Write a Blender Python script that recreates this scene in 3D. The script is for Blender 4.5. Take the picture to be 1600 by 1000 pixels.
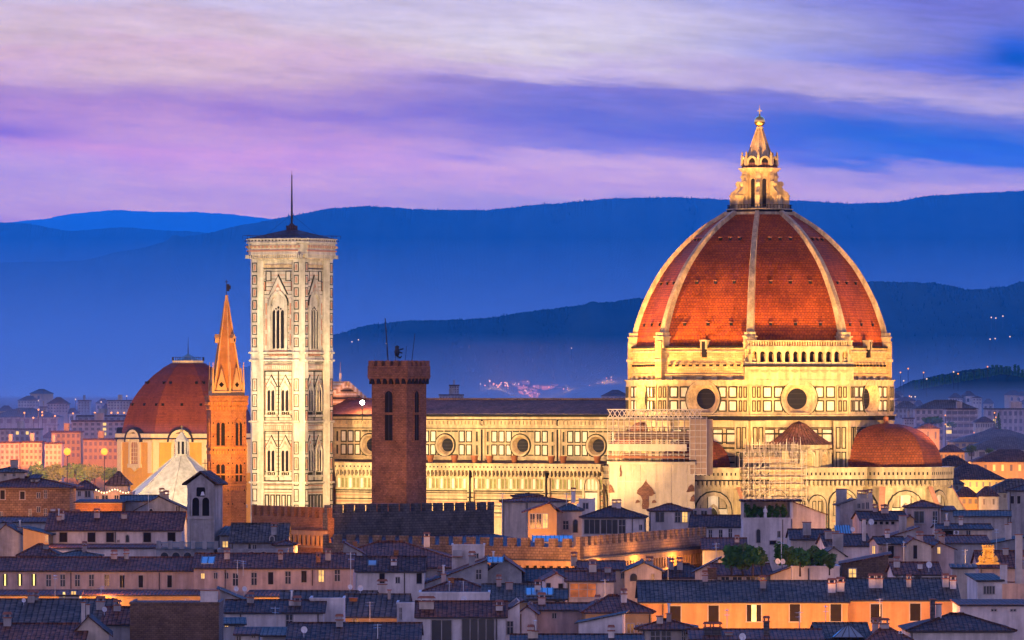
import bpy, bmesh, math, random
from mathutils import Vector, Matrix, noise as mnoise
for o in list(bpy.data.objects): bpy.data.objects.remove(o)
SC = bpy.context.scene
COL = SC.collection
R = math.radians
random.seed(7)
# ------------------------------------------------------------------ camera
F = 9800.0            # focal length in photograph pixels (1600 wide)
HC = 55.0             # camera height above the town
YH = 612.0            # row of the horizon
cam_d = bpy.data.cameras.new('camera'); cam = bpy.data.objects.new('camera', cam_d); COL.objects.link(cam)
cam.location = (0, 0, HC); cam.rotation_euler = (R(90), 0, 0)
cam_d.sensor_width = 36.0; cam_d.lens = 36.0*F/1600.0
cam_d.shift_y = (YH-500.0)/1600.0
cam_d.clip_start = 5.0; cam_d.clip_end = 60000.0
SC.camera = cam
SC.view_settings.view_transform = 'Standard'; SC.view_settings.look = 'None'
SC.view_settings.exposure = 0.0; SC.view_settings.gamma = 1.0
try: SC.view_settings.use_curve_mapping = False
except Exception: pass
SC.render.engine = 'CYCLES'
SC.cycles.use_denoising = True
SC.cycles.max_bounces = 6; SC.cycles.diffuse_bounces = 3; SC.cycles.glossy_bounces = 3; SC.cycles.volume_bounces = 0
SC.cycles.caustics_reflective = False; SC.cycles.caustics_refractive = False
SC.cycles.sample_clamp_indirect = 4.0
def lin(r, g, b):
    f = lambda c: (c/255.0/12.92) if c/255.0 <= 0.04045 else ((c/255.0+0.055)/1.055)**2.4
    return (f(r), f(g), f(b))
# ------------------------------------------------------------------ sky
W = bpy.data.worlds.new('World'); SC.world = W; W.use_nodes = True
WT = W.node_tree; WT.nodes.clear()
def wn(t, **k):
    n = WT.nodes.new(t)
    for a, b in k.items(): setattr(n, a, b)
    return n
def wl(a, b): WT.links.new(a, b)
def wm(op, a, b=None, c=None, clamp=False):
    n = wn('ShaderNodeMath', operation=op, use_clamp=clamp)
    for i, v in enumerate((a, b, c)):
        if v is None: continue
        if isinstance(v, (int, float)): n.inputs[i].default_value = v
        else: wl(v, n.inputs[i])
    return n.outputs[0]
def wmix(f, a, b, mode='MIX'):
    n = wn('ShaderNodeMix', data_type='RGBA', blend_type=mode)
    for s, v in ((n.inputs[0], f), (n.inputs[6], a), (n.inputs[7], b)):
        if isinstance(v, (int, float)): s.default_value = v
        elif isinstance(v, tuple): s.default_value = (*v[:3], 1)
        else: wl(v, s)
    return n.outputs[2]
tc = wn('ShaderNodeTexCoord'); sep = wn('ShaderNodeSeparateXYZ'); wl(tc.outputs['Generated'], sep.inputs[0])
dx, dy, dz = sep.outputs
ys = wm('MAXIMUM', dy, 0.05)
U = wm('MULTIPLY', wm('DIVIDE', dx, ys), 98.0)      # compass bearing and height above the horizon, in units of 100 px of the photograph
V = wm('MULTIPLY', wm('DIVIDE', dz, ys), 98.0)
cmb = wn('ShaderNodeCombineXYZ'); wl(wm('MULTIPLY', U, 0.16), cmb.inputs[0]); wl(wm('ADD', V, wm('MULTIPLY', U, 0.07)), cmb.inputs[1])
def wnoise(scale, detail, rough, off):
    mp = wn('ShaderNodeMapping'); wl(cmb.outputs[0], mp.inputs[0]); mp.inputs['Location'].default_value = (off, off*0.7, off*0.3)
    n = wn('ShaderNodeTexNoise'); wl(mp.outputs[0], n.inputs['Vector'])
    n.inputs['Scale'].default_value = scale; n.inputs['Detail'].default_value = detail; n.inputs['Roughness'].default_value = rough
    return wm('SUBTRACT', n.outputs[0], 0.5)
warp = wm('ADD', wm('MULTIPLY', wnoise(1.1, 4, 0.55, 3.0), 1.3), wm('MULTIPLY', wnoise(4.0, 5, 0.62, 9.0), 0.5))
Vw = wm('ADD', wm('ADD', V, warp), wm('MULTIPLY', U, 0.06))
t = wm('DIVIDE', Vw, 8.0)
HZ_S = (0.02, 0.27, 1.16)      # what the air adds (kept in one place so that the sky beyond it can be set)
def ramp(stops):
    n = wn('ShaderNodeValToRGB'); wl(t, n.inputs[0])
    e = n.color_ramp.elements
    stops = sorted(((612-y)/800.0, c) for y, c in stops)
    while len(e) < len(stops): e.new(0.5)
    for el, (p, c) in zip(e, stops):
        el.position = p; el.color = (*c, 1)
    n.color_ramp.interpolation = 'EASE'
    return n.outputs[0]
SKYGAIN = 1.0
def sk(y, r, g, b):
    return (y, lin(r, g, b))
left = ramp([sk(-60,190,185,215), sk(30,206,193,218), sk(85,214,188,206), sk(120,212,176,206), sk(160,186,148,204), sk(195,164,130,200), sk(225,190,146,206), sk(262,206,150,204), sk(300,192,150,208), sk(340,176,146,212), sk(420,150,130,205)])
mid = ramp([sk(-60,190,186,220), sk(20,210,198,222), sk(70,218,204,222), sk(105,196,176,220), sk(132,130,124,210), sk(180,108,114,208), sk(222,132,124,210), sk(258,198,160,210), sk(285,182,150,210), sk(320,150,140,212), sk(420,120,120,205)])
right = ramp([sk(-60,120,126,206), sk(20,128,132,208), sk(55,104,118,216), sk(92,172,156,216), sk(112,184,166,220), sk(140,120,124,214), sk(185,52,104,210), sk(228,62,108,212), sk(250,150,138,212), sk(275,176,150,212), sk(300,140,134,214), sk(420,100,110,205)])
fl = wn('ShaderNodeMapRange', interpolation_type='SMOOTHSTEP'); wl(wm('ADD', U, wm('MULTIPLY', wnoise(0.8, 2, 0.5, 21.0), 4.0)), fl.inputs[0]); fl.inputs[1].default_value = -4.6; fl.inputs[2].default_value = 1.2
fr = wn('ShaderNodeMapRange', interpolation_type='SMOOTHSTEP'); wl(wm('ADD', U, wm('MULTIPLY', wnoise(0.8, 2, 0.5, 31.0), 4.0)), fr.inputs[0]); fr.inputs[1].default_value = 1.0; fr.inputs[2].default_value = 6.5
band = wmix(fr.outputs[0], wmix(fl.outputs[0], left, mid), right)
# dark streak low on the left and a clear blue patch at the upper right
def blob(u0, v0, su, sv, gain=1.0):
    a = wm('POWER', wm('DIVIDE', wm('SUBTRACT', U, u0), su), 2.0)
    a = wm('POWER', wm('ABSOLUTE', wm('DIVIDE', wm('SUBTRACT', U, u0), su)), 2.0)
    b = wm('POWER', wm('ABSOLUTE', wm('DIVIDE', wm('SUBTRACT', wm('ADD', V, wm('MULTIPLY', warp, 0.35)), v0), sv)), 2.0)
    e = wm('POWER', 2.718, wm('MULTIPLY', wm('ADD', a, b), -1.0))
    return wm('MULTIPLY', e, gain, clamp=True)
band = wmix(blob(-8.0, 4.08, 1.1, 0.2, 0.6), band, lin(78, 84, 180))
band = wmix(blob(7.9, 5.25, 0.75, 0.42, 0.95), band, lin(10, 96, 205))
band = wmix(blob(6.6, 4.0, 3.2, 0.22, 0.6), band, lin(48, 104, 210))
band = wmix(blob(-5.5, 5.0, 2.6, 0.3, 0.6), band, lin(226, 196, 206))
st = wm('ADD', 1.0, wm('ADD', wm('MULTIPLY', wnoise(8.0, 6, 0.65, 41.0), 0.5), wm('MULTIPLY', wnoise(2.2, 3, 0.5, 47.0), 0.25)))
band = wmix(1.0, band, st, 'MULTIPLY')
tn = wn('ShaderNodeMapRange'); wl(V, tn.inputs[0]); tn.inputs[1].default_value = 2.6; tn.inputs[2].default_value = 6.0
band = wmix(1.0, band, wmix(tn.outputs[0], (1.24, 1.40, 0.90), (0.98, 1.05, 1.09)), 'MULTIPLY')
# the rest of the vault: blue overhead, lavender low down, brightest towards the afterglow ahead
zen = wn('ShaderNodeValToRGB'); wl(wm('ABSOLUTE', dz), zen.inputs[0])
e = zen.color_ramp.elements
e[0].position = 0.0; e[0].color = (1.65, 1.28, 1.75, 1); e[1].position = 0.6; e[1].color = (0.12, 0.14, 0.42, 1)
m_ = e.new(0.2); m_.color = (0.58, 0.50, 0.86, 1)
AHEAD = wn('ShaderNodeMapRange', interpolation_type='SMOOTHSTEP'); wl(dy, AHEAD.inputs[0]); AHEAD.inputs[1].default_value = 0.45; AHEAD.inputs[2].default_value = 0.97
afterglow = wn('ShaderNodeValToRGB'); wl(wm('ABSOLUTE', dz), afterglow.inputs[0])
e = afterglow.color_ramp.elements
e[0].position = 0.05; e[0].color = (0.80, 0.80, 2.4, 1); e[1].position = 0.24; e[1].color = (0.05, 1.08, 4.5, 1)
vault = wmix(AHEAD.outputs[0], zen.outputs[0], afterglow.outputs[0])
nish = wn('ShaderNodeTexSky', sky_type='NISHITA'); nish.sun_disc = False
nish.sun_elevation = R(-3.0); nish.sun_rotation = R(-35.0); nish.air_density = 1.0; nish.dust_density = 1.0; nish.ozone_density = 3.0
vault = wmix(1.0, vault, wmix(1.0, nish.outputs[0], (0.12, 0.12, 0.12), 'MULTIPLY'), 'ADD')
fv = wn('ShaderNodeMapRange', interpolation_type='SMOOTHSTEP'); wl(V, fv.inputs[0]); fv.inputs[1].default_value = 6.6; fv.inputs[2].default_value = 9.5
fy = wn('ShaderNodeMapRange', interpolation_type='SMOOTHSTEP'); wl(dy, fy.inputs[0]); fy.inputs[1].default_value = 0.93; fy.inputs[2].default_value = 0.98
inband = wm('MULTIPLY', wm('SUBTRACT', 1.0, fv.outputs[0]), fy.outputs[0])
# air between here and the end of the haze adds blue: the sky behind it is set redder and brighter
gain_lo, gain_hi = 2.2, 1.55
gv = wn('ShaderNodeMapRange'); wl(V, gv.inputs[0]); gv.inputs[1].default_value = 2.6; gv.inputs[2].default_value = 6.2; gv.inputs[3].default_value = 0.32; gv.inputs[4].default_value = 0.56
TT = gv.outputs[0]
S1 = wmix(wm('SUBTRACT', 1.0, TT), (0, 0, 0), HZ_S)
band = wmix(1.0, band, S1, 'SUBTRACT')
iv = wm('DIVIDE', 1.0, TT)
band = wmix(1.0, band, iv, 'MULTIPLY')
mx = wn('ShaderNodeMix', data_type='RGBA', blend_type='LIGHTEN'); mx.inputs[0].default_value = 1.0; wl(band, mx.inputs[6]); mx.inputs[7].default_value = (0.002, 0.002, 0.002, 1)
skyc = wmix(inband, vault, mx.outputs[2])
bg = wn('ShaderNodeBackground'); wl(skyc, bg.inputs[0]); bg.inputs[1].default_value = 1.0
wo = wn('ShaderNodeOutputWorld'); wl(bg.outputs[0], wo.inputs[0])
# last afterglow from the west, very soft and faint
sun_d = bpy.data.lights.new('afterglow_sun', 'SUN'); sun_d.energy = 0.12; sun_d.angle = R(25); sun_d.color = (1.0, 0.55, 0.62)
sun = bpy.data.objects.new('afterglow_sun', sun_d); COL.objects.link(sun)
sun.rotation_euler = Vector((0.86, 0.35, -0.36)).to_track_quat('-Z', 'Y').to_euler()
# ------------------------------------------------------------------ helpers
def at(px, py, Y): return Vector(((px-800)*Y/F, Y, HC+(YH-py)*Y/F))
def ax(px, Y): return (px-800)*Y/F
def az(py, Y): return HC+(YH-py)*Y/F
def pxm(Y): return F/Y
class MB:
    """collects shapes, then links them as ONE mesh object"""
    def __init__(s): s.v = []; s.f = []; s.m = []; s.sm = []
    def add(s, vs, fs, m=0, smooth=False):
        b = len(s.v); s.v += [tuple(p) for p in vs]
        for f in fs: s.f.append([b+i for i in f]); s.m.append(m); s.sm.append(smooth)
    def box(s, x0, x1, y0, y1, z0, z1, m=0):
        vs = [(x0,y0,z0),(x1,y0,z0),(x1,y1,z0),(x0,y1,z0),(x0,y0,z1),(x1,y0,z1),(x1,y1,z1),(x0,y1,z1)]
        s.add(vs, [(0,3,2,1),(4,5,6,7),(0,1,5,4),(1,2,6,5),(2,3,7,6),(3,0,4,7)], m)
    def obox(s, o, ux, uy, uz, m=0):
        """box spanned from corner o by three vectors"""
        o, ux, uy, uz = map(Vector, (o, ux, uy, uz))
        vs = [o, o+ux, o+ux+uy, o+uy, o+uz, o+ux+uz, o+ux+uy+uz, o+uy+uz]
        s.add(vs, [(0,3,2,1),(4,5,6,7),(0,1,5,4),(1,2,6,5),(2,3,7,6),(3,0,4,7)], m)
    def bar(s, a, b, r, m=0, n=5, r2=None):
        a, b = Vector(a), Vector(b); d = (b-a)
        if d.length < 1e-6: return
        d.normalize(); u = d.orthogonal().normalized(); w = d.cross(u); r2 = r if r2 is None else r2
        vs = [a+(u*math.cos(k*2*math.pi/n)+w*math.sin(k*2*math.pi/n))*r for k in range(n)]
        vs += [b+(u*math.cos(k*2*math.pi/n)+w*math.sin(k*2*math.pi/n))*r2 for k in range(n)]
        s.add(vs, [(k,(k+1)%n,n+(k+1)%n,n+k) for k in range(n)]+[tuple(range(n-1,-1,-1)), tuple(range(n,2*n))], m)
    def prism(s, pts, z0, z1, m=0, pts2=None):
        n = len(pts); q = pts2 or pts
        vs = [(x,y,z0) for x,y in pts]+[(x,y,z1) for x,y in q]
        s.add(vs, [(k,(k+1)%n,n+(k+1)%n,n+k) for k in range(n)]+[tuple(range(n-1,-1,-1)), tuple(range(n,2*n))], m)
    def lathe(s, prof, n=16, c=(0,0), rot=0.0, m=0, smooth=True, a0=0.0, a1=2*math.pi):
        full = abs(a1-a0-2*math.pi) < 1e-6; k = n if full else n+1
        vs = []
        for r, z in prof:
            for i in range(k):
                a = rot+a0+(a1-a0)*i/n
                vs.append((c[0]+r*math.cos(a), c[1]+r*math.sin(a), z))
        fs = []
        for j in range(len(prof)-1):
            for i in range(n):
                i2 = (i+1) % k
                fs.append((j*k+i, j*k+i2, (j+1)*k+i2, (j+1)*k+i))
        s.add(vs, fs, m, smooth)
    def build(s, name, mats, parent=None):
        me = bpy.data.meshes.new(name); me.from_pydata(s.v, [], s.f)
        mats = mats if isinstance(mats, (list, tuple)) else [mats]
        for mt in mats: me.materials.append(mt)
        nm = len(mats)
        me.polygons.foreach_set('material_index', [min(i, nm-1) for i in s.m])
        me.polygons.foreach_set('use_smooth', s.sm)
        me.update()
        uv = me.uv_layers.new(name='metres')
        co = me.vertices; buf = [0.0]*(2*len(me.loops))
        for p in me.polygons:
            n = p.normal
            if abs(n.z) < 0.995: t_ = Vector((-n.y, n.x, 0)).normalized()
            else: t_ = Vector((1,0,0))
            b_ = n.cross(t_)
            for li in p.loop_indices:
                c = co[me.loops[li].vertex_index].co
                buf[2*li] = c.dot(t_); buf[2*li+1] = c.dot(b_)
        uv.data.foreach_set('uv', buf)
        o = bpy.data.objects.new(name, me); COL.objects.link(o)
        if parent: o.parent = parent
        return o
class Face:
    """a flat wall: u to the right along it, z up, d out of it; adds shapes to an MB"""
    def __init__(s, mb, o, right, out):
        s.mb = mb; s.o = Vector(o); s.r = Vector(right).normalized(); s.n = Vector(out).normalized()
    def p(s, u, z, d=0.0): return s.o+s.r*u+Vector((0,0,1))*z+s.n*d
    def slab(s, u0, u1, z0, z1, d0=-0.05, d1=0.06, m=0):
        s.mb.obox(s.p(u0, z0, d0), s.r*(u1-u0), s.n*(d1-d0), (0,0,z1-z0), m)
    def frame(s, u0, u1, z0, z1, w, d=0.06, m=0):
        s.slab(u0, u1, z0, z0+w, m=m, d1=d); s.slab(u0, u1, z1-w, z1, m=m, d1=d)
        s.slab(u0, u0+w, z0+w, z1-w, m=m, d1=d); s.slab(u1-w, u1, z0+w, z1-w, m=m, d1=d)
    def panel(s, u0, u1, z0, z1, w, d=0.06, mf=0, mi=1):
        s.frame(u0, u1, z0, z1, w, d, mf)
        s.slab(u0+w, u1-w, z0+w, z1-w, d1=d*0.5, m=mi)
    def poly(s, pts, d0, d1, m=0):
        n = len(pts)
        vs = [s.p(u, z, d0) for u, z in pts]+[s.p(u, z, d1) for u, z in pts]
        s.mb.add(vs, [(k,(k+1)%n,n+(k+1)%n,n+k) for k in range(n)]+[tuple(range(n-1,-1,-1)), tuple(range(n,2*n))], m)
    def arch_pts(s, uc, w, z0, zs, pointed=0.0, n=8):
        """outline of an arched opening: sill z0, springing zs"""
        h = w/2; pts = [(uc-h, z0), (uc+h, z0), (uc+h, zs)]
        rise = h*(1+pointed)
        for k in range(1, n):
            a = math.pi*k/n
            x = math.cos(a); y = math.sin(a)
            if pointed: y = (1-abs(x))**0.62*0.55+y*0.45
            pts.append((uc+h*x, zs+rise*y))
        pts.append((uc-h, zs)); return pts
    def arch(s, uc, w, z0, zs, d0, d1, m=0, pointed=0.0, n=8): s.poly(s.arch_pts(uc, w, z0, zs, pointed, n), d0, d1, m)
    def arch_ring(s, uc, w, z0, zs, t, d0, d1, m=0, pointed=0.0, n=8):
        a = s.arch_pts(uc, w, z0, zs, pointed, n)[1:]; b = s.arch_pts(uc, w+2*t, z0, zs, pointed, n)[1:]
        a = a+[(uc-w/2, z0)]; b = b+[(uc-w/2-t, z0)]
        for k in range(len(a)-1):
            vs = [s.p(*a[k], d0), s.p(*a[k+1], d0), s.p(*b[k+1], d0), s.p(*b[k], d0), s.p(*a[k], d1), s.p(*a[k+1], d1), s.p(*b[k+1], d1), s.p(*b[k], d1)]
            s.mb.add(vs, [(0,1,2,3),(7,6,5,4),(0,4,5,1),(1,5,6,2),(2,6,7,3),(3,7,4,0)], m)
    def ring(s, uc, zc, r0, r1, d0, d1, m=0, n=28):
        """round moulding: r0 inner (depth d0) to r1 outer (depth d1)"""
        vs = []
        for r, d in ((r0, d0), (r1, d1), (r1, -0.05)):
            vs += [s.p(uc+r*math.cos(2*math.pi*k/n), zc+r*math.sin(2*math.pi*k/n), d) for k in range(n)]
        fs = []
        for j in range(2):
            for k in range(n): fs.append((j*n+k, (j+1)*n+k, (j+1)*n+(k+1)%n, j*n+(k+1)%n))
        s.mb.add(vs, fs, m)
    def disc(s, uc, zc, r, d, m=0, n=28):
        s.mb.add([s.p(uc+r*math.cos(2*math.pi*k/n), zc+r*math.sin(2*math.pi*k/n), d) for k in range(n)], [tuple(range(n))], m)
def tag(o, label=None, cat=None, group=None, kind=None):
    if label: o['label'] = label
    if cat: o['category'] = cat
    if group: o['group'] = group
    if kind: o['kind'] = kind
    return o
def thing(name, label, cat, loc=(0,0,0), rz=0.0, group=None):
    o = bpy.data.objects.new(name, None); COL.objects.link(o); o.location = loc; o.rotation_euler = (0,0,rz)
    o.empty_display_size = 1.0
    return tag(o, label, cat, group)
def copy_tree(o, parent=None):
    c = o.copy(); COL.objects.link(c)
    if parent: c.parent = parent
    for ch in [x for x in bpy.data.objects if x.parent == o]: copy_tree(ch, c)
    return c
# ------------------------------------------------------------------ materials
def mat(name, build):
    m = bpy.data.materials.new(name); m.use_nodes = True; nt = m.node_tree; nt.nodes.clear()
    out = nt.nodes.new('ShaderNodeOutputMaterial'); b = nt.nodes.new('ShaderNodeBsdfPrincipled')
    nt.links.new(b.outputs[0], out.inputs[0]); build(nt, b, out); return m
def N(nt, t, **k):
    n = nt.nodes.new(t)
    for a, b in k.items(): setattr(n, a, b)
    return n
def nz(nt, scale, detail=4, rough=0.6, coord='Object', stretch=None):
    tcn = N(nt, 'ShaderNodeTexCoord'); src = tcn.outputs[coord]
    if stretch:
        mp = N(nt, 'ShaderNodeMapping'); nt.links.new(src, mp.inputs[0]); mp.inputs['Scale'].default_value = stretch; src = mp.outputs[0]
    n = N(nt, 'ShaderNodeTexNoise'); nt.links.new(src, n.inputs['Vector'])
    n.inputs['Scale'].default_value = scale; n.inputs['Detail'].default_value = detail; n.inputs['Roughness'].default_value = rough
    return n.outputs[0]
def cr(nt, fac, stops):
    n = N(nt, 'ShaderNodeValToRGB'); nt.links.new(fac, n.inputs[0]); e = n.color_ramp.elements
    while len(e) < len(stops): e.new(0.5)
    for el, (p, c) in zip(e, stops): el.position = p; el.color = (*c, 1)
    return n.outputs[0]
def mixc(nt, f, a, b, mode='MIX'):
    n = N(nt, 'ShaderNodeMix', data_type='RGBA', blend_type=mode)
    for s_, v in ((n.inputs[0], f), (n.inputs[6], a), (n.inputs[7], b)):
        if isinstance(v, (int, float)): s_.default_value = v
        elif isinstance(v, tuple): s_.default_value = (*v, 1)
        else: nt.links.new(v, s_)
    return n.outputs[2]
def sc(c, k): return tuple(min(1.0, x*k) for x in c)
def bump(nt, b, h, strength=0.4, dist=0.1):
    n = N(nt, 'ShaderNodeBump'); n.inputs['Strength'].default_value = strength; n.inputs['Distance'].default_value = dist
    nt.links.new(h, n.inputs['Height']); nt.links.new(n.outputs[0], b.inputs['Normal'])
def stone(name, c, var=0.25, scale=0.35, rough=0.75, streak=0.25, fine=2.2):
    """weathered stone or plaster: patches, rain streaks and fine grain"""
    def f(nt, b, out):
        base = cr(nt, nz(nt, scale, 5, 0.65), [(0.3, sc(c, 1-var)), (0.7, sc(c, 1+var*0.5))])
        st_ = cr(nt, nz(nt, 1.0, 4, 0.6, stretch=(0.9, 0.9, 0.09)), [(0.35, (1-streak,)*3), (0.62, (1,1,1))])
        col = mixc(nt, 1.0, base, st_, 'MULTIPLY')
        gr = cr(nt, nz(nt, fine, 3, 0.7), [(0.3, (1-var*0.8,)*3), (0.7, (1,1,1))])
        col = mixc(nt, 1.0, col, gr, 'MULTIPLY')
        nt.links.new(col, b.inputs['Base Color']); b.inputs['Roughness'].default_value = rough
        b.inputs['Specular IOR Level'].default_value = 0.25; bump(nt, b, nz(nt, 1.5, 4), 0.25, 0.08)
    return mat(name, f)
def brick(name, c1, c2, mortar, bw, bh, ms=0.02, var=0.3, rough=0.85, bscale=0.5, msize_var=True):
    """courses laid in metres along each face"""
    def f(nt, b, out):
        tcn = N(nt, 'ShaderNodeTexCoord'); bt = N(nt, 'ShaderNodeTexBrick'); nt.links.new(tcn.outputs['UV'], bt.inputs['Vector'])
        bt.inputs['Scale'].default_value = 1.0; bt.inputs['Brick Width'].default_value = bw; bt.inputs['Row Height'].default_value = bh
        bt.inputs['Mortar Size'].default_value = ms; bt.inputs['Mortar Smooth'].default_value = 0.3; bt.inputs['Bias'].default_value = 0.0
        bt.inputs['Color1'].default_value = (*c1, 1); bt.inputs['Color2'].default_value = (*c2, 1); bt.inputs['Mortar'].default_value = (*mortar, 1)
        pat = cr(nt, nz(nt, bscale, 5, 0.65), [(0.28, (1-var,)*3), (0.68, (1+var*0.3,)*3)])
        col = mixc(nt, 1.0, bt.outputs[0], pat, 'MULTIPLY')
        sp = cr(nt, nz(nt, 1.9, 2, 0.8), [(0.30, (0.55,0.55,0.55)), (0.42, (1,1,1))])
        col = mixc(nt, 1.0, col, sp, 'MULTIPLY')
        nt.links.new(col, b.inputs['Base Color']); b.inputs['Roughness'].default_value = rough
        b.inputs['Specular IOR Level'].default_value = 0.15; bump(nt, b, bt.outputs['Fac'], 0.5, -0.06)
    return mat(name, f)
def tiles(name, c, spacing=0.42, var=0.4, rough=0.8, h=0.5):
    """pan-and-cover roof tiles running down the slope"""
    def f(nt, b, out):
        tcn = N(nt, 'ShaderNodeTexCoord'); sp = N(nt, 'ShaderNodeSeparateXYZ'); nt.links.new(tcn.outputs['UV'], sp.inputs[0])
        wob = nz(nt, 0.8, 2)
        def m(op, a, b_=None):
            n = N(nt, 'ShaderNodeMath', operation=op)
            for i, v in enumerate((a, b_)):
                if v is None: continue
                if isinstance(v, (int, float)): n.inputs[i].default_value = v
                else: nt.links.new(v, n.inputs[i])
            return n.outputs[0]
        uu = m('ADD', sp.outputs[0], m('MULTIPLY', wob, 0.25))
        w1 = m('ABSOLUTE', m('SINE', m('MULTIPLY', uu, math.pi/spacing)))
        rows = m('FRACT', m('DIVIDE', m('ADD', sp.outputs[1], m('MULTIPLY', wob, 0.2)), 0.38))
        hgt = m('ADD', w1, m('MULTIPLY', rows, 0.3))
        bt = N(nt, 'ShaderNodeTexBrick'); nt.links.new(tcn.outputs['UV'], bt.inputs['Vector']); bt.offset = 0.0
        bt.inputs['Scale'].default_value = 1.0; bt.inputs['Brick Width'].default_value = spacing; bt.inputs['Row Height'].default_value = 0.38; bt.inputs['Mortar Size'].default_value = 0.0
        bt.inputs['Color1'].default_value = (*sc(c, 1-var), 1); bt.inputs['Color2'].default_value = (*sc(c, 1+var), 1); bt.inputs['Mortar'].default_value = (*c, 1)
        pat = cr(nt, nz(nt, 0.22, 5, 0.7), [(0.25, (0.5,0.54,0.6)), (0.5, (1.0,0.97,0.95)), (0.75, (1.7,1.45,1.25))])
        col = mixc(nt, 1.0, bt.outputs[0], pat, 'MULTIPLY')
        gap = cr(nt, w1, [(0.0, (0.22,)*3), (0.55, (1.1,1.1,1.1))])
        col = mixc(nt, 1.0, col, gap, 'MULTIPLY')
        moss = cr(nt, nz(nt, 1.4, 4, 0.7), [(0.56, (0,0,0)), (0.72, (1,1,1))])
        col = mixc(nt, mixc(nt, 0.5, (0,0,0), moss), col, (0.16,0.16,0.15))
        nt.links.new(col, b.inputs['Base Color']); b.inputs['Roughness'].default_value = rough
        b.inputs['Specular IOR Level'].default_value = 0.08; bump(nt, b, hgt, h, 0.12)
    return mat(name, f)
def plain(name, c, rough=0.6, metal=0.0, var=0.15):
    def f(nt, b, out):
        nt.links.new(cr(nt, nz(nt, 1.3, 4), [(0.3, sc(c, 1-var)), (0.7, sc(c, 1+var))]), b.inputs['Base Color'])
        b.inputs['Roughness'].default_value = rough; b.inputs['Metallic'].default_value = metal; b.inputs['Specular IOR Level'].default_value = 0.15 if rough > 0.65 else 0.5
    return mat(name, f)
def glow(name, c, strength, var=0.0, scale=1.0):
    def f(nt, b, out):
        b.inputs['Base Color'].default_value = (0.02,0.02,0.02,1)
        if var:
            nt.links.new(cr(nt, nz(nt, scale, 3), [(0.35, sc(c, 1-var)), (0.65, c)]), b.inputs['Emission Color'])
        else: b.inputs['Emission Color'].default_value = (*c, 1)
        b.inputs['Emission Strength'].default_value = strength
    return mat(name, f)
# ------------------------------------------------------------------ land and hills
def veg(name, a, b_, scale):
    def f(nt, b, out):
        col = cr(nt, nz(nt, scale, 6, 0.65), [(0.3, a), (0.62, b_)])
        nt.links.new(col, b.inputs['Base Color']); b.inputs['Roughness'].default_value = 1.0
        b.inputs['Specular IOR Level'].default_value = 0.0
    return mat(name, f)
M_HILL = veg('wooded_hillside', (0.015,0.035,0.035), (0.05,0.085,0.075), 0.004)
M_GROUND = veg('town_ground', (0.05,0.05,0.055), (0.09,0.085,0.08), 0.02)
def ground_z(Y):
    P = ((-1000,0),(1520,0),(1800,14),(2200,33),(3000,45),(4500,50),(7000,51.5),(20000,52))
    for (a, za), (b, zb) in zip(P, P[1:]):
        if Y <= b: return za+(zb-za)*(Y-a)/(b-a)
    return 52.0
g = MB(); ys_ = [-300,300,1520,1660,1800,2000,2200,2600,3000,3700,4500,5700,7000,13300]
g.add([(x, y, ground_z(y)) for y in ys_ for x in (-3100,0,3100)], [(3*j+i,3*j+i+1,3*j+i+4,3*j+i+3) for j in range(len(ys_)-1) for i in range(2)])
tag(g.build('ground', M_GROUND), kind='structure')
def ridge(name, pts, D, foot, back, jag, seed, step=2.0):
    """a range of hills whose crest follows the given points at distance D"""
    px = []; x = pts[0][0]
    while x <= pts[-1][0]:
        px.append(x); x += step
    vs = []; rows = 7
    k = 0
    for x in px:
        while k < len(pts)-2 and x > pts[k+1][0]: k += 1
        (x0, y0), (x1, y1) = pts[k], pts[k+1]; t_ = (x-x0)/(x1-x0); t_ = max(0, min(1, t_))
        t2 = t_*t_*(3-2*t_)*0.5+t_*0.5
        y = y0+(y1-y0)*t2
        y_low = y
        y += jag*0.9*mnoise.noise(Vector((x*0.06, seed, 0)))+jag*0.8*mnoise.noise(Vector((x*0.35, seed, 3)))+jag*0.55*random.uniform(-1, 1)
        h = max(2.0, az(y, D)); h_low = max(2.0, az(y_low, D)); X = ax(x, D)
        wob = mnoise.noise(Vector((x*0.01, seed, 7)))
        for j, (fy, fz) in enumerate(((1.0, -0.02), (0.72, 0.2), (0.42, 0.5), (0.06, 0.94), (0.0, 1.0))):
            yy = D-foot*fy*(1+0.25*wob)
            vs.append((X+15*wob*fy, yy, h if j == 4 else h_low*fz*(1+0.10*mnoise.noise(Vector((x*0.02, fy*4, seed)))*(0 < j < 4))))
        vs.append((X, D+back*0.4, h*0.6)); vs.append((X, D+back, -2.0))
    fs = []
    for i in range(len(px)-1):
        for j in range(rows-1): fs.append((i*rows+j, (i+1)*rows+j, (i+1)*rows+j+1, i*rows+j+1))
    mb = MB(); mb.add(vs, fs, 0, False)
    return tag(mb.build(name, M_HILL), kind='structure')
ridge('hills', [(-500,352),(-200,350),(-60,356),(60,343),(120,333),(180,328),(240,331),(300,331),(350,334),(430,342),(520,362),(620,400)], 12800, 400, 300, 0.7, 2)
ridge('hills', [(-700,340),(-300,335),(-60,345),(0,347),(40,349),(110,361),(190,355),(260,360),(310,362),(380,380),(460,420),(560,470)], 8600, 500, 500, 0.9, 5)
ridge('hills', [(-700,430),(-300,420),(0,410),(120,408),(200,391),(300,368),(400,348),(450,338),(520,325),(570,322),(680,328),(760,328),(850,319),(960,310),(1060,308),(1140,312),(1240,313),(1330,318),(1390,316),(1460,305),(1540,301),(1600,298),(1800,290),(2300,300)], 7200, 900, 800, 1.1, 11)
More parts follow.
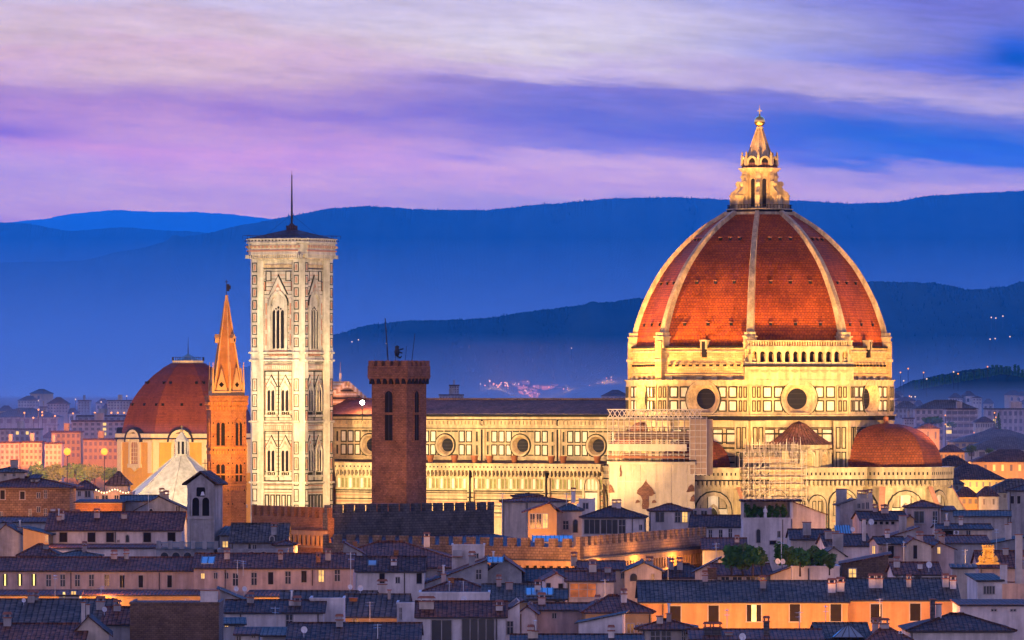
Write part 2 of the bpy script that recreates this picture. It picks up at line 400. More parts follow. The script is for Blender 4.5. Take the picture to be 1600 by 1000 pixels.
ridge('hills', [(380,575),(450,545),(520,523),(580,507),(640,501),(700,500),(760,497),(830,486),(900,478),(1000,466),(1150,448),(1300,440),(1390,440),(1460,442),(1520,453),(1560,449),(1600,440),(1800,420),(2200,440)], 4700, 700, 700, 1.6, 17)
ridge('hill', [(1230,790),(1300,690),(1340,640),(1390,610),(1430,594),(1470,585),(1520,577),(1560,573),(1590,582),(1640,592),(1720,598),(1900,612)], 3100, 260, 300, 1.2, 23)
def volume_box(name, x0, x1, y0, y1, z0, z1, col, dens, aniso, label):
    mb = MB()
    if isinstance(z1, tuple):                                # valley mist: its top rises slowly away from the town
        em, p = z1; n = 14; top = []
        for k in range(n+1):
            t = k/n; Y = y0+(y1-y0)*t; top.append((Y, HC-0.3+em*Y*t**p))
        if p == 0: top = [(y0, em), (y1, HC-0.6)]
        n = len(top)-1; ring_ = [(y0, z0)]+top+[(y1, z0)]; q = len(ring_)
        mb.add([(x0, y, z) for y, z in ring_]+[(x1, y, z) for y, z in ring_], [(q+i, q+(i+1) % q, (i+1) % q, i) for i in range(q)]+[tuple(range(q)), tuple(range(2*q-1, q-1, -1))])
    else: mb.box(x0, x1, y0, y1, z0, z1)
    m = bpy.data.materials.new(name); m.use_nodes = True; nt = m.node_tree; nt.nodes.clear()
    out = nt.nodes.new('ShaderNodeOutputMaterial'); v = nt.nodes.new('ShaderNodeVolumePrincipled')
    v.inputs['Color'].default_value = (*col, 1); v.inputs['Density'].default_value = dens; v.inputs['Anisotropy'].default_value = aniso
    nt.links.new(v.outputs[0], out.inputs['Volume'])
    o = mb.build(name, m); tag(o, kind='stuff'); return o
volume_box('haze', -3200, 3200, -200, 13400, -3, 560, (0.14, 0.60, 1.0), 1.0e-5, 0.6, '')
volume_box('mist', -3150, 3150, 2350, 13350, 18, 555, (0.06, 0.60, 1.0), 9.4e-5, 0.6, '')
volume_box('mist', -3120, 3120, 1500, 2390, 5, (46.0, 0), (1.0, 0.85, 0.95), 4.0e-4, 0.35, '')
volume_box('mist', -3100, 3100, 2400, 6900, 19, (0.0245, 1.35), (1.0, 0.88, 0.95), 3.7e-4, 0.35, '')
volume_box('mist', -3050, 3050, 4730, 6850, 19.5, (0.0165, 1.5), (0.9, 0.88, 0.95), 3.4e-4, 0.45, '')
# woods along the crests: far too many trees to count
random.seed(3); wd = MB()
def copse(pts, D, n, spread, h0, h1):
    for i in range(n):
        x = random.uniform(pts[0][0], pts[-1][0]); k = max(j for j in range(len(pts)-1) if pts[j][0] <= x); (x0, y0), (x1, y1) = pts[k], pts[k+1]
        z = az(y0+(y1-y0)*(x-x0)/(x1-x0), D); q = random.random()**2.5*spread; h = random.uniform(h0, h1)*(1+1.2*max(0, mnoise.noise(Vector((x*0.03, D, 0))))); Y = D-q*700*0.4-3; zz_ = z*(1-q*0.45)-2.0; X = ax(x, D); w = h*random.uniform(0.22, 0.5)
        wd.add([(X-w,Y,zz_),(X+w,Y,zz_),(X,Y+w,zz_),(X,Y,zz_+h+2.0)], [(0,1,3),(1,2,3),(2,0,3)], 0)
copse([(500,527),(520,523),(580,507),(640,501),(700,500),(760,497),(830,486),(900,478),(1000,466)], 4700, 1500, 1.0, 0.5, 1.4)
copse([(1385,440),(1460,442),(1520,453),(1560,449),(1600,440)], 4700, 500, 1.0, 0.5, 1.4)
copse([(450,338),(520,325),(570,322),(680,328),(760,328),(850,319),(960,310),(1060,308),(1140,312),(1240,313),(1330,318),(1390,316),(1460,305),(1540,301),(1600,298)], 7200, 2200, 0.6, 0.8, 2.2)
tag(wd.build('woods', veg('conifer_woods', (0.008,0.02,0.018), (0.02,0.04,0.03), 0.05)), kind='stuff')
# ------------------------------------------------------------------ monument materials
M_MARBLE = stone('white_marble', (0.60,0.47,0.28), 0.30, 0.30, 0.6, 0.42, 1.4)
M_PANEL = stone('pale_marble_panel', (0.84,0.79,0.63), 0.18, 0.5, 0.6, 0.3, 1.6)
M_MARBLE2 = stone('campanile_marble', (0.70,0.61,0.46), 0.26, 0.4, 0.6, 0.38, 1.4)
M_GREEN = stone('green_serpentine', (0.035,0.034,0.012), 0.3, 0.6, 0.6, 0.2)
M_PINK = stone('pink_marble', (0.56,0.26,0.15), 0.2, 0.6, 0.6, 0.2)
M_ROUGH = brick('rough_stone', (0.56,0.40,0.20), (0.44,0.29,0.13), (0.3,0.2,0.1), 1.1, 0.45, 0.03, 0.35)
M_DOME = brick('dome_tiles', (0.50,0.105,0.013), (0.34,0.062,0.009), (0.14,0.03,0.012), 0.75, 0.55, 0.055, 0.5, 0.8, 0.13)
M_TRIB = brick('tribune_tiles', (0.32,0.080,0.024), (0.21,0.05,0.018), (0.12,0.04,0.02), 0.7, 0.55, 0.07, 0.35, 0.8, 0.2)
M_RIB = stone('rib_marble', (0.74,0.54,0.30), 0.35, 0.5, 0.7, 0.4, 2.0)
M_LEADROOF = tiles('dark_roof_tiles', (0.075,0.05,0.055), 0.6, 0.3)
M_BROWNROOF = tiles('brown_roof_tiles', (0.16,0.075,0.05), 0.6, 0.35)
M_GLASS = plain('dark_glass', (0.012,0.011,0.014), 0.7)
M_BRONZE = plain('dark_metal', (0.03,0.028,0.03), 0.5, 0.6)
M_GOLD = plain('gilded_copper', (0.95,0.62,0.18), 0.3, 1.0, 0.08)
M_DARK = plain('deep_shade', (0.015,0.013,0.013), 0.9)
M_SCAF = plain('scaffold_tube', (0.52,0.42,0.34), 0.5, 0.3)
M_DECK = plain('scaffold_board', (0.42,0.27,0.17), 0.8)
M_SHEET = stone('scaffold_sheet', (0.66,0.52,0.36), 0.12, 0.3, 0.8, 0.2)
M_MESHNET = stone('scaffold_netting', (0.5,0.32,0.2), 0.2, 0.5, 0.9, 0.2)
M_TERRA = stone('terracotta', (0.42,0.15,0.07), 0.3)
CX, CY, CROT = 52.9, 1340.0, R(-29)
cath = thing('cathedral', 'huge floodlit marble cathedral with a ribbed red octagonal dome', 'cathedral', (CX, CY, 0), CROT)
def cw(x, y, z=0):
    """cathedral plan (x to the east end, -y to the south side) to the world"""
    c, s_ = math.cos(CROT), math.sin(CROT)
    return Vector((CX+x*c-y*s_, CY+x*s_+y*c, z))
def octv(Rr, c=(0,0), a0=22.5, n=8): return [(c[0]+Rr*math.cos(R(a0+360/n*k)), c[1]+Rr*math.sin(R(a0+360/n*k))) for k in range(n)]
def facef(mb, a, apo, c=(0,0)):
    n = (math.cos(R(a)), math.sin(R(a)), 0)
    return Face(mb, (c[0]+apo*n[0], c[1]+apo*n[1], 0), (-n[1], n[0], 0), n)
def wall_hole(fc, u0, u1, z0, z1, uc, zc, r, m=0, n=32, d=0.0):
    """rectangle with a round opening"""
    ang = [2*math.pi*k/n for k in range(n)]
    for cu, cz in ((u1,z1),(u0,z1),(u0,z0),(u1,z0)): ang.append(math.atan2(cz-zc, cu-uc) % (2*math.pi))
    ang = sorted(set(round(a, 6) for a in ang)); vs = []
    for a in ang:
        x, y = math.cos(a), math.sin(a)
        k = min([(u1-uc)/x if x > 1e-9 else ((u0-uc)/x if x < -1e-9 else 1e9), (z1-zc)/y if y > 1e-9 else ((z0-zc)/y if y < -1e-9 else 1e9)])
        vs += [fc.p(uc+r*x, zc+r*y, d), fc.p(uc+k*x, zc+k*y, d)]
    q = len(ang)
    fc.mb.add(vs, [(2*i, 2*i+1, 2*((i+1)%q)+1, 2*((i+1)%q)) for i in range(q)], m)
def oculus(parent, a, apo, uc, zc, ro, ri, rg, deep, c=(0,0), trim=M_MARBLE):
    w = MB(); f = facef(w, a, apo, c)
    f.ring(uc, zc, ri, ro-0.25, 0.12, 0.28, 0); f.ring(uc, zc, ro-0.25, ro, 0.30, 0.16, 1)
    n = 28
    for (r0, d0), (r1, d1) in (((ri, 0.12), (rg, -deep)),):
        vs = [f.p(uc+r0*math.cos(2*math.pi*k/n), zc+r0*math.sin(2*math.pi*k/n), d0) for k in range(n)]+[f.p(uc+r1*math.cos(2*math.pi*k/n), zc+r1*math.sin(2*math.pi*k/n), d1) for k in range(n)]
        w.add(vs, [(k, n+k, n+(k+1)%n, (k+1)%n) for k in range(n)], 2, True)
    o = w.build('round_window', [trim, M_GREEN, M_RIB], parent)
    g_ = MB(); f = facef(g_, a, apo, c); f.disc(uc, zc, rg, -deep+0.02, 0)
    for k in range(-1, 2):
        f.slab(uc-rg*0.95*math.sqrt(1-(k*0.5)**2), uc+rg*0.95*math.sqrt(1-(k*0.5)**2), zc+k*rg*0.5-0.05, zc+k*rg*0.5+0.05, -deep, -deep+0.12, 1)
    g_.build('pane', [M_GLASS, M_BRONZE], o)
zc = lambda py: HC+(YH-py)/7.31
# ---------------- drum
d_ = MB()
RB = 28.4; AP = RB*math.cos(R(22.5)); SL = 2*RB*math.sin(R(22.5))
d_.prism(octv(27.9), 0, 49.0, 0)
for a in (-135, -90, -45, 0, 45):
    f = facef(d_, a, 27.9*math.cos(R(22.5)))
    for s_ in (-1, 1):
        x = s_*(SL/2-1.7)
        f.slab(x-1.6, x+1.6, 30, 48.9, d1=0.9)
        for z0, z1 in ((31,36.5),(37.2,42.4),(43,47.6)):
            f.panel(x-1.15, x-0.1, z0, z1, 0.22, 1.0, 1, 4); f.panel(x+0.1, x+1.15, z0, z1, 0.22, 1.0, 1, 4)
    for k in range(6):
        f.slab(-SL/2+3.3, SL/2-3.3, 31+k*3, 31.35+k*3, d1=0.12, m=1); f.slab(-SL/2+3.3, SL/2-3.3, 32.3+k*3, 32.5+k*3, d1=0.10, m=2)
    for k in range(5):
        x = -6.4+3.2*k; f.panel(x-1.2, x+1.2, 44.0, 47.2, 0.22, 0.16, 1, 4)
d_.prism(octv(28.9), 49.0, 49.9, 2)  # dark band colours in the shadow line under the cornice
d_.prism(octv(29.2), 49.9, 50.15, 0)
d_.prism(octv(28.7), 56.75, 57.25, 0); d_.prism(octv(29.0), 57.25, 57.5, 0)
for a in range(-180, 180, 45):
    f = facef(d_, a, AP); wall_hole(f, -SL/2, SL/2, 50.1, 56.8, 0, 53.5, 3.6)
    f.slab(-SL/2+0.1, SL/2-0.1, 56.3, 56.78, d1=0.25, m=0); f.slab(-SL/2+0.1, SL/2-0.1, 50.12, 50.6, d1=0.25, m=0)
    for s_ in (-1, 1):
        x = s_*(SL/2-1.35); f.slab(x-1.2, x+1.2, 50.6, 56.3, d1=0.42)
        for z0, z1 in ((50.8,53.2),(53.7,56.1)):
            f.panel(x-0.95, x-0.12, z0, z1, 0.26, 0.5, 1, 4); f.panel(x+0.12, x+0.95, z0, z1, 0.26, 0.5, 1, 3)
        for j, w_ in ((0, 1.0),(1, 1.0)):
            xx = s_*(SL/2-3.9-j*2.45)
            for z0, z1 in ((50.8,53.2),(53.7,56.1)):
                f.panel(xx-w_, xx+w_, z0, z1, 0.27, 0.14, 1, 4)
    f.slab(-SL/2+2.6, -4.4, 53.32, 53.58, d1=0.16, m=0); f.slab(4.4, SL/2-2.6, 53.32, 53.58, d1=0.16, m=0)
drum = d_.build('drum', [M_MARBLE, M_GREEN, M_DARK, M_ROUGH, M_PANEL], cath)
for a in (-135, -90, -45, 0, 45): oculus(cath, a, AP, 0, 53.5, 4.25, 3.6, 2.2, 1.25)
u_ = MB(); u_.prism(octv(27.6), 57.5, 64.2, 0)
u_.prism(octv(27.9), 58.4, 58.7, 0)
u_.prism(octv(27.85), 63.3, 63.6, 1); u_.prism(octv(28.0), 64.2, 64.6, 2)
for a in (-135, -90, 0, 45):
    f = facef(u_, a, 27.6*math.cos(R(22.5)))
    for k in range(11):
        u = -8.2+1.62*k; f.slab(u-0.3, u+0.3, 60.3, 60.75, d1=0.45, m=2); f.slab(u-0.45, u+0.45, 60.75, 60.95, d1=0.6, m=0)
    for k in range(5): f.slab(-9+k*3.6, -7.6+k*3.6, 57.5, 58.2, d1=0.5+0.05*(k % 2), m=1)
for a in range(-180, 180, 45):
    v = R(a+22.5); x, y = 27.7*math.cos(v), 27.7*math.sin(v); t = Vector((-math.sin(v), math.cos(v), 0)); rr = Vector((math.cos(v), math.sin(v), 0))
    u_.obox(Vector((x, y, 57.5))-t*1.0-rr*0.8, t*2.0, rr*1.3, (0,0,8.2), 0); u_.obox(Vector((x, y, 61.3))-t*1.25-rr*0.8, t*2.5, rr*1.55, (0,0,0.6), 1)
u_.build('upper_drum', [M_ROUGH, M_MARBLE, M_DARK], cath)
# gallery of arches on one side only
g_ = MB(); f = facef(g_, -45, 27.9*math.cos(R(22.5))); S2 = 11.4
f.slab(-S2-0.6, S2+0.6, 57.5, 60.2, d1=0.9); f.slab(-S2-0.8, S2+0.8, 60.2, 60.6, d1=1.7, m=1); f.slab(-S2-0.6, S2+0.6, 60.6, 61.2, d1=1.3, m=0)
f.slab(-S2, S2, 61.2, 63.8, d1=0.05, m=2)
n_ = 12
for k in range(n_+1):
    x = -S2+0.5+k*(2*S2-1.0)/n_; f.slab(x-0.32, x+0.32, 61.2, 62.9, d1=1.2)
for k in range(n_):
    x0 = -S2+0.5+k*(2*S2-1.0)/n_; w_ = (2*S2-1.0)/n_; xc_ = x0+w_/2; h = (w_-0.64)/2
    for i in range(6):
        a0, a1 = math.pi*i/6, math.pi*(i+1)/6
        f.poly([(xc_+h*math.cos(a0), 62.9+h*math.sin(a0)), (xc_+h*math.cos(a0), 63.9), (xc_+h*math.cos(a1), 63.9), (xc_+h*math.cos(a1), 62.9+h*math.sin(a1))][::-1], 0.7, 1.2, 0)
    f.slab(x0, x0+0.32, 62.9, 63.9, 0.7, 1.195); f.slab(x0+w_-0.32, x0+w_, 62.9, 63.9, 0.7, 1.195)
f.slab(-S2-0.3, S2+0.3, 63.9, 64.4, d1=1.5)
f.slab(-S2-0.3, S2+0.3, 64.4, 64.6, 0.9, 1.45, m=0); f.slab(-S2-0.3, S2+0.3, 65.5, 65.75, 0.9, 1.45, m=0)
for k in range(42):
    x = -S2+k*2*S2/41; f.slab(x-0.13, x+0.13, 64.6, 65.5, 1.05, 1.3, m=3 if k % 4 else 0)
for k in range(10): f.poly([(-9.9+2.2*k+0.9*math.cos(t), 59.5-0.55*math.sin(t)) for t in [math.pi*i/6 for i in range(7)]][::-1], 0.9, 1.02, 4)
g_.build('gallery', [M_MARBLE, M_DARK, M_DARK, M_RIB, M_PINK], cath)
# ---------------- dome shell, ribs
prof = [(64.3,27.45),(67.45,26.95),(71.4,25.75),(75.7,23.95),(81.5,20.55),(86.3,16.35),(89.9,12.2),(93.2,7.0)]
def pr(z):
    """smooth profile of the dome"""
    for i in range(len(prof)-1):
        if z <= prof[i+1][0] or i == len(prof)-2:
            (z0, r0), (z1, r1) = prof[i], prof[i+1]
            sl = lambda j: (prof[min(j+1,len(prof)-1)][1]-prof[max(j-1,0)][1])/(prof[min(j+1,len(prof)-1)][0]-prof[max(j-1,0)][0])
            h = z1-z0; t = (z-z0)/h; m0, m1 = sl(i)*h, sl(i+1)*h
            return (2*t**3-3*t*t+1)*r0+(t**3-2*t*t+t)*m0+(-2*t**3+3*t*t)*r1+(t**3-t*t)*m1
NZ = 30; zs = [64.5+(93.0-64.5)*i/NZ for i in range(NZ+1)]
dm = MB()
for k in range(8):
    a0, a1 = R(22.5+45*k), R(67.5+45*k)
    vs = []
    for z in zs:
        r = pr(z)-0.5; vs += [(r*math.cos(a0), r*math.sin(a0), z), (r*math.cos(a1), r*math.sin(a1), z)]
    dm.add(vs, [(2*i, 2*i+1, 2*i+3, 2*i+2) for i in range(NZ)], 0)
for a in (-135, -90, -45, 0, 45):         # putlog eyes of the shell: small dark hooded openings
    for z, us in ((69.2, (-5.5,0,5.5)), (78.0, (-4.4,0,4.4)), (87.3, (-2.3,0,2.3))):
        apo = (pr(z)-0.5)*math.cos(R(22.5)); f = facef(dm, a, apo)
        for u in us:
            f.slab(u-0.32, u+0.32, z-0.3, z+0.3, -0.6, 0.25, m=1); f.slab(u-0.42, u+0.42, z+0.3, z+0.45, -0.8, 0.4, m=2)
dome = dm.build('dome', [M_DOME, M_DARK, M_TERRA], cath)
for a in (-90, 0):
    w = MB(); f = facef(w, a, 27.9*math.cos(R(22.5))); f.slab(-0.75, -0.45, 63.9, 65.6, -1, 0.5); f.slab(0.45, 0.75, 63.9, 65.6, -1, 0.5); f.slab(-0.9, 0.9, 65.6, 65.9, -1, 0.6); f.slab(-0.45, 0.45, 62.2, 65.6, -0.5, 0.3, m=1)
    w.build('dormer', [M_MARBLE, M_DARK], dome)
for k in range(8):
    a = R(22.5+45*k); t = Vector((-math.sin(a), math.cos(a), 0)); rb = MB(); vs = []
    zz = [67.0+(93.2-67.0)*i/26 for i in range(27)]
    for z in zz:
        r = pr(z); hw = 0.68-0.30*(z-67)/26; er = Vector((math.cos(a), math.sin(a), 0)); b0 = er*(r-1.0); b1 = er*(r+0.30)
        hh = 0.35*(z-67)/26
        vs += [b0-t*(hw+0.25)+Vector((0,0,z-0.3)), b1-t*hw+Vector((0,0,z+hh)), b1+t*hw+Vector((0,0,z+hh)), b0+t*(hw+0.25)+Vector((0,0,z-0.3))]
    rb.add(vs, [(4*i+j, 4*i+j+1, 4*i+j+5, 4*i+j+4) for i in range(26) for j in range(3)], 0)
    er = Vector((math.cos(a), math.sin(a), 0))
    for z0, z1, hw, ex in ((64.2,66.4,1.35,0.75),(66.4,66.7,1.6,1.0),(66.7,67.5,1.2,0.7),(65.1,65.3,1.5,0.9)):
        rb.obox(er*(26.0)-t*hw+Vector((0,0,z0)), t*2*hw, er*(27.2-26.0+ex), (0,0,z1-z0), 0)
    rb.build('rib', [M_RIB], cath)
# ---------------- lantern
lt = MB()
lt.prism(octv(7.3), 92.4, 93.3, 0); lt.prism(octv(7.0), 93.3, 93.8, 1); lt.prism(octv(7.2), 93.8, 94.0, 0)
for k in range(8):
    for j in range(7):
        p, q = Vector((*octv(6.9)[k], 94.0)), Vector((*octv(6.9)[(k+1) % 8], 94.0)); x = p+(q-p)*j/7
        lt.bar(x, x+Vector((0,0,0.85)), 0.06, 1, 4)
    lt.bar(p+Vector((0,0,0.85)), q+Vector((0,0,0.85)), 0.07, 1, 4)
lt.prism(octv(3.3), 94.0, 101.6, 0)
for k in range(8):
    f = facef(lt, 45*k, 3.3*math.cos(R(22.5)))
    f.arch(0, 0.95, 94.4, 100.0, 0.01, 0.05, 1); f.arch_ring(0, 0.95, 94.4, 100.0, 0.22, 0, 0.18, 0)
    a = R(22.5+45*k); er = Vector((math.cos(a), math.sin(a), 0)); t = Vector((-math.sin(a), math.cos(a), 0))
    lt.obox(er*2.9-t*0.42+Vector((0,0,94)), t*0.84, er*0.95, (0,0,7.6), 0); lt.obox(er*2.9-t*0.55+Vector((0,0,100.6)), t*1.1, er*1.15, (0,0,0.5), 0)
    # flying buttress with volute
    lt.obox(er*5.0-t*0.45+Vector((0,0,94.0)), t*0.9, er*1.35, (0,0,2.6), 0); lt.obox(er*4.85-t*0.55+Vector((0,0,96.6)), t*1.1, er*1.65, (0,0,0.3), 0)
    sl = [(6.3,96.9),(6.1,97.5),(5.3,98.0),(4.6,98.9),(4.3,99.7),(3.7,100.1),(3.3,99.6),(3.3,97.4),(4.2,96.9),(4.9,96.2)]
    vs = [er*r-t*0.3+Vector((0,0,z)) for r, z in sl]+[er*r+t*0.3+Vector((0,0,z)) for r, z in sl]; m_ = len(sl)
    lt.add(vs, [(i,(i+1)%m_,m_+(i+1)%m_,m_+i) for i in range(m_)]+[tuple(range(m_-1,-1,-1)), tuple(range(m_,2*m_))], 0)
    c_ = er*4.55+Vector((0,0,99.3)); lt.bar(c_-t*0.42, c_+t*0.42, 0.62, 0, 10)
for z0, z1, r in ((101.6,102.0,3.75),(102.0,102.4,4.15),(102.4,102.75,4.55)): lt.prism(octv(r), z0, z1, 0)
lt.prism(octv(3.9), 102.75, 104.0, 2, octv(3.6))
for k in range(8):
    f = facef(lt, 45*k, 3.75*math.cos(R(22.5))); f.arch_ring(0, 1.5, 103.4, 104.1, 0.42, -0.3, 0.25, 0); f.arch(0, 1.5, 103.4, 104.1, -0.2, -0.1, 1)
    a = R(22.5+45*k); er = Vector((math.cos(a), math.sin(a), 0))*3.72
    lt.lathe([(0.36,103.2),(0.4,104.1),(0.25,104.3),(0.42,104.7),(0.25,105.0),(0.36,105.3),(0.16,105.6),(0.24,105.9),(0.02,106.3)], 8, (er.x, er.y), 0, 0)
lantern = lt.build('lantern', [M_MARBLE, M_DARK, M_BROWNROOF], cath)
w = MB(); w.prism(octv(3.0), 103.9, 111.2, 0, octv(0.55)); w.prism(octv(0.75), 111.2, 111.6, 0)
for k in range(8):
    p, q = octv(3.05)[k], octv(0.6)[k]; w.bar((*p, 103.9), (*q, 111.2), 0.16, 0, 4)
w.build('spire', [M_RIB], lantern)
w = MB(); w.lathe([(0.02,111.4),(0.45,111.5),(0.3,111.75)]+[(1.17*math.sin(math.pi*i/14), 112.75-1.17*math.cos(math.pi*i/14)) for i in range(2,14)]+[(0.25,113.9),(0.12,114.5),(0.03,114.6)], 20); w.build('gilded_ball', [M_GOLD], lantern)
w = MB(); w.box(-0.12,0.12,-0.12,0.12,114.1,115.6); w.box(-0.5,0.5,-0.1,0.1,114.9,115.1); w.bar((0,0,115.6),(0,0,116.2),0.04); o = w.build('cross', [M_GOLD], lantern); o.rotation_euler[2] = R(29)
# ---------------- tribunes (apses) round the drum
def tribune(a, dist, Rb, Rd, zpar, ztop, roofmat, name, shaded=False):
    c = (dist*math.cos(R(a)), dist*math.sin(R(a))); t = MB()
    ang = [a-90+45*j-22.5 for j in range(6)]
    def ring(r): return [(c[0]+r*math.cos(R(q)), c[1]+r*math.sin(R(q))) for q in ang]
    def body(r, z0, z1, m):
        p = ring(r); pts = [(c[0]-6*math.cos(R(a))+r*math.cos(R(ang[0])), c[1]-6*math.sin(R(a))+r*math.sin(R(ang[0])))]+p+[(c[0]-6*math.cos(R(a))+r*math.cos(R(ang[-1])), c[1]-6*math.sin(R(a))+r*math.sin(R(ang[-1])))]
        t.prism(pts, z0, z1, m)
    body(Rb, 0, zpar-4.0, 0); body(Rb+0.5, zpar-4.0, zpar-2.5, 0); body(Rb+1.0, zpar-2.5, zpar-2.2, 2); body(Rb+1.05, zpar-2.2, zpar, 0); body(Rb+1.25, zpar, zpar+0.3, 0)
    for j in range(5):
        fa = ang[j]+22.5; apo = Rb*math.cos(R(22.5)); L = 2*Rb*math.sin(R(22.5)); f = facef(t, fa, apo, c)
        f2 = facef(t, fa, (Rb+1.05)*math.cos(R(22.5)), c); L2 = 2*(Rb+1.05)*math.sin(R(22.5))
        for k in range(int(L2/0.95)):
            u = -L2/2+0.5+k*0.95; f2.slab(u-0.17, u+0.17, zpar-1.35, zpar-0.75, d1=0.02, m=2)
            f2.slab(u-0.26, u+0.26, zpar-3.6, zpar-2.35, -0.6, -0.05, m=0); f2.slab(u+0.3, u+0.62, zpar-3.3, zpar-2.5, -0.54, -0.5, m=2)
        f.arch_ring(0, L*0.62, zpar-16, zpar-8.6, 0.75, 0, 0.35, 0); f.arch_ring(0, L*0.62+1.5, zpar-16, zpar-8.6, 0.28, 0, 0.25, 1)
        f.arch(0, L*0.62, zpar-16, zpar-8.6, 0.0, 0.03, 3)
        for u in (-L*0.2, L*0.2): f.panel(u-0.9, u+0.9, zpar-8.3, zpar-5.5, 0.2, 0.12, 1, 0)
        f.arch(0, 1.9, zpar-17, zpar-9.5, 0.03, 0.1, 1, 0.6); f.arch(-0.5, 0.75, zpar-17, zpar-9.8, 0.1, 0.16, 2, 0.4); f.arch(0.5, 0.75, zpar-17, zpar-9.8, 0.1, 0.16, 2, 0.4); f.arch_ring(0, 2.2, zpar-17, zpar-9.5, 0.35, 0, 0.4, 0, 0.6)
        for z in range(6): f.slab(-L/2, -L*0.34, zpar-9.6-z*1.5, zpar-9.3-z*1.5, d1=0.08, m=1 if z % 2 else 4); f.slab(L*0.34, L/2, zpar-9.6-z*1.5, zpar-9.3-z*1.5, d1=0.08, m=1 if z % 2 else 4)
    for j in (1, 2, 3, 4):                      # sloping buttresses at the corners
        q = R(ang[j]); er = Vector((math.cos(q), math.sin(q), 0)); tt = Vector((-math.sin(q), math.cos(q), 0)); cc = Vector((*c, 0))
        pts = [(Rb-0.6, zpar-4.2), (Rb+0.7, zpar-4.2), (Rb+9.5, zpar-19.5), (Rb+9.5, 0), (Rb-0.6, 0)]
        vs = [cc+er*r-tt*0.55+Vector((0,0,z)) for r, z in pts]+[cc+er*r+tt*0.55+Vector((0,0,z)) for r, z in pts]
        t.add(vs, [(i,(i+1)%5,5+(i+1)%5,5+i) for i in range(5)]+[(4,3,2,1,0),(5,6,7,8,9)], 0)
        vs = [cc+er*(Rb+0.7)-tt*0.62+Vector((0,0,zpar-4.1)), cc+er*(Rb+0.7)+tt*0.62+Vector((0,0,zpar-4.1)), cc+er*(Rb+9.6)+tt*0.62+Vector((0,0,zpar-19.4)), cc+er*(Rb+9.6)-tt*0.62+Vector((0,0,zpar-19.4))]
        t.add(vs+[v+Vector((0,0,0.35)) for v in vs], [(0,1,2,3),(7,6,5,4),(0,4,5,1),(1,5,6,2),(2,6,7,3),(3,7,4,0)], 4)
    o = t.build(name, [M_MARBLE, M_GREEN, M_DARK, M_PANEL, M_PINK], cath)
    dd = MB(); n = 12
    rows = []
    for i in range(n+1):
        th = math.pi/2*i/n; r = Rd*math.cos(th)**0.85; z = zpar-0.2+(ztop-zpar+0.2)*math.sin(th)**0.95; rows.append((max(r, 0.3), z))
    for j in range(5):
        vs = []
        for r, z in rows: vs += [(c[0]+r*math.cos(R(ang[j])), c[1]+r*math.sin(R(ang[j])), z), (c[0]+r*math.cos(R(ang[j+1])), c[1]+r*math.sin(R(ang[j+1])), z)]
        dd.add(vs, [(2*i, 2*i+1, 2*i+3, 2*i+2) for i in range(n)], 0)
    vs = [(c[0]+r*math.cos(R(ang[0])), c[1]+r*math.sin(R(ang[0])), z) for r, z in rows]+[(c[0]+r*math.cos(R(ang[5])), c[1]+r*math.sin(R(ang[5])), z) for r, z in rows[::-1]]
    dd.add(vs, [tuple(range(len(vs)))], 0)
    dd.lathe([(0.02,ztop+1.6),(0.5,ztop+1.3),(0.62,ztop+0.8),(0.4,ztop+0.3),(0.8,ztop-0.1)], 10, c, 0, 1)
    dd.build('half_dome', [roofmat, M_TERRA], o)
tribune(0, 29.9, 13.2, 11.9, 38.9, 48.3, M_TRIB, 'tribune')
tribune(-90, 29.9, 13.2, 7.4, 38.9, 45.5, M_TRIB, 'tribune')
def exedra(a, dist, Rr):
    c = (dist*math.cos(R(a)), dist*math.sin(R(a))); t = MB(); n = 12
    a0, a1 = R(a-90), R(a+90)
    for prof_ in ([(Rr,0),(Rr,43.2)], [(Rr+0.35,43.2),(Rr+0.5,44.0)],):
        t.lathe(prof_, n, c, 0, 0, False, a0, a1)
    t.lathe([(Rr+0.02,38.0),(Rr+0.3,38.3),(Rr+0.3,38.9)], n, c, 0, 0, False, a0, a1)
    t.lathe([(Rr,43.2),(Rr+0.5,43.2),(Rr+0.5,44.0),(Rr-0.5,44.0)], n, c, 0, 0, False, a0, a1)
    for j in range(5):
        fa = a-72+36*j; f = facef(t, fa, Rr*0.985, c)
        f.arch(0, 2.2, 39.2, 41.4, 0.02, 0.16, 1); f.arch(0, 1.6, 39.2, 41.2, 0.16, 0.2, 3); f.arch_ring(0, 2.2, 39.2, 41.4, 0.35, 0, 0.4, 0)
        for u in (-1.75, 1.75):
            f.slab(u-0.28, u+0.28, 39, 42.8, d1=0.5); f.slab(u-0.42, u+0.42, 42.3, 42.8, d1=0.65)
    o = t.build('exedra', [M_MARBLE, M_RIB, M_DARK, M_ROUGH], cath)
    q = MB(); q.lathe([(Rr+0.75,43.9),(Rr*0.62,46.0),(Rr*0.25,48.2),(0.05,48.8)], n, c, 0, 0, False, a0, a1); q.build('conical_roof', [M_BROWNROOF], o)
exedra(-45, 26.2, 6.5); exedra(-135, 26.2, 6.5)
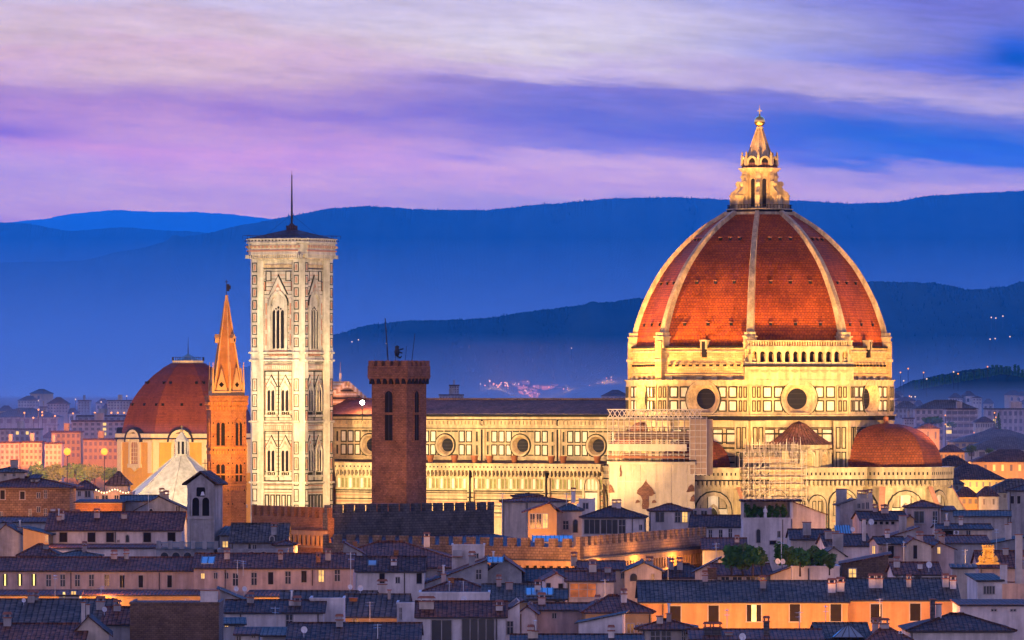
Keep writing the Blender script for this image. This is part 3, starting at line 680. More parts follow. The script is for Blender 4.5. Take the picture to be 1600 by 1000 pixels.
# lower block under the exedrae, with blind arches and the pierced parapet
lb = MB()
for a in (-45, -135):
    f = facef(lb, a, 32.5)
    f.slab(-12, 12, 0, 35, -8, 0); f.slab(-12.3, 12.3, 35, 36.4, -8, 0.5); f.slab(-12.5, 12.5, 36.4, 36.7, -8, 1.0, m=2); f.slab(-12.5, 12.5, 36.7, 38.9, -8, 1.05); f.slab(-12.6, 12.6, 38.9, 39.2, -8, 1.25)
    for k in range(26):
        u = -12+k*0.95; f.slab(u-0.17, u+0.17, 37.55, 38.15, 1.0, 1.07, m=2); f.slab(u-0.26, u+0.26, 35.3, 36.5, 0.45, 1.0); f.slab(u+0.3, u+0.6, 35.5, 36.3, 0.5, 0.54, m=2)
    for u, w_ in ((-7.4, 5.0), (-1.6, 2.0), (1.9, 2.6), (7.6, 5.0)):
        f.arch_ring(u, w_, 24, 31.5, 0.55, 0, 0.4, 0); f.arch_ring(u, w_+1.1, 24, 31.5, 0.22, 0, 0.3, 1); f.arch(u, w_, 24, 31.5, 0, 0.03, 0)
        for v in (-0.25, 0.25): f.panel(u+v*w_-w_*0.17, u+v*w_+w_*0.17, 29.0, 32.2, 0.16, 0.1, 1, 0)
    for k in range(6): f.slab(-12, 12, 27.8-k*1.6, 28.1-k*1.6, d1=0.06, m=1 if k % 2 else 3)
lb.build('lower_wall', [M_MARBLE, M_GREEN, M_DARK, M_PINK], cath)
# ---------------- nave
zn = lambda py: HC+(YH-py)/7.22
WX0, WX1 = -103.0, -26.0
nv = MB(); f = Face(nv, (0, -10.6, 0), (1,0,0), (0,-1,0))
nv.box(WX0, WX1, -9.2, 10.6, 0, zn(646), 3)
bays = (-33.9, -52.5, -71.2, -90.2); edges = [-24.4, -43.2, -61.9, -80.7, -99.8]
zoc = zn(696)
for i, b in enumerate(bays):
    e1, e0 = edges[i], edges[i+1]
    wall_hole(f, e0, e1, zn(724), zn(646), b, zoc, 2.0)
    f.slab(e0-0.7, e0+0.7, zn(722), zn(655), d1=0.35, m=0); f.slab(e0-0.2, e0+0.2, zn(722), zn(655), d1=0.42, m=2)
    for (za, zb) in ((zn(691.5), zn(673)), (zn(712), zn(694.5))):
        f.panel(e0+0.9, e0+1.8, za, zb, 0.2, 0.14, 0, 1)
        f.panel(e1-1.8, e1-0.9, za, zb, 0.2, 0.14, 0, 1)
        u = e0+2.2
        while u+1.5 < e1-2.0:
            if not (abs(u+0.75-b) < 2.6): f.panel(u, u+1.5, za, zb, 0.25, 0.12, 1, 4)
            elif abs(u+0.75-b) >= 1.2 or True:
                zt = zb if zb > zoc+2.2 else None
                if zt: f.slab(u, u+1.5, zb-0.3, zb, d1=0.12, m=1)
                else: f.slab(u, u+1.5, za, za+0.26, d1=0.12, m=1)
            u += 1.78
f.slab(WX0, -25, zn(655), zn(646.5), d1=0.9, m=0); f.slab(WX0, -25, zn(656.4), zn(655), d1=1.0, m=2); f.slab(WX0, -25, zn(651.5), zn(650.2), d1=0.97, m=1)
f.slab(WX0, -25, zn(665), zn(656.4), d1=0.35, m=3); f.slab(WX0, -25, zn(671), zn(665), d1=0.5, m=0); f.slab(WX0, -25, zn(670), zn(668.8), d1=0.55, m=1)
u = WX0+0.6
while u < -26: f.slab(u, u+0.45, zn(663.5), zn(658), d1=0.6, m=0); u += 0.9
f.slab(WX0, -25, zn(717), zn(713.5), d1=0.4, m=0); f.slab(WX0, -25, zn(722), zn(719), d1=0.25, m=2); f.slab(WX0, -25, zn(728), zn(722), d1=0.25, m=0)
nave = nv.build('nave_wall', [M_MARBLE, M_GREEN, M_DARK, M_RIB, M_PANEL], cath)
for b in bays: oculus(cath, -90, 10.6, b, zoc, 2.62, 2.0, 1.45, 1.1)
rf = MB(); zr0, zr1 = zn(647.5), zn(624); y0 = 11.9
rf.add([(WX0,-y0,zr0),(-22,-y0,zr0),(-22,0,zr1),(WX0,0,zr1),(WX0,y0,zr0),(-22,y0,zr0)], [(0,1,2,3),(3,2,5,4)], 0)
rf.add([(WX0,-y0,zr0-0.4),(-22,-y0,zr0-0.4),(-22,-y0,zr0),(WX0,-y0,zr0)], [(0,1,2,3)], 1)
rf.bar((WX0,0,zr1+0.05),(-22,0,zr1+0.05),0.22,0,6)
rf.build('nave_roof', [M_LEADROOF, M_DARK], cath)
# aisle
al = MB(); f = Face(al, (0, -20.6, 0), (1,0,0), (0,-1,0)); za = lambda py: HC+(YH-py)/7.30
AX0 = -93.0; AX1 = -27.0
al.box(AX0, AX1, -20.6, -10.7, 0, za(727), 0)
al.add([(AX0,-20.4,za(727)+0.02),(AX1,-20.4,za(727)+0.02),(AX1,-11.1,za(721)),(AX0,-11.1,za(721))], [(0,1,2,3)], 4)
f.slab(AX0, AX1, za(734.5), za(725.5), -0.5, 0.95, m=0); f.slab(AX0, AX1, za(725.5), za(724.3), -0.6, 1.15, m=0); f.slab(AX0, AX1, za(735.8), za(734.5), d1=1.05, m=0)
f.slab(AX0, AX1, za(746.5), za(735.8), d1=0.12, m=5)
u = AX0+0.5
while u < AX1-0.3:
    f.slab(u-0.16, u+0.16, za(731.5), za(729), d1=0.98, m=2)
    f.slab(u-0.14, u+0.14, za(745), za(736), d1=0.85, m=0); f.slab(u-0.22, u+0.22, za(738.5), za(735.8), d1=0.95, m=0); f.poly([(u+0.2,za(743)),(u+0.74,za(743)),(u+0.74,za(739)),(u+0.47,za(737.2)),(u+0.2,za(739))], 0.12, 0.16, 2)
    u += 0.95
f.slab(AX0, AX1, za(748.3), za(746.5), d1=0.35, m=0); f.slab(AX0, AX1, za(767), za(764.5), d1=0.35, m=0); f.slab(AX0, AX1, za(769), za(767), d1=0.2, m=1)
u = AX0+0.3; k = 0
while u < AX1-0.8:
    f.slab(u, u+0.32, za(764.5), za(748.3), d1=0.2, m=0); f.slab(u+0.32, u+0.95, za(764), za(749), d1=0.06, m=7 if (k % 3) else 6)
    u += 0.95; k += 1
for k, (p0, p1, mm) in enumerate(((772,770.5,1),(777,774,3),(782,780.5,1),(787,784,3),(792,790.5,1),(797,794.5,3),(803,801,1),(810,807,3))): f.slab(AX0, AX1, za(p0), za(p1), d1=0.07, m=mm)
for e in (-43.2+3.0, -61.9+3.0, -80.7+3.0):
    f.slab(e-0.75, e+0.75, 0, za(747), d1=0.75, m=0); f.slab(e-0.13, e+0.13, 0, za(735), d1=1.2, m=2)
    for k in range(5): f.slab(e-0.75, e+0.75, za(772+k*7), za(770+k*7), d1=0.8, m=1)
f.arch_ring(-29.6, 3.2, 24, za(757), 0.5, 0, 0.5, 0); f.arch(-29.6, 3.2, 24, za(757), 0.0, 0.1, 6)
aisle = al.build('aisle_wall', [M_MARBLE, M_GREEN, M_DARK, M_PINK, M_LEADROOF, M_RIB, M_PANEL, stone('pale_serpentine', (0.27,0.26,0.10), 0.3, 0.6)], cath)
for u in (-31.2, -39.5, -42.4, -51.5, -57.6, -61.3, -66.3, -72.3, -76):
    w = MB(); w.lathe([(0.02,39.4),(0.45,39.4),(0.8,41.1),(0.9,41.2),(0.7,41.2),(0.02,41.0)], 10, (u, -15.2)); w.build('terracotta_urn', [M_TERRA], aisle)
# west front seen over the roof
wf = MB()
zp = zn(598); zk = zn(641)
wf.add([(-105,-13,0),(-105,13,0),(-105,13,zk),(-105,0,zp),(-105,-13,zk),(-102.5,-13,0),(-102.5,13,0),(-102.5,13,zk),(-102.5,0,zp),(-102.5,-13,zk)], [(0,4,3,2,1),(5,6,7,8,9),(0,5,9,4),(4,9,8,3),(3,8,7,2),(2,7,6,1)], 1)
for s_ in (-1, 1):
    for k in range(15):
        t = k/15; y = s_*13*(1-t); z = zk+(zp-zk)*t
        wf.box(-105.3,-102.2, y-0.45, y+0.45, z-0.4, z+0.75, 0 if k % 2 else 1)
for k in range(7):
    t = k/7; wf.box(-102.5,-102.35,-12*(1-t),12*(1-t), zk+(zp-zk)*t-0.2, zk+(zp-zk)*t+0.25, 2 if k % 2 else 0)
wf.box(-104.2,-103.8,-0.2,0.2, zp, zp+2.2, 0); wf.bar((-104,0,zp+2),(-104,0,zp+4.6),0.06,1)
wf.box(-106,-101,-24,-13.2,0,zn(632),0); wf.box(-106.4,-100.6,-24.4,-13,zn(632),zn(629),0)
for k in range(9): wf.box(-106.3+k*0.64,-106.0+k*0.64,-24.5,-24.2,zn(629),zn(625.5),0)
wf.build('west_front', [M_PANEL, M_MARBLE, M_GREEN], cath)
# ------------------------------------------------------------------ campanile
YC = 1363.0; sc_ = F/YC
zz = lambda py: HC+(YH-py)/sc_
camp = thing('campanile', 'tall square marble bell tower with corner buttresses and a flat dark roof', 'bell tower', (ax(456, YC), YC, 0), CROT)
S = 12.3; H = S/2
b = MB(); b.box(-H+0.6, H-0.6, -H+0.6, H-0.6, 0, zz(405), 0)
stages = ((567,660),(660,755))
for sx in (-1, 1):
    for sy in (-1, 1):
        c = (sx*(H-0.9), sy*(H-0.9)); b.prism(octv(1.75, c), 0, zz(405), 0)
for a in (-90, 0, 180, 90):
    f = facef(b, a, H-0.6)
    L = H-2.6
    for pz in (553, 565, 660, 755):
        f.slab(-H+0.2, H-0.2, zz(pz), zz(pz-3), d1=0.55, m=0); f.slab(-H+0.3, H-0.3, zz(pz+1.4), zz(pz), d1=0.3, m=1)
    for pz in (569, 663):
        f.slab(-L, L, zz(pz+9), zz(pz+1), d1=0.2, m=2); 
        for k in range(16): f.slab(-L+0.1+k*0.5, -L+0.4+k*0.5, zz(pz+8), zz(pz+2), d1=0.28, m=0)
    for i, pz in enumerate(range(424, 742, 6)):            # thin inlaid courses of green and pink
        f.slab(-L-0.4, L+0.4, zz(pz+0.9), zz(pz), d1=0.03, m=2 if i % 2 else 1)
    # lower courses
    for k, pz in enumerate((743, 750, 757.5, 763, 768)): f.slab(-H+0.4, H-0.4, zz(pz+1.6), zz(pz), d1=0.12, m=1 if k % 2 else 2)
    for k in range(6): f.panel(-L+0.1+k*1.4, -L+1.2+k*1.4, zz(795), zz(772), 0.28, 0.12, 1, 0)
    for pz in (800, 806, 812): f.slab(-H+0.4, H-0.4, zz(pz+1.6), zz(pz), d1=0.12, m=1)
    # two middle stages: pairs of two-light windows under gables
    for p0 in (574, 668):
        pt, pb = p0+5, p0+84
        f.frame(-L, L, zz(pb), zz(pt), 0.2, 0.1, 1)
        for uc in (-L/2, L/2):
            f.slab(uc-L/2+0.1, uc-L/2+0.5, zz(p0+66), zz(p0+24), d1=0.1, m=2) if uc < 0 else f.slab(uc+L/2-0.5, uc+L/2-0.1, zz(p0+66), zz(p0+24), d1=0.1, m=2)
            f.poly([(uc-1.58, zz(p0+30)), (uc+1.58, zz(p0+30)), (uc, zz(p0+11))], 0, 0.12, 1); f.poly([(uc-1.35, zz(p0+30)), (uc+1.35, zz(p0+30)), (uc, zz(p0+13.5))], 0.12, 0.2, 0)
            f.poly([(uc-0.5, zz(p0+27)), (uc+0.5, zz(p0+27)), (uc, zz(p0+20))], 0.2, 0.26, 2)
            f.arch(uc, 2.5, zz(p0+69), zz(p0+36), 0.0, 0.22, 0, 0.5)
            f.slab(uc-1.5, uc+1.5, zz(p0+77), zz(p0+74), d1=0.5, m=0)
            for q in (-0.5, 0.5): f.frame(uc+q-0.35, uc+q+0.35, zz(p0+74), zz(p0+69.5), 0.14, 0.3, 1)
        f.slab(-0.12, 0.12, zz(pb), zz(pt), d1=0.14, m=1)
    # top stage
    f.slab(-L, -2.5, zz(546), zz(470), d1=0.08, m=0)
    f.poly([(-2.45, zz(461)), (2.45, zz(461)), (0, zz(429))], 0, 0.15, 1); f.poly([(-2.2, zz(461)), (2.2, zz(461)), (0, zz(432.5))], 0.15, 0.3, 0)
    f.poly([(-1.1, zz(459)), (1.1, zz(459)), (0, zz(443))], 0.3, 0.36, 2); f.disc(0, zz(453), 0.5, 0.4, 0)
    f.arch_ring(0, 3.6, zz(547), zz(474), 0.55, 0, 0.4, 0, 0.25); f.arch_ring(0, 4.7, zz(478), zz(474), 0.2, 0, 0.3, 1, 0.25)
    f.slab(-2.3, 2.3, zz(556), zz(548), d1=0.3, m=2)
    for s_ in (-1, 1):
        f.slab(s_*3.05-0.3, s_*3.05+0.3, zz(547), zz(466), d1=0.14, m=0)
        for k in range(3): f.slab(s_*3.05-0.16, s_*3.05+0.16, zz(540-k*24), zz(522-k*24), d1=0.2, m=2)
        f.panel(s_*2.5-0.7, s_*2.5+0.7, zz(440), zz(424), 0.18, 0.14, 1, 0)
        f.panel(s_*3.6-0.45, s_*3.6+0.45, zz(455), zz(440), 0.15, 0.14, 1, 2)
    f.slab(-H+0.3, H-0.3, zz(419), zz(414), d1=0.15, m=3); f.slab(-H+0.3, H-0.3, zz(421), zz(420), d1=0.25, m=1)
    # corner buttress inlay
    for s_ in (-1, 1):
        fb = facef(b, a, H+0.70); u = s_*(H-0.9)
        z = 410
        while z < 796:
            hgt = 16 if z < 560 else 21
            if not (546 < z < 568 or 650 < z < 666 or 742 < z < 758):
                fb.panel(u-0.62, u+0.62, zz(z+hgt), zz(z+1), 0.2, 0.06, 1, 0); fb.slab(u-0.2, u+0.2, zz(z+hgt-3), zz(z+4), d1=0.1, m=2 if z < 740 else 0)
            z += hgt+3.5
        for pz in (553, 565, 660, 755): fb.slab(u-0.9, u+0.9, zz(pz), zz(pz-3), d1=0.4, m=0)
# crowning cornice on corbels
for z0, z1, h in ((407.5,405.5,H+0.6),(399,396.5,H+1.5),(396.5,381,H+1.45),(381,378.5,H+1.75),(378.5,375,H+1.6),(375,373.5,H+1.8)):
    p = [(-h,-h),(h,-h),(h,h),(-h,h)]; k = 1.9
    pts = [(-h+k,-h),(h-k,-h),(h,-h+k),(h,h-k),(h-k,h),(-h+k,h),(-h,h-k),(-h,-h+k)]
    b.prism(pts, zz(z0), zz(z1), 0)
pA = [(-H-0.6+1.9,-H-0.6),(H+0.6-1.9,-H-0.6),(H+0.6,-H-0.6+1.9),(H+0.6,H+0.6-1.9),(H+0.6-1.9,H+0.6),(-H-0.6+1.9,H+0.6),(-H-0.6,H+0.6-1.9),(-H-0.6,-H-0.6+1.9)]
q_ = (H+1.5)/(H+0.6); b.prism(pA, zz(405.5), zz(399), 3, [(x*q_, y*q_) for x, y in pA])
for a in (-90, 0, 180, 90):
    f = facef(b, a, H+0.62)
    for k in range(24):
        u = -H+0.25+k*0.55; f.slab(u-0.13, u+0.13, zz(404.5), zz(399), d1=0.85, m=0)
    f2 = facef(b, a, H+1.45); f2.slab(-H, H, zz(394), zz(391.5), d1=0.12, m=2); f2.slab(-H, H, zz(389), zz(384), d1=0.08, m=3)
    for k in range(13): f2.slab(-H+0.3+k, -H+0.75+k, zz(388), zz(385), d1=0.14, m=2)
    f3 = facef(b, a, H+1.6)
    for k in range(16): f3.slab(-H-0.2+k*0.86, -H+0.1+k*0.86, zz(377.8), zz(375.8), d1=0.05, m=1)
b.build('tower_shaft', [M_MARBLE2, M_GREEN, M_PINK, M_RIB], camp)
for a in (-90, 0):
    for p0 in (574, 668):
        for uc in (-(H-2.6)/2, (H-2.6)/2):
            w = MB(); f = facef(w, a, H-0.6)
            f.arch(uc-0.52, 0.72, zz(p0+68), zz(p0+39), 0.2, 0.26, 1, 0.5); f.arch(uc+0.52, 0.72, zz(p0+68), zz(p0+39), 0.2, 0.26, 1, 0.5)
            f.arch_ring(uc, 1.9, zz(p0+68), zz(p0+37), 0.22, 0.2, 0.45, 0, 0.5); f.slab(uc-0.12, uc+0.12, zz(p0+68), zz(p0+36), 0.2, 0.42)
            w.build('window', [M_MARBLE2, M_DARK], camp)
    w = MB(); f = facef(w, a, H-0.6)
    f.arch(0, 3.5, zz(546), zz(476), 0.0, 0.05, 0, 0.25)
    for uc in (-1.05, 0, 1.05): f.arch(uc, 0.8, zz(545), zz(489), 0.05, 0.12, 1, 0.5)
    for uc in (-0.53, 0.53): f.slab(uc-0.11, uc+0.11, zz(545), zz(486), 0.05, 0.38)
    f.disc(0, zz(481), 0.28, 0.1, 1); f.disc(-0.6, zz(483), 0.2, 0.1, 1); f.disc(0.6, zz(483), 0.2, 0.1, 1)
    for s_ in (-1, 1): f.slab(s_*1.66-0.1, s_*1.66+0.1, zz(545), zz(478), 0.05, 0.34)
    w.build('belfry_window', [M_MARBLE2, M_DARK], camp)
w = MB(); h = H+1.3
w.add([(-h,-h,zz(374)),(h,-h,zz(374)),(h,h,zz(374)),(-h,h,zz(374)),(0,0,zz(357))], [(0,1,4),(1,2,4),(2,3,4),(3,0,4)], 0)
w.box(-0.9,0.9,-0.9,0.9,zz(362),zz(352.5),0); w.lathe([(0.8,zz(352.5)),(0.3,zz(349))], 8)
w.build('pyramid_roof', [M_LEADROOF], camp)
w = MB(); w.bar((0,0,zz(353)),(0,0,zz(273)),0.27,0,6,0.12); w.bar((0,0,zz(273)),(0,0,zz(267)),0.04)
for dx_, dy_ in ((1,1),(-1,1),(1,-1),(-1,-1)): w.bar((0,0,zz(335)),(dx_*4,dy_*4,zz(367)),0.025,0,3)
w.build('mast', [M_BRONZE], camp)
w = MB(); h = H+1.6
for k in range(4):
    c4 = [(-h,-h),(h,-h),(h,h),(-h,h)]; p, q = Vector((*c4[k], zz(373.5))), Vector((*c4[(k+1)%4], zz(373.5)))
    for j in range(9): x = p+(q-p)*j/8; w.bar(x, x+Vector((0,0,0.7)), 0.045, 0, 4)
    w.bar(p+Vector((0,0,0.7)), q+Vector((0,0,0.7)), 0.045, 0, 4)
w.build('railing', [M_BRONZE], camp)
# ------------------------------------------------------------------ brick tower of the old palace
M_BRICKD = brick('dark_brick', (0.30,0.135,0.075), (0.19,0.085,0.05), (0.13,0.07,0.05), 0.62, 0.3, 0.035, 0.4)
M_BRICKO = brick('orange_brick', (0.46,0.20,0.075), (0.34,0.14,0.05), (0.24,0.11,0.05), 0.55, 0.28, 0.03, 0.3)
M_RUBBLE = brick('rubble_stone', (0.34,0.22,0.13), (0.22,0.14,0.09), (0.14,0.09,0.06), 0.7, 0.42, 0.05, 0.4)
M_RUBBLED = brick('grey_rubble', (0.14,0.125,0.12), (0.09,0.085,0.09), (0.06,0.06,0.06), 0.8, 0.42, 0.05, 0.4)
YB = 1060.0; zb = lambda py: HC+(YH-py)*YB/F
btw = thing('brick_tower', 'square dark brick tower with battlements and slim masts on top', 'tower', (ax(623.5, YB), YB, 0), CROT)
S = 6.75; H = S/2; b = MB(); b.box(-H, H, -H, H, 0, zb(600), 0)
h = H+0.5
b.prism([(-H,-H),(H,-H),(H,H),(-H,H)], zb(601), zb(590), 0, [(-h,-h),(h,-h),(h,h),(-h,h)])
b.box(-h, h, -h, h, zb(590), zb(572), 0); b.box(-h-0.06, h+0.06, -h-0.06, h+0.06, zb(588), zb(586.8), 0)
for a in (-90, 0, 90, 180):
    f = facef(b, a, h)
    for k in range(5):
        u = -h+0.7+k*(2*h-1.4)/4
        if k == 2: f.slab(u-0.42, u+0.42, zb(572), zb(563.5), -0.55, 0.0)
        elif k in (0, 4): f.slab(u-0.5, u+0.5, zb(572), zb(563.5), -0.55, -0.004 if a in (-90, 90) else 0.0)
        else: f.slab(u-0.4, u+0.4, zb(572), zb(563.5), -0.55, 0.0)
    for k in range(6):
        u = -h+0.85+k*(2*h-1.7)/5; f.arch(u, 0.62, zb(600), zb(594.5), -0.55, 0.02, 1)
b.build('tower_shaft', [M_BRICKD, M_DARK], btw)
for a in (-90, 0):
    w = MB(); f = facef(w, a, H)
    f.arch(0, 1.55, zb(688), zb(618), 0.0, 0.04, 1); f.arch_ring(0, 1.55, zb(688), zb(618), 0.22, 0, 0.14, 0)
    f.slab(-0.78, 0.78, zb(648), zb(644.5), 0.04, 0.2, 0); f.slab(-0.06, 0.06, zb(688), zb(612), 0.04, 0.1, 2); f.slab(-1.3, 1.3, zb(690.5), zb(688), 0, 0.25, 0)
    w.build('belfry_window', [M_BRICKD, M_DARK, M_BRONZE], btw)
for px_, p1_, r_ in ((592,497,0.13),(659.5,521,0.07),(640.5,541,0.05)):
    w = MB(); u = (px_-623.5)*YB/F; w.bar((u*0.8, -u*0.35, zb(575)), (u*0.8+ (u-u*0.8), -u*0.35, zb(p1_)), r_, 0, 6, r_*0.6)
    w.build('mast', [M_BRONZE], btw)
w = MB(); u = (620-623.5)*YB/F; w.bar((u-0.35,0,zb(575)),(u-0.35,0,zb(541)),0.06)      # weathervane in the shape of a rampant beast
w.lathe([(0.03,zb(558)),(0.32,zb(555)),(0.5,zb(550)),(0.38,zb(546)),(0.3,zb(543.5)),(0.42,zb(541.5)),(0.05,zb(539.5))], 8, (u,0))
w.bar((u+0.3,0,zb(547)),(u+1.2,0,zb(545)),0.12); w.bar((u+0.3,0,zb(550)),(u+1.0,0,zb(551.5)),0.12); w.bar((u,0,zb(556)),(u+0.6,0,zb(559)),0.16); w.bar((u+0.6,0,zb(559)),(u+0.9,0,zb(556)),0.1)
w.build('weathervane', [M_BRONZE], btw)
# ------------------------------------------------------------------ hexagonal brick bell tower with a spire
YD = 1085.0; zd = lambda py: HC+(YH-py)*YD/F; k_ = YD/F
M_SPIRE = stone('spire_plaster', (0.60,0.26,0.065), 0.25, 0.5, 0.7, 0.3)
M_SPIRET = stone('spire_trim', (0.74,0.44,0.17), 0.2, 0.5, 0.7, 0.2)
bad = thing('bell_tower', 'slender hexagonal brick bell tower topped by a tall orange spire', 'bell tower', (ax(354, YD), YD, 0), R(-16))
def hexv(r): return [(r*math.cos(R(60*k-60)), r*math.sin(R(60*k-60))) for k in range(6)]
rb_ = 32.5*k_; b = MB()
b.prism(hexv(rb_), 0, zd(640), 0)
b.prism(hexv(rb_), zd(641), zd(622), 0, hexv(rb_*1.10)); b.prism(hexv(rb_*1.12), zd(622), zd(618), 0)
for pz in (742, 700.5, 758.5): b.prism(hexv(rb_*1.03), zd(pz), zd(pz-2.2), 1)
for j in range(6):
    fa = -90+60*j+0; f = facef(b, -30+60*j, rb_*math.cos(R(30))); L = rb_
    for k in range(7):
        u = -L*0.5+0.25+k*(L-0.5)/6
        f.slab(u-0.13, u+0.13, zd(640), zd(635), d1=0.22, m=1); f.slab(u-0.13, u+0.13, zd(633), zd(628), d1=0.38, m=1); f.slab(u-0.1, u+0.1, zd(709), zd(704), d1=0.15, m=1); f.slab(u-0.1, u+0.1, zd(766), zd(761.5), d1=0.15, m=1)
    for k in range(8):
        random.seed(k*7+j); f.slab(random.choice((-1,1))*L*0.36-0.12, random.choice((-1,1))*L*0.36+0.12, zd(655+k*17), zd(653+k*17), d1=0.02, m=2) if False else None
    for s_ in (-1, 1):
        for k in range(7): f.slab(s_*L*0.38-0.11, s_*L*0.38+0.11, zd(662+k*21), zd(659.6+k*21), d1=0.02, m=2)
b.build('tower_shaft', [M_BRICKO, M_SPIRE, M_DARK], bad)
for j in range(6):
    for (pb, ps) in ((696, 664), (752, 729)):
        w = MB(); f = facef(w, -30+60*j, rb_*math.cos(R(30)))
        f.arch(-0.42, 0.66, zd(pb), zd(ps), 0.0, 0.06, 1, 0.4); f.arch(0.42, 0.66, zd(pb), zd(ps), 0.0, 0.06, 1, 0.4); f.slab(-0.1, 0.1, zd(pb), zd(ps-4), 0, 0.2, 0)
        f.arch_ring(0, 1.6, zd(pb), zd(ps), 0.16, 0, 0.15, 0, 0.5); f.slab(-1.0, 1.0, zd(pb+2), zd(pb), 0, 0.3, 0)
        w.build('window', [M_BRICKO, M_DARK], bad)
w = MB(); w.prism(hexv(30*k_), zd(618), zd(611), 1); w.prism(hexv(25*k_), zd(613), zd(470), 0, hexv(2.6*k_))
for k in range(6):
    p, q = hexv(25.3*k_)[k], hexv(2.8*k_)[k]; w.bar((*p, zd(612)), (*q, zd(470)), 0.22, 1, 5, 0.1)
w.prism(hexv(3.0*k_), zd(470), zd(461), 1, hexv(2.2*k_)); w.prism(hexv(3.6*k_), zd(471), zd(469.5), 1)
for j in range(6):
    f = facef(w, -30+60*j, 28*k_*math.cos(R(30)))
    f.poly([(-1.05, zd(611)), (1.05, zd(611)), (0, zd(575))], -0.35, 0.0, 1); f.disc(0, zd(601), 0.62, 0.03, 1)
    for dx_, dz_ in ((0.22,0),(-0.22,0),(0,0.22),(0,-0.22)): f.disc(dx_, zd(601)+dz_, 0.22, 0.05, 2, 10)
    q = R(60*j); er = Vector((math.cos(q), math.sin(q), 0))
    w.bar(er*28*k_+Vector((0,0,zd(611))), er*28*k_+Vector((0,0,zd(598))), 0.24, 1, 6); w.bar(er*28*k_+Vector((0,0,zd(598))), er*28*k_+Vector((0,0,zd(566))), 0.18, 1, 6, 0.05)
    if j % 2 == 0:
        f2 = facef(w, -30+60*j, 13.5*k_); f2.slab(-0.32, 0.32, zd(536), zd(528), -0.5, 0.55, 1); f2.slab(-0.15, 0.15, zd(534), zd(529), 0.55, 0.58, 2); f2.poly([(-0.4, zd(528)), (0.4, zd(528)), (0, zd(522))], -0.4, 0.6, 1)
w.build('spire', [M_SPIRE, M_SPIRET, M_DARK], bad)
w = MB(); w.bar((0,0,zd(462)),(0,0,zd(437)),0.06); w.poly = None
w.box(0.05,0.5,-0.05,0.05,zd(455),zd(444)); w.box(0.3,0.75,-0.05,0.05,zd(452),zd(446)); w.box(-0.3,0.3,-0.04,0.04,zd(441),zd(440))
w.build('weathervane', [M_BRONZE], bad)
# ------------------------------------------------------------------ red dome of the princes' chapel
YM = 1650.0; zm = lambda py: HC+(YH-py)*YM/F; km = YM/F
M_CHTILE = brick('chapel_dome_tiles', (0.28,0.068,0.036), (0.20,0.05,0.03), (0.12,0.036,0.025), 0.6, 0.45, 0.05, 0.3, 0.8, 0.12)
M_OCHRE = stone('ochre_plaster', (0.72,0.36,0.035), 0.12, 0.3, 0.8, 0.15)
M_CREAM = stone('pale_stucco', (0.78,0.62,0.36), 0.12, 0.3, 0.8, 0.15)
mch = thing('domed_chapel', 'ochre chapel with a smooth dark red dome behind the brick spire', 'chapel', (ax(294, YM), YM, 0), R(-3.5))
b = MB(); rr = 113*km
b.prism(octv(rr), 0, zm(684), 0); b.prism(octv(rr*1.02), zm(690.5), zm(686.5), 1); b.prism(octv(rr*1.045), zm(684), zm(677), 1); b.prism(octv(rr*1.02), zm(748), zm(745), 0)
b.prism(octv(rr*1.06), zm(685.5), zm(683.5), 2)
for j in range(8):
    f = facef(b, 45*j, rr*math.cos(R(22.5))); L = 2*rr*math.sin(R(22.5))
    for s_ in (-1, 1): f.slab(s_*(L/2-0.9)-0.8, s_*(L/2-0.9)+0.8, zm(738), zm(690.5), 0, 0.35, 1)
    f.arch_ring(0, 3.3, zm(724), zm(696), 0.75, 0, 0.5, 1); f.arch_ring(0, 4.6, zm(690), zm(688), 0.7, 0, 1.0, 1); f.arch_ring(0, 5.9, zm(690), zm(688), 0.5, -0.6, 1.1, 2); f.slab(-2.7, 2.7, zm(730), zm(724), 0, 0.6, 1)
    f.poly([(-1.4, zm(730)), (1.4, zm(730)), (0, zm(736))][::-1], 0, 0.4, 1)
b.build('drum', [M_OCHRE, M_CREAM, M_DARK], mch)
for j in range(8):
    w = MB(); f = facef(w, 45*j, rr*math.cos(R(22.5))); f.arch(0, 3.3, zm(724), zm(696), 0.0, 0.06, 0)
    for u in (-0.8, 0, 0.8): f.slab(u-0.09, u+0.09, zm(723), zm(690), 0.06, 0.16, 1)
    for k in range(4): f.slab(-1.6, 1.6, zm(700+k*6.5), zm(699.2+k*6.5), 0.06, 0.14, 1)
    w.build('window', [M_TERRA, M_CREAM], mch)
w = MB()
pf = [(679,108),(660,104),(640,98),(620,87.5),(602,73),(586,56),(574,39),(567.5,28)]
NZ2 = 4; q2 = []
for i in range(len(pf)-1):
    for s_ in range(NZ2):
        t = s_/NZ2; q2.append((pf[i][0]+(pf[i+1][0]-pf[i][0])*t, pf[i][1]+(pf[i+1][1]-pf[i][1])*t))
q2.append(pf[-1])
for _ in range(4): q2 = [q2[0]]+[(q2[i][0], (q2[i-1][1]+2*q2[i][1]+q2[i+1][1])/4) for i in range(1, len(q2)-1)]+[q2[-1]]
for j in range(8):
    a0, a1 = R(22.5+45*j), R(67.5+45*j); vs = []
    for py, r in q2:
        r *= km; vs += [(r*math.cos(a0), r*math.sin(a0), zm(py)), (r*math.cos(a1), r*math.sin(a1), zm(py))]
    w.add(vs, [(2*i, 2*i+1, 2*i+3, 2*i+2) for i in range(len(q2)-1)], 0)
for j in range(8):
    for py, us in ((632,(-5,0,5)),(598,(-3.4,3.4))):
        r = [b_ for a_, b_ in q2 if a_ <= py][0]*km; f = facef(w, 45*j, r*0.93)
        for u in us: f.slab(u-0.35, u+0.35, zm(py+2), zm(py-2), -0.9, 0.25, 1)
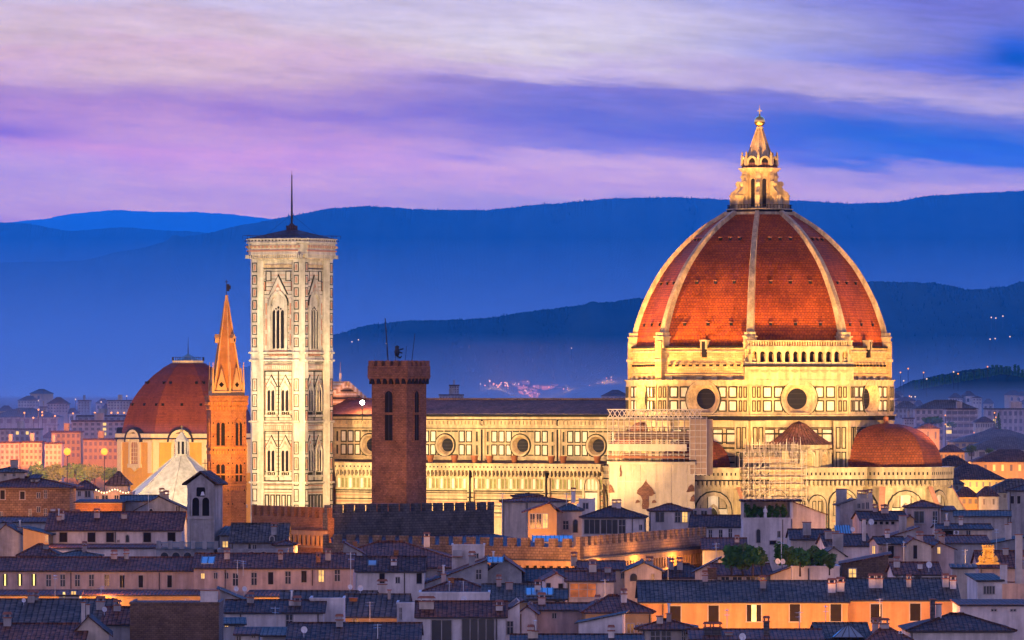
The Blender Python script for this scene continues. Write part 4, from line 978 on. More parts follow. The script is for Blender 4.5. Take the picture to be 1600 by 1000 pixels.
w.build('dome', [M_CHTILE, M_DARK], mch)
w = MB(); w.prism(octv(25.5*km), zm(567.5), zm(563.5), 0); 
for k in range(8):
    p, q = Vector((*octv(26*km)[k], zm(563.5))), Vector((*octv(26*km)[(k+1)%8], zm(563.5)))
    for j in range(5): x = p+(q-p)*j/5; w.bar(x, x+Vector((0,0,0.9)), 0.06, 1, 4)
    w.bar(p+Vector((0,0,0.9)), q+Vector((0,0,0.9)), 0.06, 1, 4)
o = w.build('terrace', [M_CREAM, M_BRONZE], mch)
M_PATINA = plain('blue_grey_lead', (0.10,0.20,0.26), 0.5)
w = MB(); w.prism(octv(20*km), zm(563), zm(553), 0, octv(1.5*km)); w.bar((0,0,zm(553)),(0,0,zm(527)),0.14,1,5,0.03); w.build('cap', [M_PATINA, M_BRONZE], mch)
# ------------------------------------------------------------------ baptistery roof
YT = 1425.0; zt = lambda py: HC+(YH-py)*YT/F; kt = YT/F
M_SLAB = stone('marble_roof_slabs', (0.62,0.54,0.42), 0.2, 0.4, 0.6, 0.3)
bap = thing('baptistery', 'octagonal baptistery with a pale marble pyramid roof and small lantern', 'baptistery', (ax(284, YT), YT, 0), R(-29))
b = MB(); b.prism(octv(100*kt), 0, zt(790), 0); b.prism(octv(104*kt), zt(793), zt(789), 0); b.build('wall', [M_MARBLE2], bap)
w = MB()
for k in range(8):
    p, q, p2, q2_ = octv(102*kt)[k], octv(102*kt)[(k+1)%8], octv(9*kt)[k], octv(9*kt)[(k+1)%8]
    w.add([(*p, zt(789)), (*q, zt(789)), (*q2_, zt(711)), (*p2, zt(711))], [(0,1,2,3)], 0); w.bar((*p, zt(789)), (*p2, zt(711)), 0.22, 0, 5)
w.build('pyramid_roof', [M_SLAB], bap)
w = MB(); w.prism(octv(12*kt), zt(711.5), zt(709.5), 0)
for k in range(8): w.bar((*octv(9*kt)[k], zt(709.5)), (*octv(9*kt)[k], zt(690)), 0.28, 0, 6)
w.prism(octv(5.5*kt), zt(709.5), zt(690), 1); w.prism(octv(11.5*kt), zt(690), zt(687), 0); w.prism(octv(10*kt), zt(687), zt(675), 0, octv(1.2*kt)); w.lathe([(0.05,zt(675)),(0.35,zt(673)),(0.3,zt(671)),(0.05,zt(669))], 8, m=2); w.box(-0.06,0.06,-0.06,0.06,zt(669),zt(665),2); w.box(-0.35,0.35,-0.06,0.06,zt(667.5),zt(666.8),2)
w.build('lantern', [M_SLAB, M_DARK, M_GOLD], bap)
# ------------------------------------------------------------------ scaffolding on the south side
zs_ = lambda py, Y=1297.0: HC+(YH-py)*Y/F
def tubes(mb, o, r, n, u0, u1, z0, z1, d0, d1, du, dz, rad=0.06, m=0, brace=0):
    """a tube-and-coupler frame along a wall: standards, ledgers, transoms"""
    f = Face(mb, o, r, n); nu = max(1, round((u1-u0)/du)); nzz = max(1, round((z1-z0)/dz))
    for i in range(nu+1):
        u = u0+(u1-u0)*i/nu
        for d in (d0, d1): mb.bar(f.p(u, z0, d), f.p(u, z1+0.5, d), rad, m, 4)
        for j in range(nzz+1): z = z0+(z1-z0)*j/nzz; mb.bar(f.p(u, z, d0), f.p(u, z, d1), rad*0.8, m, 4)
    for j in range(nzz+1):
        z = z0+(z1-z0)*j/nzz
        for d in (d0, d1): mb.bar(f.p(u0, z, d), f.p(u1, z, d), rad, m, 4)
        if j < nzz: mb.bar(f.p(u0, z+1.0, d1), f.p(u1, z+1.0, d1), rad*0.7, m, 4)
    if brace:
        for i in range(0, nu, brace):
            a, b_ = u0+(u1-u0)*i/nu, u0+(u1-u0)*(i+1)/nu
            for j in range(nzz):
                za_, zb_ = z0+(z1-z0)*j/nzz, z0+(z1-z0)*(j+1)/nzz
                mb.bar(f.p(a if j % 2 else b_, za_, d1), f.p(b_ if j % 2 else a, zb_, d1), rad*0.8, m, 4)
    return f
zt0, zt1 = zs_(722), zs_(641)
scf = thing('scaffold', 'tall tube scaffold wrapped with boards around the cathedral south apse', 'scaffold', (CX, CY, 0), CROT)
t = MB(); f = tubes(t, (0,-43.5,0), (1,0,0), (0,-1,0), -12.2, 9.6, zt0, zs_(655), 0, 2.6, 1.25, 1.55)
for k in range(20):                        # lattice girder along the top
    u = -12.2+k*22/20; t.bar(f.p(u, zs_(653), 2.4), f.p(u+1.1, zs_(640), 2.4), 0.09, 0, 4); t.bar(f.p(u+1.1, zs_(653), 2.4), f.p(u, zs_(640), 2.4), 0.09, 0, 4)
for z in (zs_(653), zs_(640)): t.bar(f.p(-12.4, z, 2.4), f.p(10, z, 2.4), 0.11, 0, 4); t.bar(f.p(-12.4, z, 0.3), f.p(10, z, 0.3), 0.11, 0, 4)
t.build('tube_frame', [M_SCAF], scf)
t = MB(); f = Face(t, (0,-43.5,0), (1,0,0), (0,-1,0))
for py in (660, 668, 676, 684, 692, 700, 709, 717): f.slab(-12.2, 9.6, zs_(py), zs_(py)+0.07, 0.1, 2.5)
f.slab(-12.0, 7.0, zs_(687), zs_(674), 0.05, 0.12, 1); f.slab(-12.1, 6.4, zs_(705), zs_(694), 2.62, 2.7, 2); f.slab(-12.1, 6.0, zs_(716), zs_(713), 2.62, 2.72, 3); f.slab(-10, -4, zs_(719), zs_(709), 0.05, 0.12, 3)
t.build('deck', [M_DECK, M_MESHNET, M_SHEET, M_TERRA], scf)
t = MB(); f = Face(t, (0,-43.5,0), (1,0,0), (0,-1,0)); f.slab(7.4, 11.2, zs_(742), zs_(655), 0.2, 3.0, 0)
for z in range(9): f.slab(7.3, 11.3, zs_(742)+z*1.3, zs_(742)+z*1.3+0.14, 3.0, 3.1, 1)
for u in (7.4, 8.6, 9.9, 11.2): f.mb.bar(f.p(u, zs_(742), 3.06), f.p(u, zs_(652), 3.06), 0.07, 1, 4)
t.build('hoist_tower', [M_MESHNET, M_SCAF], scf)
# great pale sheet below
sh = MB(); f = Face(sh, (0,-46.3,0), (1,0,0), (0,-1,0)); u0, u1 = -11.6, 8.4; cols = 11; random.seed(4)
holes = set()
for i in range(cols):
    for j in range(8):
        za_ = zs_(724)-(j+1)*1.9; a = u0+(u1-u0)*i/cols; b_ = u0+(u1-u0)*(i+1)/cols
        if (i, j-1) in holes and j < 7: continue
        bl = lambda: random.uniform(0.0, 0.22)
        vs = [f.p(a, za_, 0.1+0.1*(i % 2)), f.p(b_, za_, 0.1+0.1*((i+1) % 2)), f.p(b_, za_+1.9, 0.1+0.1*((i+1) % 2)), f.p(a, za_+1.9, 0.1+0.1*(i % 2)), f.p((a+b_)/2, za_+0.95, 0.15+bl())]
        sh.add(vs, [(0,1,4),(1,2,4),(2,3,4),(3,0,4)], 0, False)
for i in range(cols+1): u = u0+(u1-u0)*i/cols; sh.bar(f.p(u, zs_(724)-15.2, 0.22), f.p(u, zs_(724), 0.22), 0.05, 1, 4)
for j in (2, 4, 6): sh.bar(f.p(u0, zs_(724)-j*1.9, 0.26), f.p(u1, zs_(724)-j*1.9, 0.26), 0.04, 1, 4)
f.slab(u0-0.3, u1+0.4, zs_(726), zs_(722), -0.2, 0.6, 0); f.slab(u0-0.3, u1+0.4, zs_(720.5), zs_(719), -1.0, 0.8, 2)
def torn(pts, d=0.34):
    rnd = random.Random(len(pts)); q = []
    for a, b_ in zip(pts, pts[1:]+pts[:1]):
        for t in (0, 0.35, 0.7): q.append((a[0]+(b_[0]-a[0])*t+rnd.uniform(-.14,.14), a[1]+(b_[1]-a[1])*t+rnd.uniform(-.14,.14)))
    cx_ = sum(p[0] for p in q)/len(q); cy_ = sum(p[1] for p in q)/len(q)
    sh.add([f.p(cx_, cy_, d)]+[f.p(u, z, d) for u, z in q], [(0, 1+k, 1+(k+1) % len(q)) for k in range(len(q))], 3)
ZB = lambda py: zs_(py)
torn([(-3.7,ZB(796)),(-2.2,ZB(796)),(-2.0,ZB(776)),(-0.7,ZB(772)),(-1.4,ZB(762)),(-2.4,ZB(757)),(-2.9,ZB(750)),(-3.5,ZB(757)),(-4.6,ZB(764)),(-5.2,ZB(771)),(-3.9,ZB(776))])
torn([(-5.3,ZB(786)),(-4.3,ZB(786)),(-4.4,ZB(782)),(-5.2,ZB(782))], 0.35); torn([(-1.5,ZB(786)),(-0.4,ZB(786)),(-0.5,ZB(782)),(-1.4,ZB(782))], 0.35)
torn([(6.6,ZB(768)),(8.4,ZB(768)),(8.3,ZB(758)),(7.4,ZB(757))], 0.36); torn([(7.4,ZB(782)),(8.5,ZB(784)),(8.5,ZB(772)),(7.9,ZB(774))], 0.36)
torn([(-11.6,ZB(770)),(-10.4,ZB(771)),(-10.8,ZB(760)),(-11.6,ZB(758))], 0.36); torn([(-9.0,ZB(745)),(-8.7,ZB(745)),(-8.7,ZB(728)),(-9.0,ZB(728))], 0.36)
o = sh.build('sheet', [M_SHEET, M_SCAF, M_DARK, M_BRICKD], scf)
# lower stage of scaffolding in front of the corner chapel
sc2 = thing('scaffold', 'lower open tube scaffold before the wall right of the pale sheet', 'scaffold', (CX, CY, 0), CROT)
e = R(-45); n_ = Vector((math.cos(e), math.sin(e), 0)); r_ = Vector((-n_.y, n_.x, 0)); o_ = n_*33.7
t = MB(); tubes(t, o_, r_, n_, -15.5, -1.6, zs_(812, 1310), zs_(706, 1310), 0, 2.4, 1.15, 1.5, 0.06, 0, 3); tubes(t, o_, r_, n_, -13.6, -3.4, zs_(706, 1310), zs_(694, 1310), 0, 2.0, 1.3, 1.5, 0.055)
f = Face(t, o_, r_, n_)
for k in range(9):
    u = -15.5+0.6+k*1.5; t.bar(f.p(u, zs_(706,1310), 2.2), f.p(u, zs_(682+random.uniform(0,10),1310), 2.2), 0.06, 0, 4)
for k in range(34):
    u = random.uniform(-15.4, -9); z = zs_(812,1310)+random.randint(0, 7)*1.5; t.bar(f.p(u, z, random.uniform(0.4,2.2)), f.p(u+random.uniform(0.8,1.6), z+random.uniform(0.7,1.5), random.uniform(0.4,2.2)), 0.06, 0, 4)
t.build('tube_frame', [M_SCAF], sc2)
t = MB(); f = Face(t, o_, r_, n_)
for j in range(8): f.slab(-15.5, -1.6, zs_(812,1310)+j*1.5, zs_(812,1310)+j*1.5+0.07, 0.1, 2.2, 0)
f.slab(-14.6, -4.6, zs_(722,1310), zs_(713,1310), 0.2, 0.3, 1); f.slab(-8.8, -1.7, zs_(765,1310), zs_(724,1310), 0.04, 0.1, 2); f.slab(-7.0, -5.6, zs_(717,1310), zs_(704,1310), 2.2, 2.4, 2)
t.build('deck', [M_DECK, M_MESHNET, M_RIB], sc2)
# ------------------------------------------------------------------ battlemented palace in front of the cathedral
def battlement(name, mats, parent, p0, p1, z0, z1, thick, mw, gap, mh, corbel=0.0, swallow=False):
    """a wall from plan point p0 to p1 with square merlons; corbelled arches below if asked"""
    b = MB(); p0, p1 = Vector((*p0, 0)), Vector((*p1, 0)); r = (p1-p0).normalized(); n = Vector((r.y, -r.x, 0)); L = (p1-p0).length; f = Face(b, p0, r, n)
    f.slab(0, L, z0, z1, -thick, 0)
    k = max(1, int(L/(mw+gap))); step = L/k
    for i in range(k+1):
        u = i*step-mw/2 if i else 0; u2 = min(L, i*step+mw/2)
        if swallow: f.poly([(u, z1), (u2, z1), (u2+0.1, z1+mh), ((u+u2)/2, z1+mh*0.86), (u-0.1, z1+mh)], -thick*0.7, 0.02, 0)
        else: f.slab(u, u2, z1, z1+mh, -thick*0.7, 0.02, 0)
    if corbel:
        f.slab(0, L, z1-1.9-0.25, z1-1.9, 0, 0.5, 2)
        q = int(L/1.55); st_ = L/q
        for i in range(q):
            u = i*st_+st_/2
            f.slab(u-st_/2, u+st_/2, z1-2.9, z1-2.15, 0, 0.42, 1)
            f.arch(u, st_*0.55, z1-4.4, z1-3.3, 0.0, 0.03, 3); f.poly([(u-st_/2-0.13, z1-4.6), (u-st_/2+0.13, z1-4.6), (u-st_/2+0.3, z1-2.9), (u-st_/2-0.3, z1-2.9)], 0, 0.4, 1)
        f.slab(0, L, z1-4.95, z1-4.65, 0, 0.18, 1)
    return b.build(name, mats, parent)
M_ORSTUCCO = stone('ochre_stucco', (0.62,0.36,0.17), 0.2, 0.5, 0.85, 0.25)
pal = thing('fortified_palace', 'long battlemented medieval palace of brick and rubble below the brick tower', 'palace', (0,0,0))
P = lambda px, Y: (ax(px, Y), Y)
Y1 = 1030; zb1 = lambda py: HC+(YH-py)*Y1/F
battlement('brick_wall', [M_BRICKO, M_ORSTUCCO, M_BRICKD, M_DARK], pal, P(393,1046), P(512,1022), 0, zb1(808), 1.2, 1.15, 1.15, zb1(792)-zb1(808), 1)
battlement('dark_wall', [M_RUBBLED, M_RUBBLED, M_RUBBLED, M_DARK], pal, P(512.3,1022), P(772,1050), 0, zb1(800), 1.2, 1.5, 1.0, 1.3)  # shadow side of the palace; its shade is put into a darker stone
w = MB(); f = Face(w, Vector((ax(540,1036),1036,0)), (1,0.1,0), (0.1,-1,0)); f.slab(0, 10.3, zb1(789.5), zb1(788), -1, 0.5)
for k in range(6): f.slab(0.3+k*1.9, 1.1+k*1.9, zb1(806), zb1(789.5), -0.5, 0.2)
w.build('roof_canopy', [M_TERRA], pal)
Y2 = 985; zb2 = lambda py: HC+(YH-py)*Y2/F
battlement('lower_wall', [M_RUBBLE, M_ORSTUCCO, M_RUBBLED, M_DARK], pal, P(505,1000), P(906,968), 0, zb2(851.5), 1.0, 1.35, 1.32, 1.35, 1)
battlement('lower_wall', [M_RUBBLE, M_ORSTUCCO, M_RUBBLED, M_DARK], pal, P(906.4,968), P(1104,1040), 0, zb2(849), 1.0, 1.7, 1.6, 1.4, 1)
w = MB(); w.add([(ax(515,1024),1024,zb1(838)),(ax(772,1050),1049,zb1(838)),(ax(905,972),972,zb2(855)),(ax(520,999),999,zb2(853))], [(0,1,2,3)], 0); w.build('inner_roof', [M_LEADROOF], pal)
# ------------------------------------------------------------------ houses of the old town
PL = {
 'cream': stone('cream_plaster', (0.70,0.60,0.49), 0.22, 0.3, 0.9, 0.4, 0.9),
 'white': stone('white_plaster', (0.80,0.74,0.70), 0.2, 0.3, 0.9, 0.38, 0.9),
 'pink': stone('pink_plaster', (0.66,0.51,0.46), 0.22, 0.3, 0.9, 0.4, 0.9),
 'ochre': stone('ochre_house_plaster', (0.58,0.38,0.18), 0.14, 0.25, 0.9, 0.22, 1.2),
 'orange': stone('orange_plaster', (0.62,0.34,0.16), 0.18, 0.3, 0.9, 0.3, 0.9),
 'grey': stone('grey_plaster', (0.48,0.46,0.45), 0.28, 0.35, 0.9, 0.42, 0.9),
 'stone': M_RUBBLE, 'darkstone': M_RUBBLED,
 'blueish': stone('patchy_grey_render', (0.42,0.42,0.43), 0.3, 0.5, 0.9, 0.35, 0.8),
 'brown': brick('brown_brick', (0.24,0.15,0.10), (0.16,0.10,0.07), (0.10,0.075,0.06), 0.5, 0.24, 0.03, 0.35),
 'brickred': M_BRICKO,
}
RFM = {
 'dark': tiles('old_roof_tiles', (0.092,0.050,0.034), 0.55, 0.6), 'red': tiles('reddish_roof_tiles', (0.16,0.066,0.036), 0.55, 0.55),
 'grey': tiles('greyed_roof_tiles', (0.10,0.085,0.07), 0.55, 0.5), 'blue': tiles('pale_ribbed_tiles', (0.105,0.088,0.075), 0.75, 0.4, 0.8, 0.9),
}
M_WDARK = plain('window_dark', (0.018,0.02,0.028), 0.18)
M_SHUT = plain('dark_shutter', (0.020,0.015,0.014), 0.7)
M_WFRAME = plain('window_frame', (0.42,0.38,0.35), 0.7)
M_LIT = glow('lit_room', (1.0,0.55,0.16), 1.6, 0.5, 0.9)
M_LITY = glow('lit_window_yellow', (1.0,0.72,0.22), 2.2, 0.35, 0.9)
M_LITR = glow('lit_room_red', (1.0,0.22,0.035), 0.6, 0.75, 0.7)
M_GLASSROOF = plain('skylight_glass', (0.22,0.30,0.36), 0.5)
M_PIPE = plain('downpipe', (0.06,0.045,0.04), 0.6, 0.3)
M_WHITEP = plain('white_enamel', (0.72,0.72,0.74), 0.4)
M_STEEL = plain('galvanised_steel', (0.45,0.46,0.48), 0.35, 0.7)
HOUSES = []
def window(parent, f, u, z, w, h, style):
    """frame of its own with a pane (and shutters) below it"""
    b = MB(); f = Face(b, f.o, f.r, f.n)
    if style == 'a': b2 = f.arch(u, w+0.3, z-h-0.1, z-w*0.5, 0, 0.05, 0)
    else:
        t = 0.14 if w > 0.8 else 0.08
        f.slab(u-w/2-t, u+w/2+t, z, z+t, 0, 0.09, 0); f.slab(u-w/2-t*1.5, u+w/2+t*1.5, z-h-t*0.9, z-h, 0, 0.16, 0)
        f.slab(u-w/2-t, u-w/2, z-h, z, 0, 0.07, 0); f.slab(u+w/2, u+w/2+t, z-h, z, 0, 0.07, 0)
    o = b.build('window', [M_WFRAME], parent)
    p = MB(); f = Face(p, f.o, f.r, f.n)
    pm = {'l': M_LIT, 'y': M_LITY, 'r': M_LITR}.get(style, M_WDARK)
    if style == 'a': f.arch(u, w, z-h, z-w*0.5, 0.05, 0.08, 0)
    elif style == 'y2': f.slab(u-w*0.18, u+w*0.18, z-h, z, -0.02, 0.02, 0)
    else: f.slab(u-w/2, u+w/2, z-h, z, -0.02, 0.02, 0)
    p.build('pane', [M_LITY if style == 'y2' else pm], o)
    s = MB(); f = Face(s, f.o, f.r, f.n)
    if style in 'dlb' or style in ('r', 'y'):
        k = max(1, round(w/1.1)) if style in ('b', 'r') else 1
        for i in range(1, k+1 if k > 1 else 2):
            uu = u-w/2+w*i/(k+0.0 if k > 1 else 2)
            if uu < u+w/2-0.05: f.slab(uu-0.045, uu+0.045, z-h, z, 0.02, 0.06, 0)
        if h > 1.2 and style != 'b': f.slab(u-w/2, u+w/2, z-h*0.42-0.04, z-h*0.42+0.04, 0.02, 0.05, 0)
        s.build('glazing_bar', [M_WFRAME], o)
    elif style == 's':
        f.slab(u-w/2, u-0.02, z-h, z, 0.02, 0.07, 0); f.slab(u+0.02, u+w/2, z-h, z, 0.02, 0.07, 0); s.build('shutter', [M_SHUT], o)
    elif style == 'y2':
        f.slab(u-w/2, u-w*0.18, z-h, z, 0.02, 0.08, 0); f.slab(u+w*0.18, u+w/2, z-h, z, 0.02, 0.08, 0); s.build('shutter', [M_SHUT], o)
    elif style == 'o':
        for q in (-1, 1): f.slab(u+q*w*0.75-w*0.24, u+q*w*0.75+w*0.24, z-h, z, 0.02, 0.10, 0)
        s.build('shutter', [M_SHUT], o)
def chimney(parent, x, y, z0, z1, w=0.8, d=0.7, m='cream', cap=1):
    b = MB(); b.box(x-w/2, x+w/2, y-d/2, y+d/2, z0, z1, 0); b.box(x-w/2-0.1, x+w/2+0.1, y-d/2-0.1, y+d/2+0.1, z1, z1+0.12, 1)
    if cap == 1:
        for s_ in (-1, 1): b.box(x+s_*w*0.36-0.07, x+s_*w*0.36+0.07, y-d/2, y+d/2, z1+0.12, z1+0.45, 0)
        b.add([(x-w*.65,y-d*.65,z1+.45),(x+w*.65,y-d*.65,z1+.45),(x+w*.65,y+d*.65,z1+.45),(x-w*.65,y+d*.65,z1+.45),(x-w*.5,y,z1+.75),(x+w*.5,y,z1+.75)], [(0,1,5,4),(2,3,4,5),(1,2,5),(3,0,4),(3,2,1,0)], 1)
    elif cap == 2: b.bar((x,y,z1),(x,y,z1+1.2),0.14,2,8); b.bar((x,y,z1+1.2),(x,y,z1+1.3),0.25,2,8)
    return b.build('chimney', [PL[m], M_TERRA, M_STEEL], parent)
def house(phrase, x0, x1, ye, yr, Y, depth=12, wall='cream', roof='dark', kind='ridge', wins=(), chim=(), rot=0.0, base=0.0, side=(), pipes=(), label=None, name='house', cat='house', group='houses of the old town', over=0.5, ridge_x=None, cornice=True):
    """a town house: front wall spans photograph columns x0..x1, eaves at row ye, ridge at row yr"""
    if rot == 0.0 and x1-x0 < 130 and kind != 'flat': rot = random.uniform(-4.0, 4.0)
    if roof == 'dark': roof = random.choice(('dark', 'dark', 'red', 'red', 'grey'))
    wins = [(a, b_, c_, d_, 'l' if s_ in 'ds' and x1-x0 < 100 and random.random() < 0.06 else s_) for a, b_, c_, d_, s_ in wins]  # a few windows picked at random to glow, as added warm lights
    if not pipes and kind in ('ridge', 'hip') and x1-x0 > 46: pipes = ((x1-3 if random.random() < 0.5 else x0+3, ye, ye+60),)
    xc = (x0+x1)/2; k = Y/F; rz = R(rot); w = (x1-x0)*k/math.cos(rz); h = w/2
    ze = HC+(YH-ye)*k
    root = thing(name, label or phrase, cat, (ax(xc, Y), Y+abs(h*math.sin(rz))*0, 0), rz, group)
    yback = {'ridge': depth/2, 'hip': depth/2, 'gable': depth/2, 'flat': 0, 'back': depth, 'shedL': 0, 'shedR': 0}[kind]
    zr = HC+(YH-yr)*(Y+(yback if kind in ('ridge','hip','back') else 0))/F
    if kind == 'flat': zr = ze
    zr = max(zr, ze+0.05)
    b = MB(); pz = base
    if kind == 'gable':
        gx = 0.0 if ridge_x is None else (ridge_x-xc)*k
        vs = [(-h,0,pz),(h,0,pz),(h,0,ze),(gx,0,zr),(-h,0,ze)]+[(-h,depth,pz),(h,depth,pz),(h,depth,ze),(gx,depth,zr),(-h,depth,ze)]
        b.add(vs, [(0,1,2,3,4),(9,8,7,6,5),(0,4,9,5),(1,6,7,2),(2,7,8,3),(3,8,9,4)], 0)
    elif kind == 'ridge':
        vs = [(-h,0,pz),(h,0,pz),(h,0,ze),(-h,0,ze),(-h,depth,pz),(h,depth,pz),(h,depth,ze),(-h,depth,ze),(-h,depth/2,zr),(h,depth/2,zr)]
        b.add(vs, [(0,1,2,3),(5,4,7,6),(0,3,8,7,4),(1,5,6,9,2)], 0)
    elif kind == 'back':
        b.add([(-h,0,pz),(h,0,pz),(h,0,ze),(-h,0,ze),(-h,depth,pz),(h,depth,pz),(h,depth,zr),(-h,depth,zr)], [(0,1,2,3),(5,4,7,6),(0,3,7,4),(1,5,6,2)], 0)
    elif kind in ('shedL', 'shedR'):
        zl, zr_ = (ze, zr) if kind == 'shedL' else (zr, ze)
        b.add([(-h,0,pz),(h,0,pz),(h,0,zr_),(-h,0,zl),(-h,depth,pz),(h,depth,pz),(h,depth,zr_),(-h,depth,zl)], [(0,1,2,3),(5,4,7,6),(0,3,7,4),(1,5,6,2)], 0)
    else:
        b.box(-h, h, 0, depth, pz, ze, 0)
        if kind == 'flat': b.box(-h-0.08, h+0.08, -0.08, 0.25, ze, ze+0.25, 0); b.box(-h-0.08, -h+0.2, 0.25, depth, ze, ze+0.25, 0); b.box(h-0.2, h+0.08, 0.25, depth, ze, ze+0.25, 0)
    if cornice and kind in ('ridge', 'hip', 'back'): b.box(-h-0.02, h+0.02, -0.18, 0.0, ze-0.32, ze-0.12, 1)
    wallo = b.build('wall', [PL[wall], M_WFRAME], root)
    r = MB(); o = over; th = 0.16
    if kind == 'ridge': P_ = [(-h-o*.6,-o,ze-0.02),(h+o*.6,-o,ze-0.02),(h+o*.6,depth/2,zr+0.12),(-h-o*.6,depth/2,zr+0.12),(-h-o*.6,depth+o,ze-0.02),(h+o*.6,depth+o,ze-0.02)]; Q = [(0,1,2,3),(3,2,5,4)]
    elif kind == 'gable': gx = 0.0 if ridge_x is None else (ridge_x-xc)*k; P_ = [(-h-o,-o*.6,ze-0.15),(gx,-o*.6,zr+0.12),(h+o,-o*.6,ze-0.15),(-h-o,depth+o,ze-0.15),(gx,depth+o,zr+0.12),(h+o,depth+o,ze-0.15)]; Q = [(0,1,4,3),(1,2,5,4)]
    elif kind == 'hip': i = min(h*0.85, depth/2); P_ = [(-h-o,-o,ze),(h+o,-o,ze),(h+o,depth+o,ze),(-h-o,depth+o,ze),(-h+i,depth/2,zr),(h-i,depth/2,zr)]; Q = [(0,1,5,4),(1,2,5),(2,3,4,5),(3,0,4)]
    elif kind == 'back': P_ = [(-h-o*.6,-o,ze-0.02),(h+o*.6,-o,ze-0.02),(h+o*.6,depth+o,zr+0.12),(-h-o*.6,depth+o,zr+0.12)]; Q = [(0,1,2,3)]
    elif kind == 'shedL': P_ = [(-h-o,-o*.6,ze-0.1),(h+o,-o*.6,zr+0.1),(h+o,depth+o,zr+0.1),(-h-o,depth+o,ze-0.1)]; Q = [(0,1,2,3)]
    elif kind == 'shedR': P_ = [(-h-o,-o*.6,zr+0.1),(h+o,-o*.6,ze-0.1),(h+o,depth+o,ze-0.1),(-h-o,depth+o,zr+0.1)]; Q = [(0,1,2,3)]
    else: P_ = [(-h+0.2,0.25,ze+0.06),(h-0.2,0.25,ze+0.06),(h-0.2,depth,ze+0.06),(-h+0.2,depth,ze+0.06)]; Q = [(0,1,2,3)]
    if kind != 'flat':
        P2 = [(x,y,z-th) for x, y, z in P_]; n = len(P_); vs = list(P_)+P2; fs = list(Q)+[tuple(n+i for i in reversed(q)) for q in Q]
        ed = {}
        for q in Q:
            for a_, c_ in zip(q, q[1:]+q[:1]): ed[(a_, c_)] = 1
        for (a_, c_) in ed:
            if (c_, a_) not in ed: fs.append((c_, a_, a_+n, c_+n))
        r.add(vs, fs, 0)
        if kind in ('ridge', 'hip'):
            i = 0 if kind == 'ridge' else min(h*0.85, depth/2); r.bar((-h+i-(o*.6 if kind == 'ridge' else 0),depth/2,zr+0.1),(h-i+(o*.6 if kind == 'ridge' else 0),depth/2,zr+0.1),0.17,0,6)
            if kind == 'hip':
                for sx in (-1, 1): r.bar((sx*(h+o),-o,ze+0.03),(sx*(h-i),depth/2,zr+0.05),0.13,0,5)
        if kind == 'gable': r.bar((gx,-o*.6,zr+0.14),(gx,depth+o,zr+0.14),0.16,0,6)
        r.bar((-h-o*.5,-o-0.03,ze-0.14),(h+o*.5,-o-0.03,ze-0.14),0.09,1,5) if kind in ('ridge','hip','back') else None
    else: r.add(P_, Q, 0)
    roofo = r.build('roof', [RFM[roof], M_PIPE], root)
    f = Face(MB(), (0,0,0), (1,0,0), (0,-1,0))
    for (wx, wt, ww, wh, st) in wins: window(root, f, (wx-xc)*k/math.cos(rz), HC+(YH-wt)*k, ww*k, wh*k, st)
    for (wy, wt, ww, wh, st) in side: window(root, Face(MB(), (h,0,0), (0,1,0), (1,0,0)), wy, HC+(YH-wt)*k, ww*k, wh*k, st)
    def rz_at(x, y):
        if kind == 'ridge' or kind == 'hip': return ze+(zr-ze)*(1-abs(y-depth/2)/(depth/2))
        if kind == 'gable': return ze+(zr-ze)*(1-abs(x)/h)
        if kind == 'back': return ze+(zr-ze)*y/depth
        if kind == 'shedL': return ze+(zr-ze)*(x+h)/w
        if kind == 'shedR': return zr+(ze-zr)*(x+h)/w
        return ze
    if not chim and kind in ('ridge', 'hip', 'gable') and x1-x0 > 34 and Y < 1100:
        chim = tuple((random.uniform(x0+6, x1-6), random.uniform(0.2, 0.48), random.uniform(0.5, 1.1), random.uniform(0.6, 1.0), random.choice(('cream','pink','grey','white','brickred')), random.choice((1,1,0,2))) for _ in range(1+int((x1-x0)/70)))
    for c in chim:
        cx_, frac, ch = c[:3]; u = (cx_-xc)*k; y = depth*frac; z0 = rz_at(u, y)
        chimney(roofo, u, y, z0-0.6, z0+ch, *(c[3:4] or (0.85,)), 0.75, c[4] if len(c) > 4 else wall if wall not in ('stone','darkstone','brown','brickred') else 'cream', c[5] if len(c) > 5 else 1)
    for (px_, y0_, y1_) in pipes:
        d = MB(); u = (px_-xc)*k; d.bar((u,-0.12,HC+(YH-y1_)*k),(u,-0.12,ze-0.1),0.07,0,5); d.build('downpipe', [M_PIPE], root)
    HOUSES.append(dict(x0=x0, x1=x1, ye=ye, yr=yr, Y=Y, phrase=phrase, root=root, roof=roofo, depth=depth, rz=rz, zf=rz_at, xc=xc, k=k))
    return root
def W(xs, top, w, h, st='d'): return [(x, top, w, h, st) for x in xs]
random.seed(21)
# --- row in front of the cathedral
house('cream house with a stepped dark roof below the nave', 784, 884, 783, 776, 1240, 10, 'cream', 'dark', 'hip', W((823,),786,3,9), label='wide cream house with a low dark hip roof below the nave wall')
house('raised attic on the cream house', 801, 846, 774.5, 771.5, 1249, 5, 'grey', 'dark', 'hip', label='small raised attic with a flat dark roof standing behind the wide cream house')
house('block with a blue window', 905, 930, 781, 781, 1228, 6, 'white', 'dark', 'flat', W((915,),786,8,9), label='small flat white roof cabin with one bluish window', chim=((896,0.4,1.6),))
house('loggia house', 825, 870, 799, 786.5, 1180, 11, 'ochre', 'red', 'gable', W((832,842,852),803,7,22,'d'), label='orange lit loggia house with a broad gable and open columns', ridge_x=858, over=1.2)
house('white house beside the loggia', 870, 909, 797, 788, 1186, 12, 'white', 'dark', 'hip', [(884,814,8,13,'d'),(899,812,7,20,'a')], label='white house with a hip roof joined to the orange loggia')
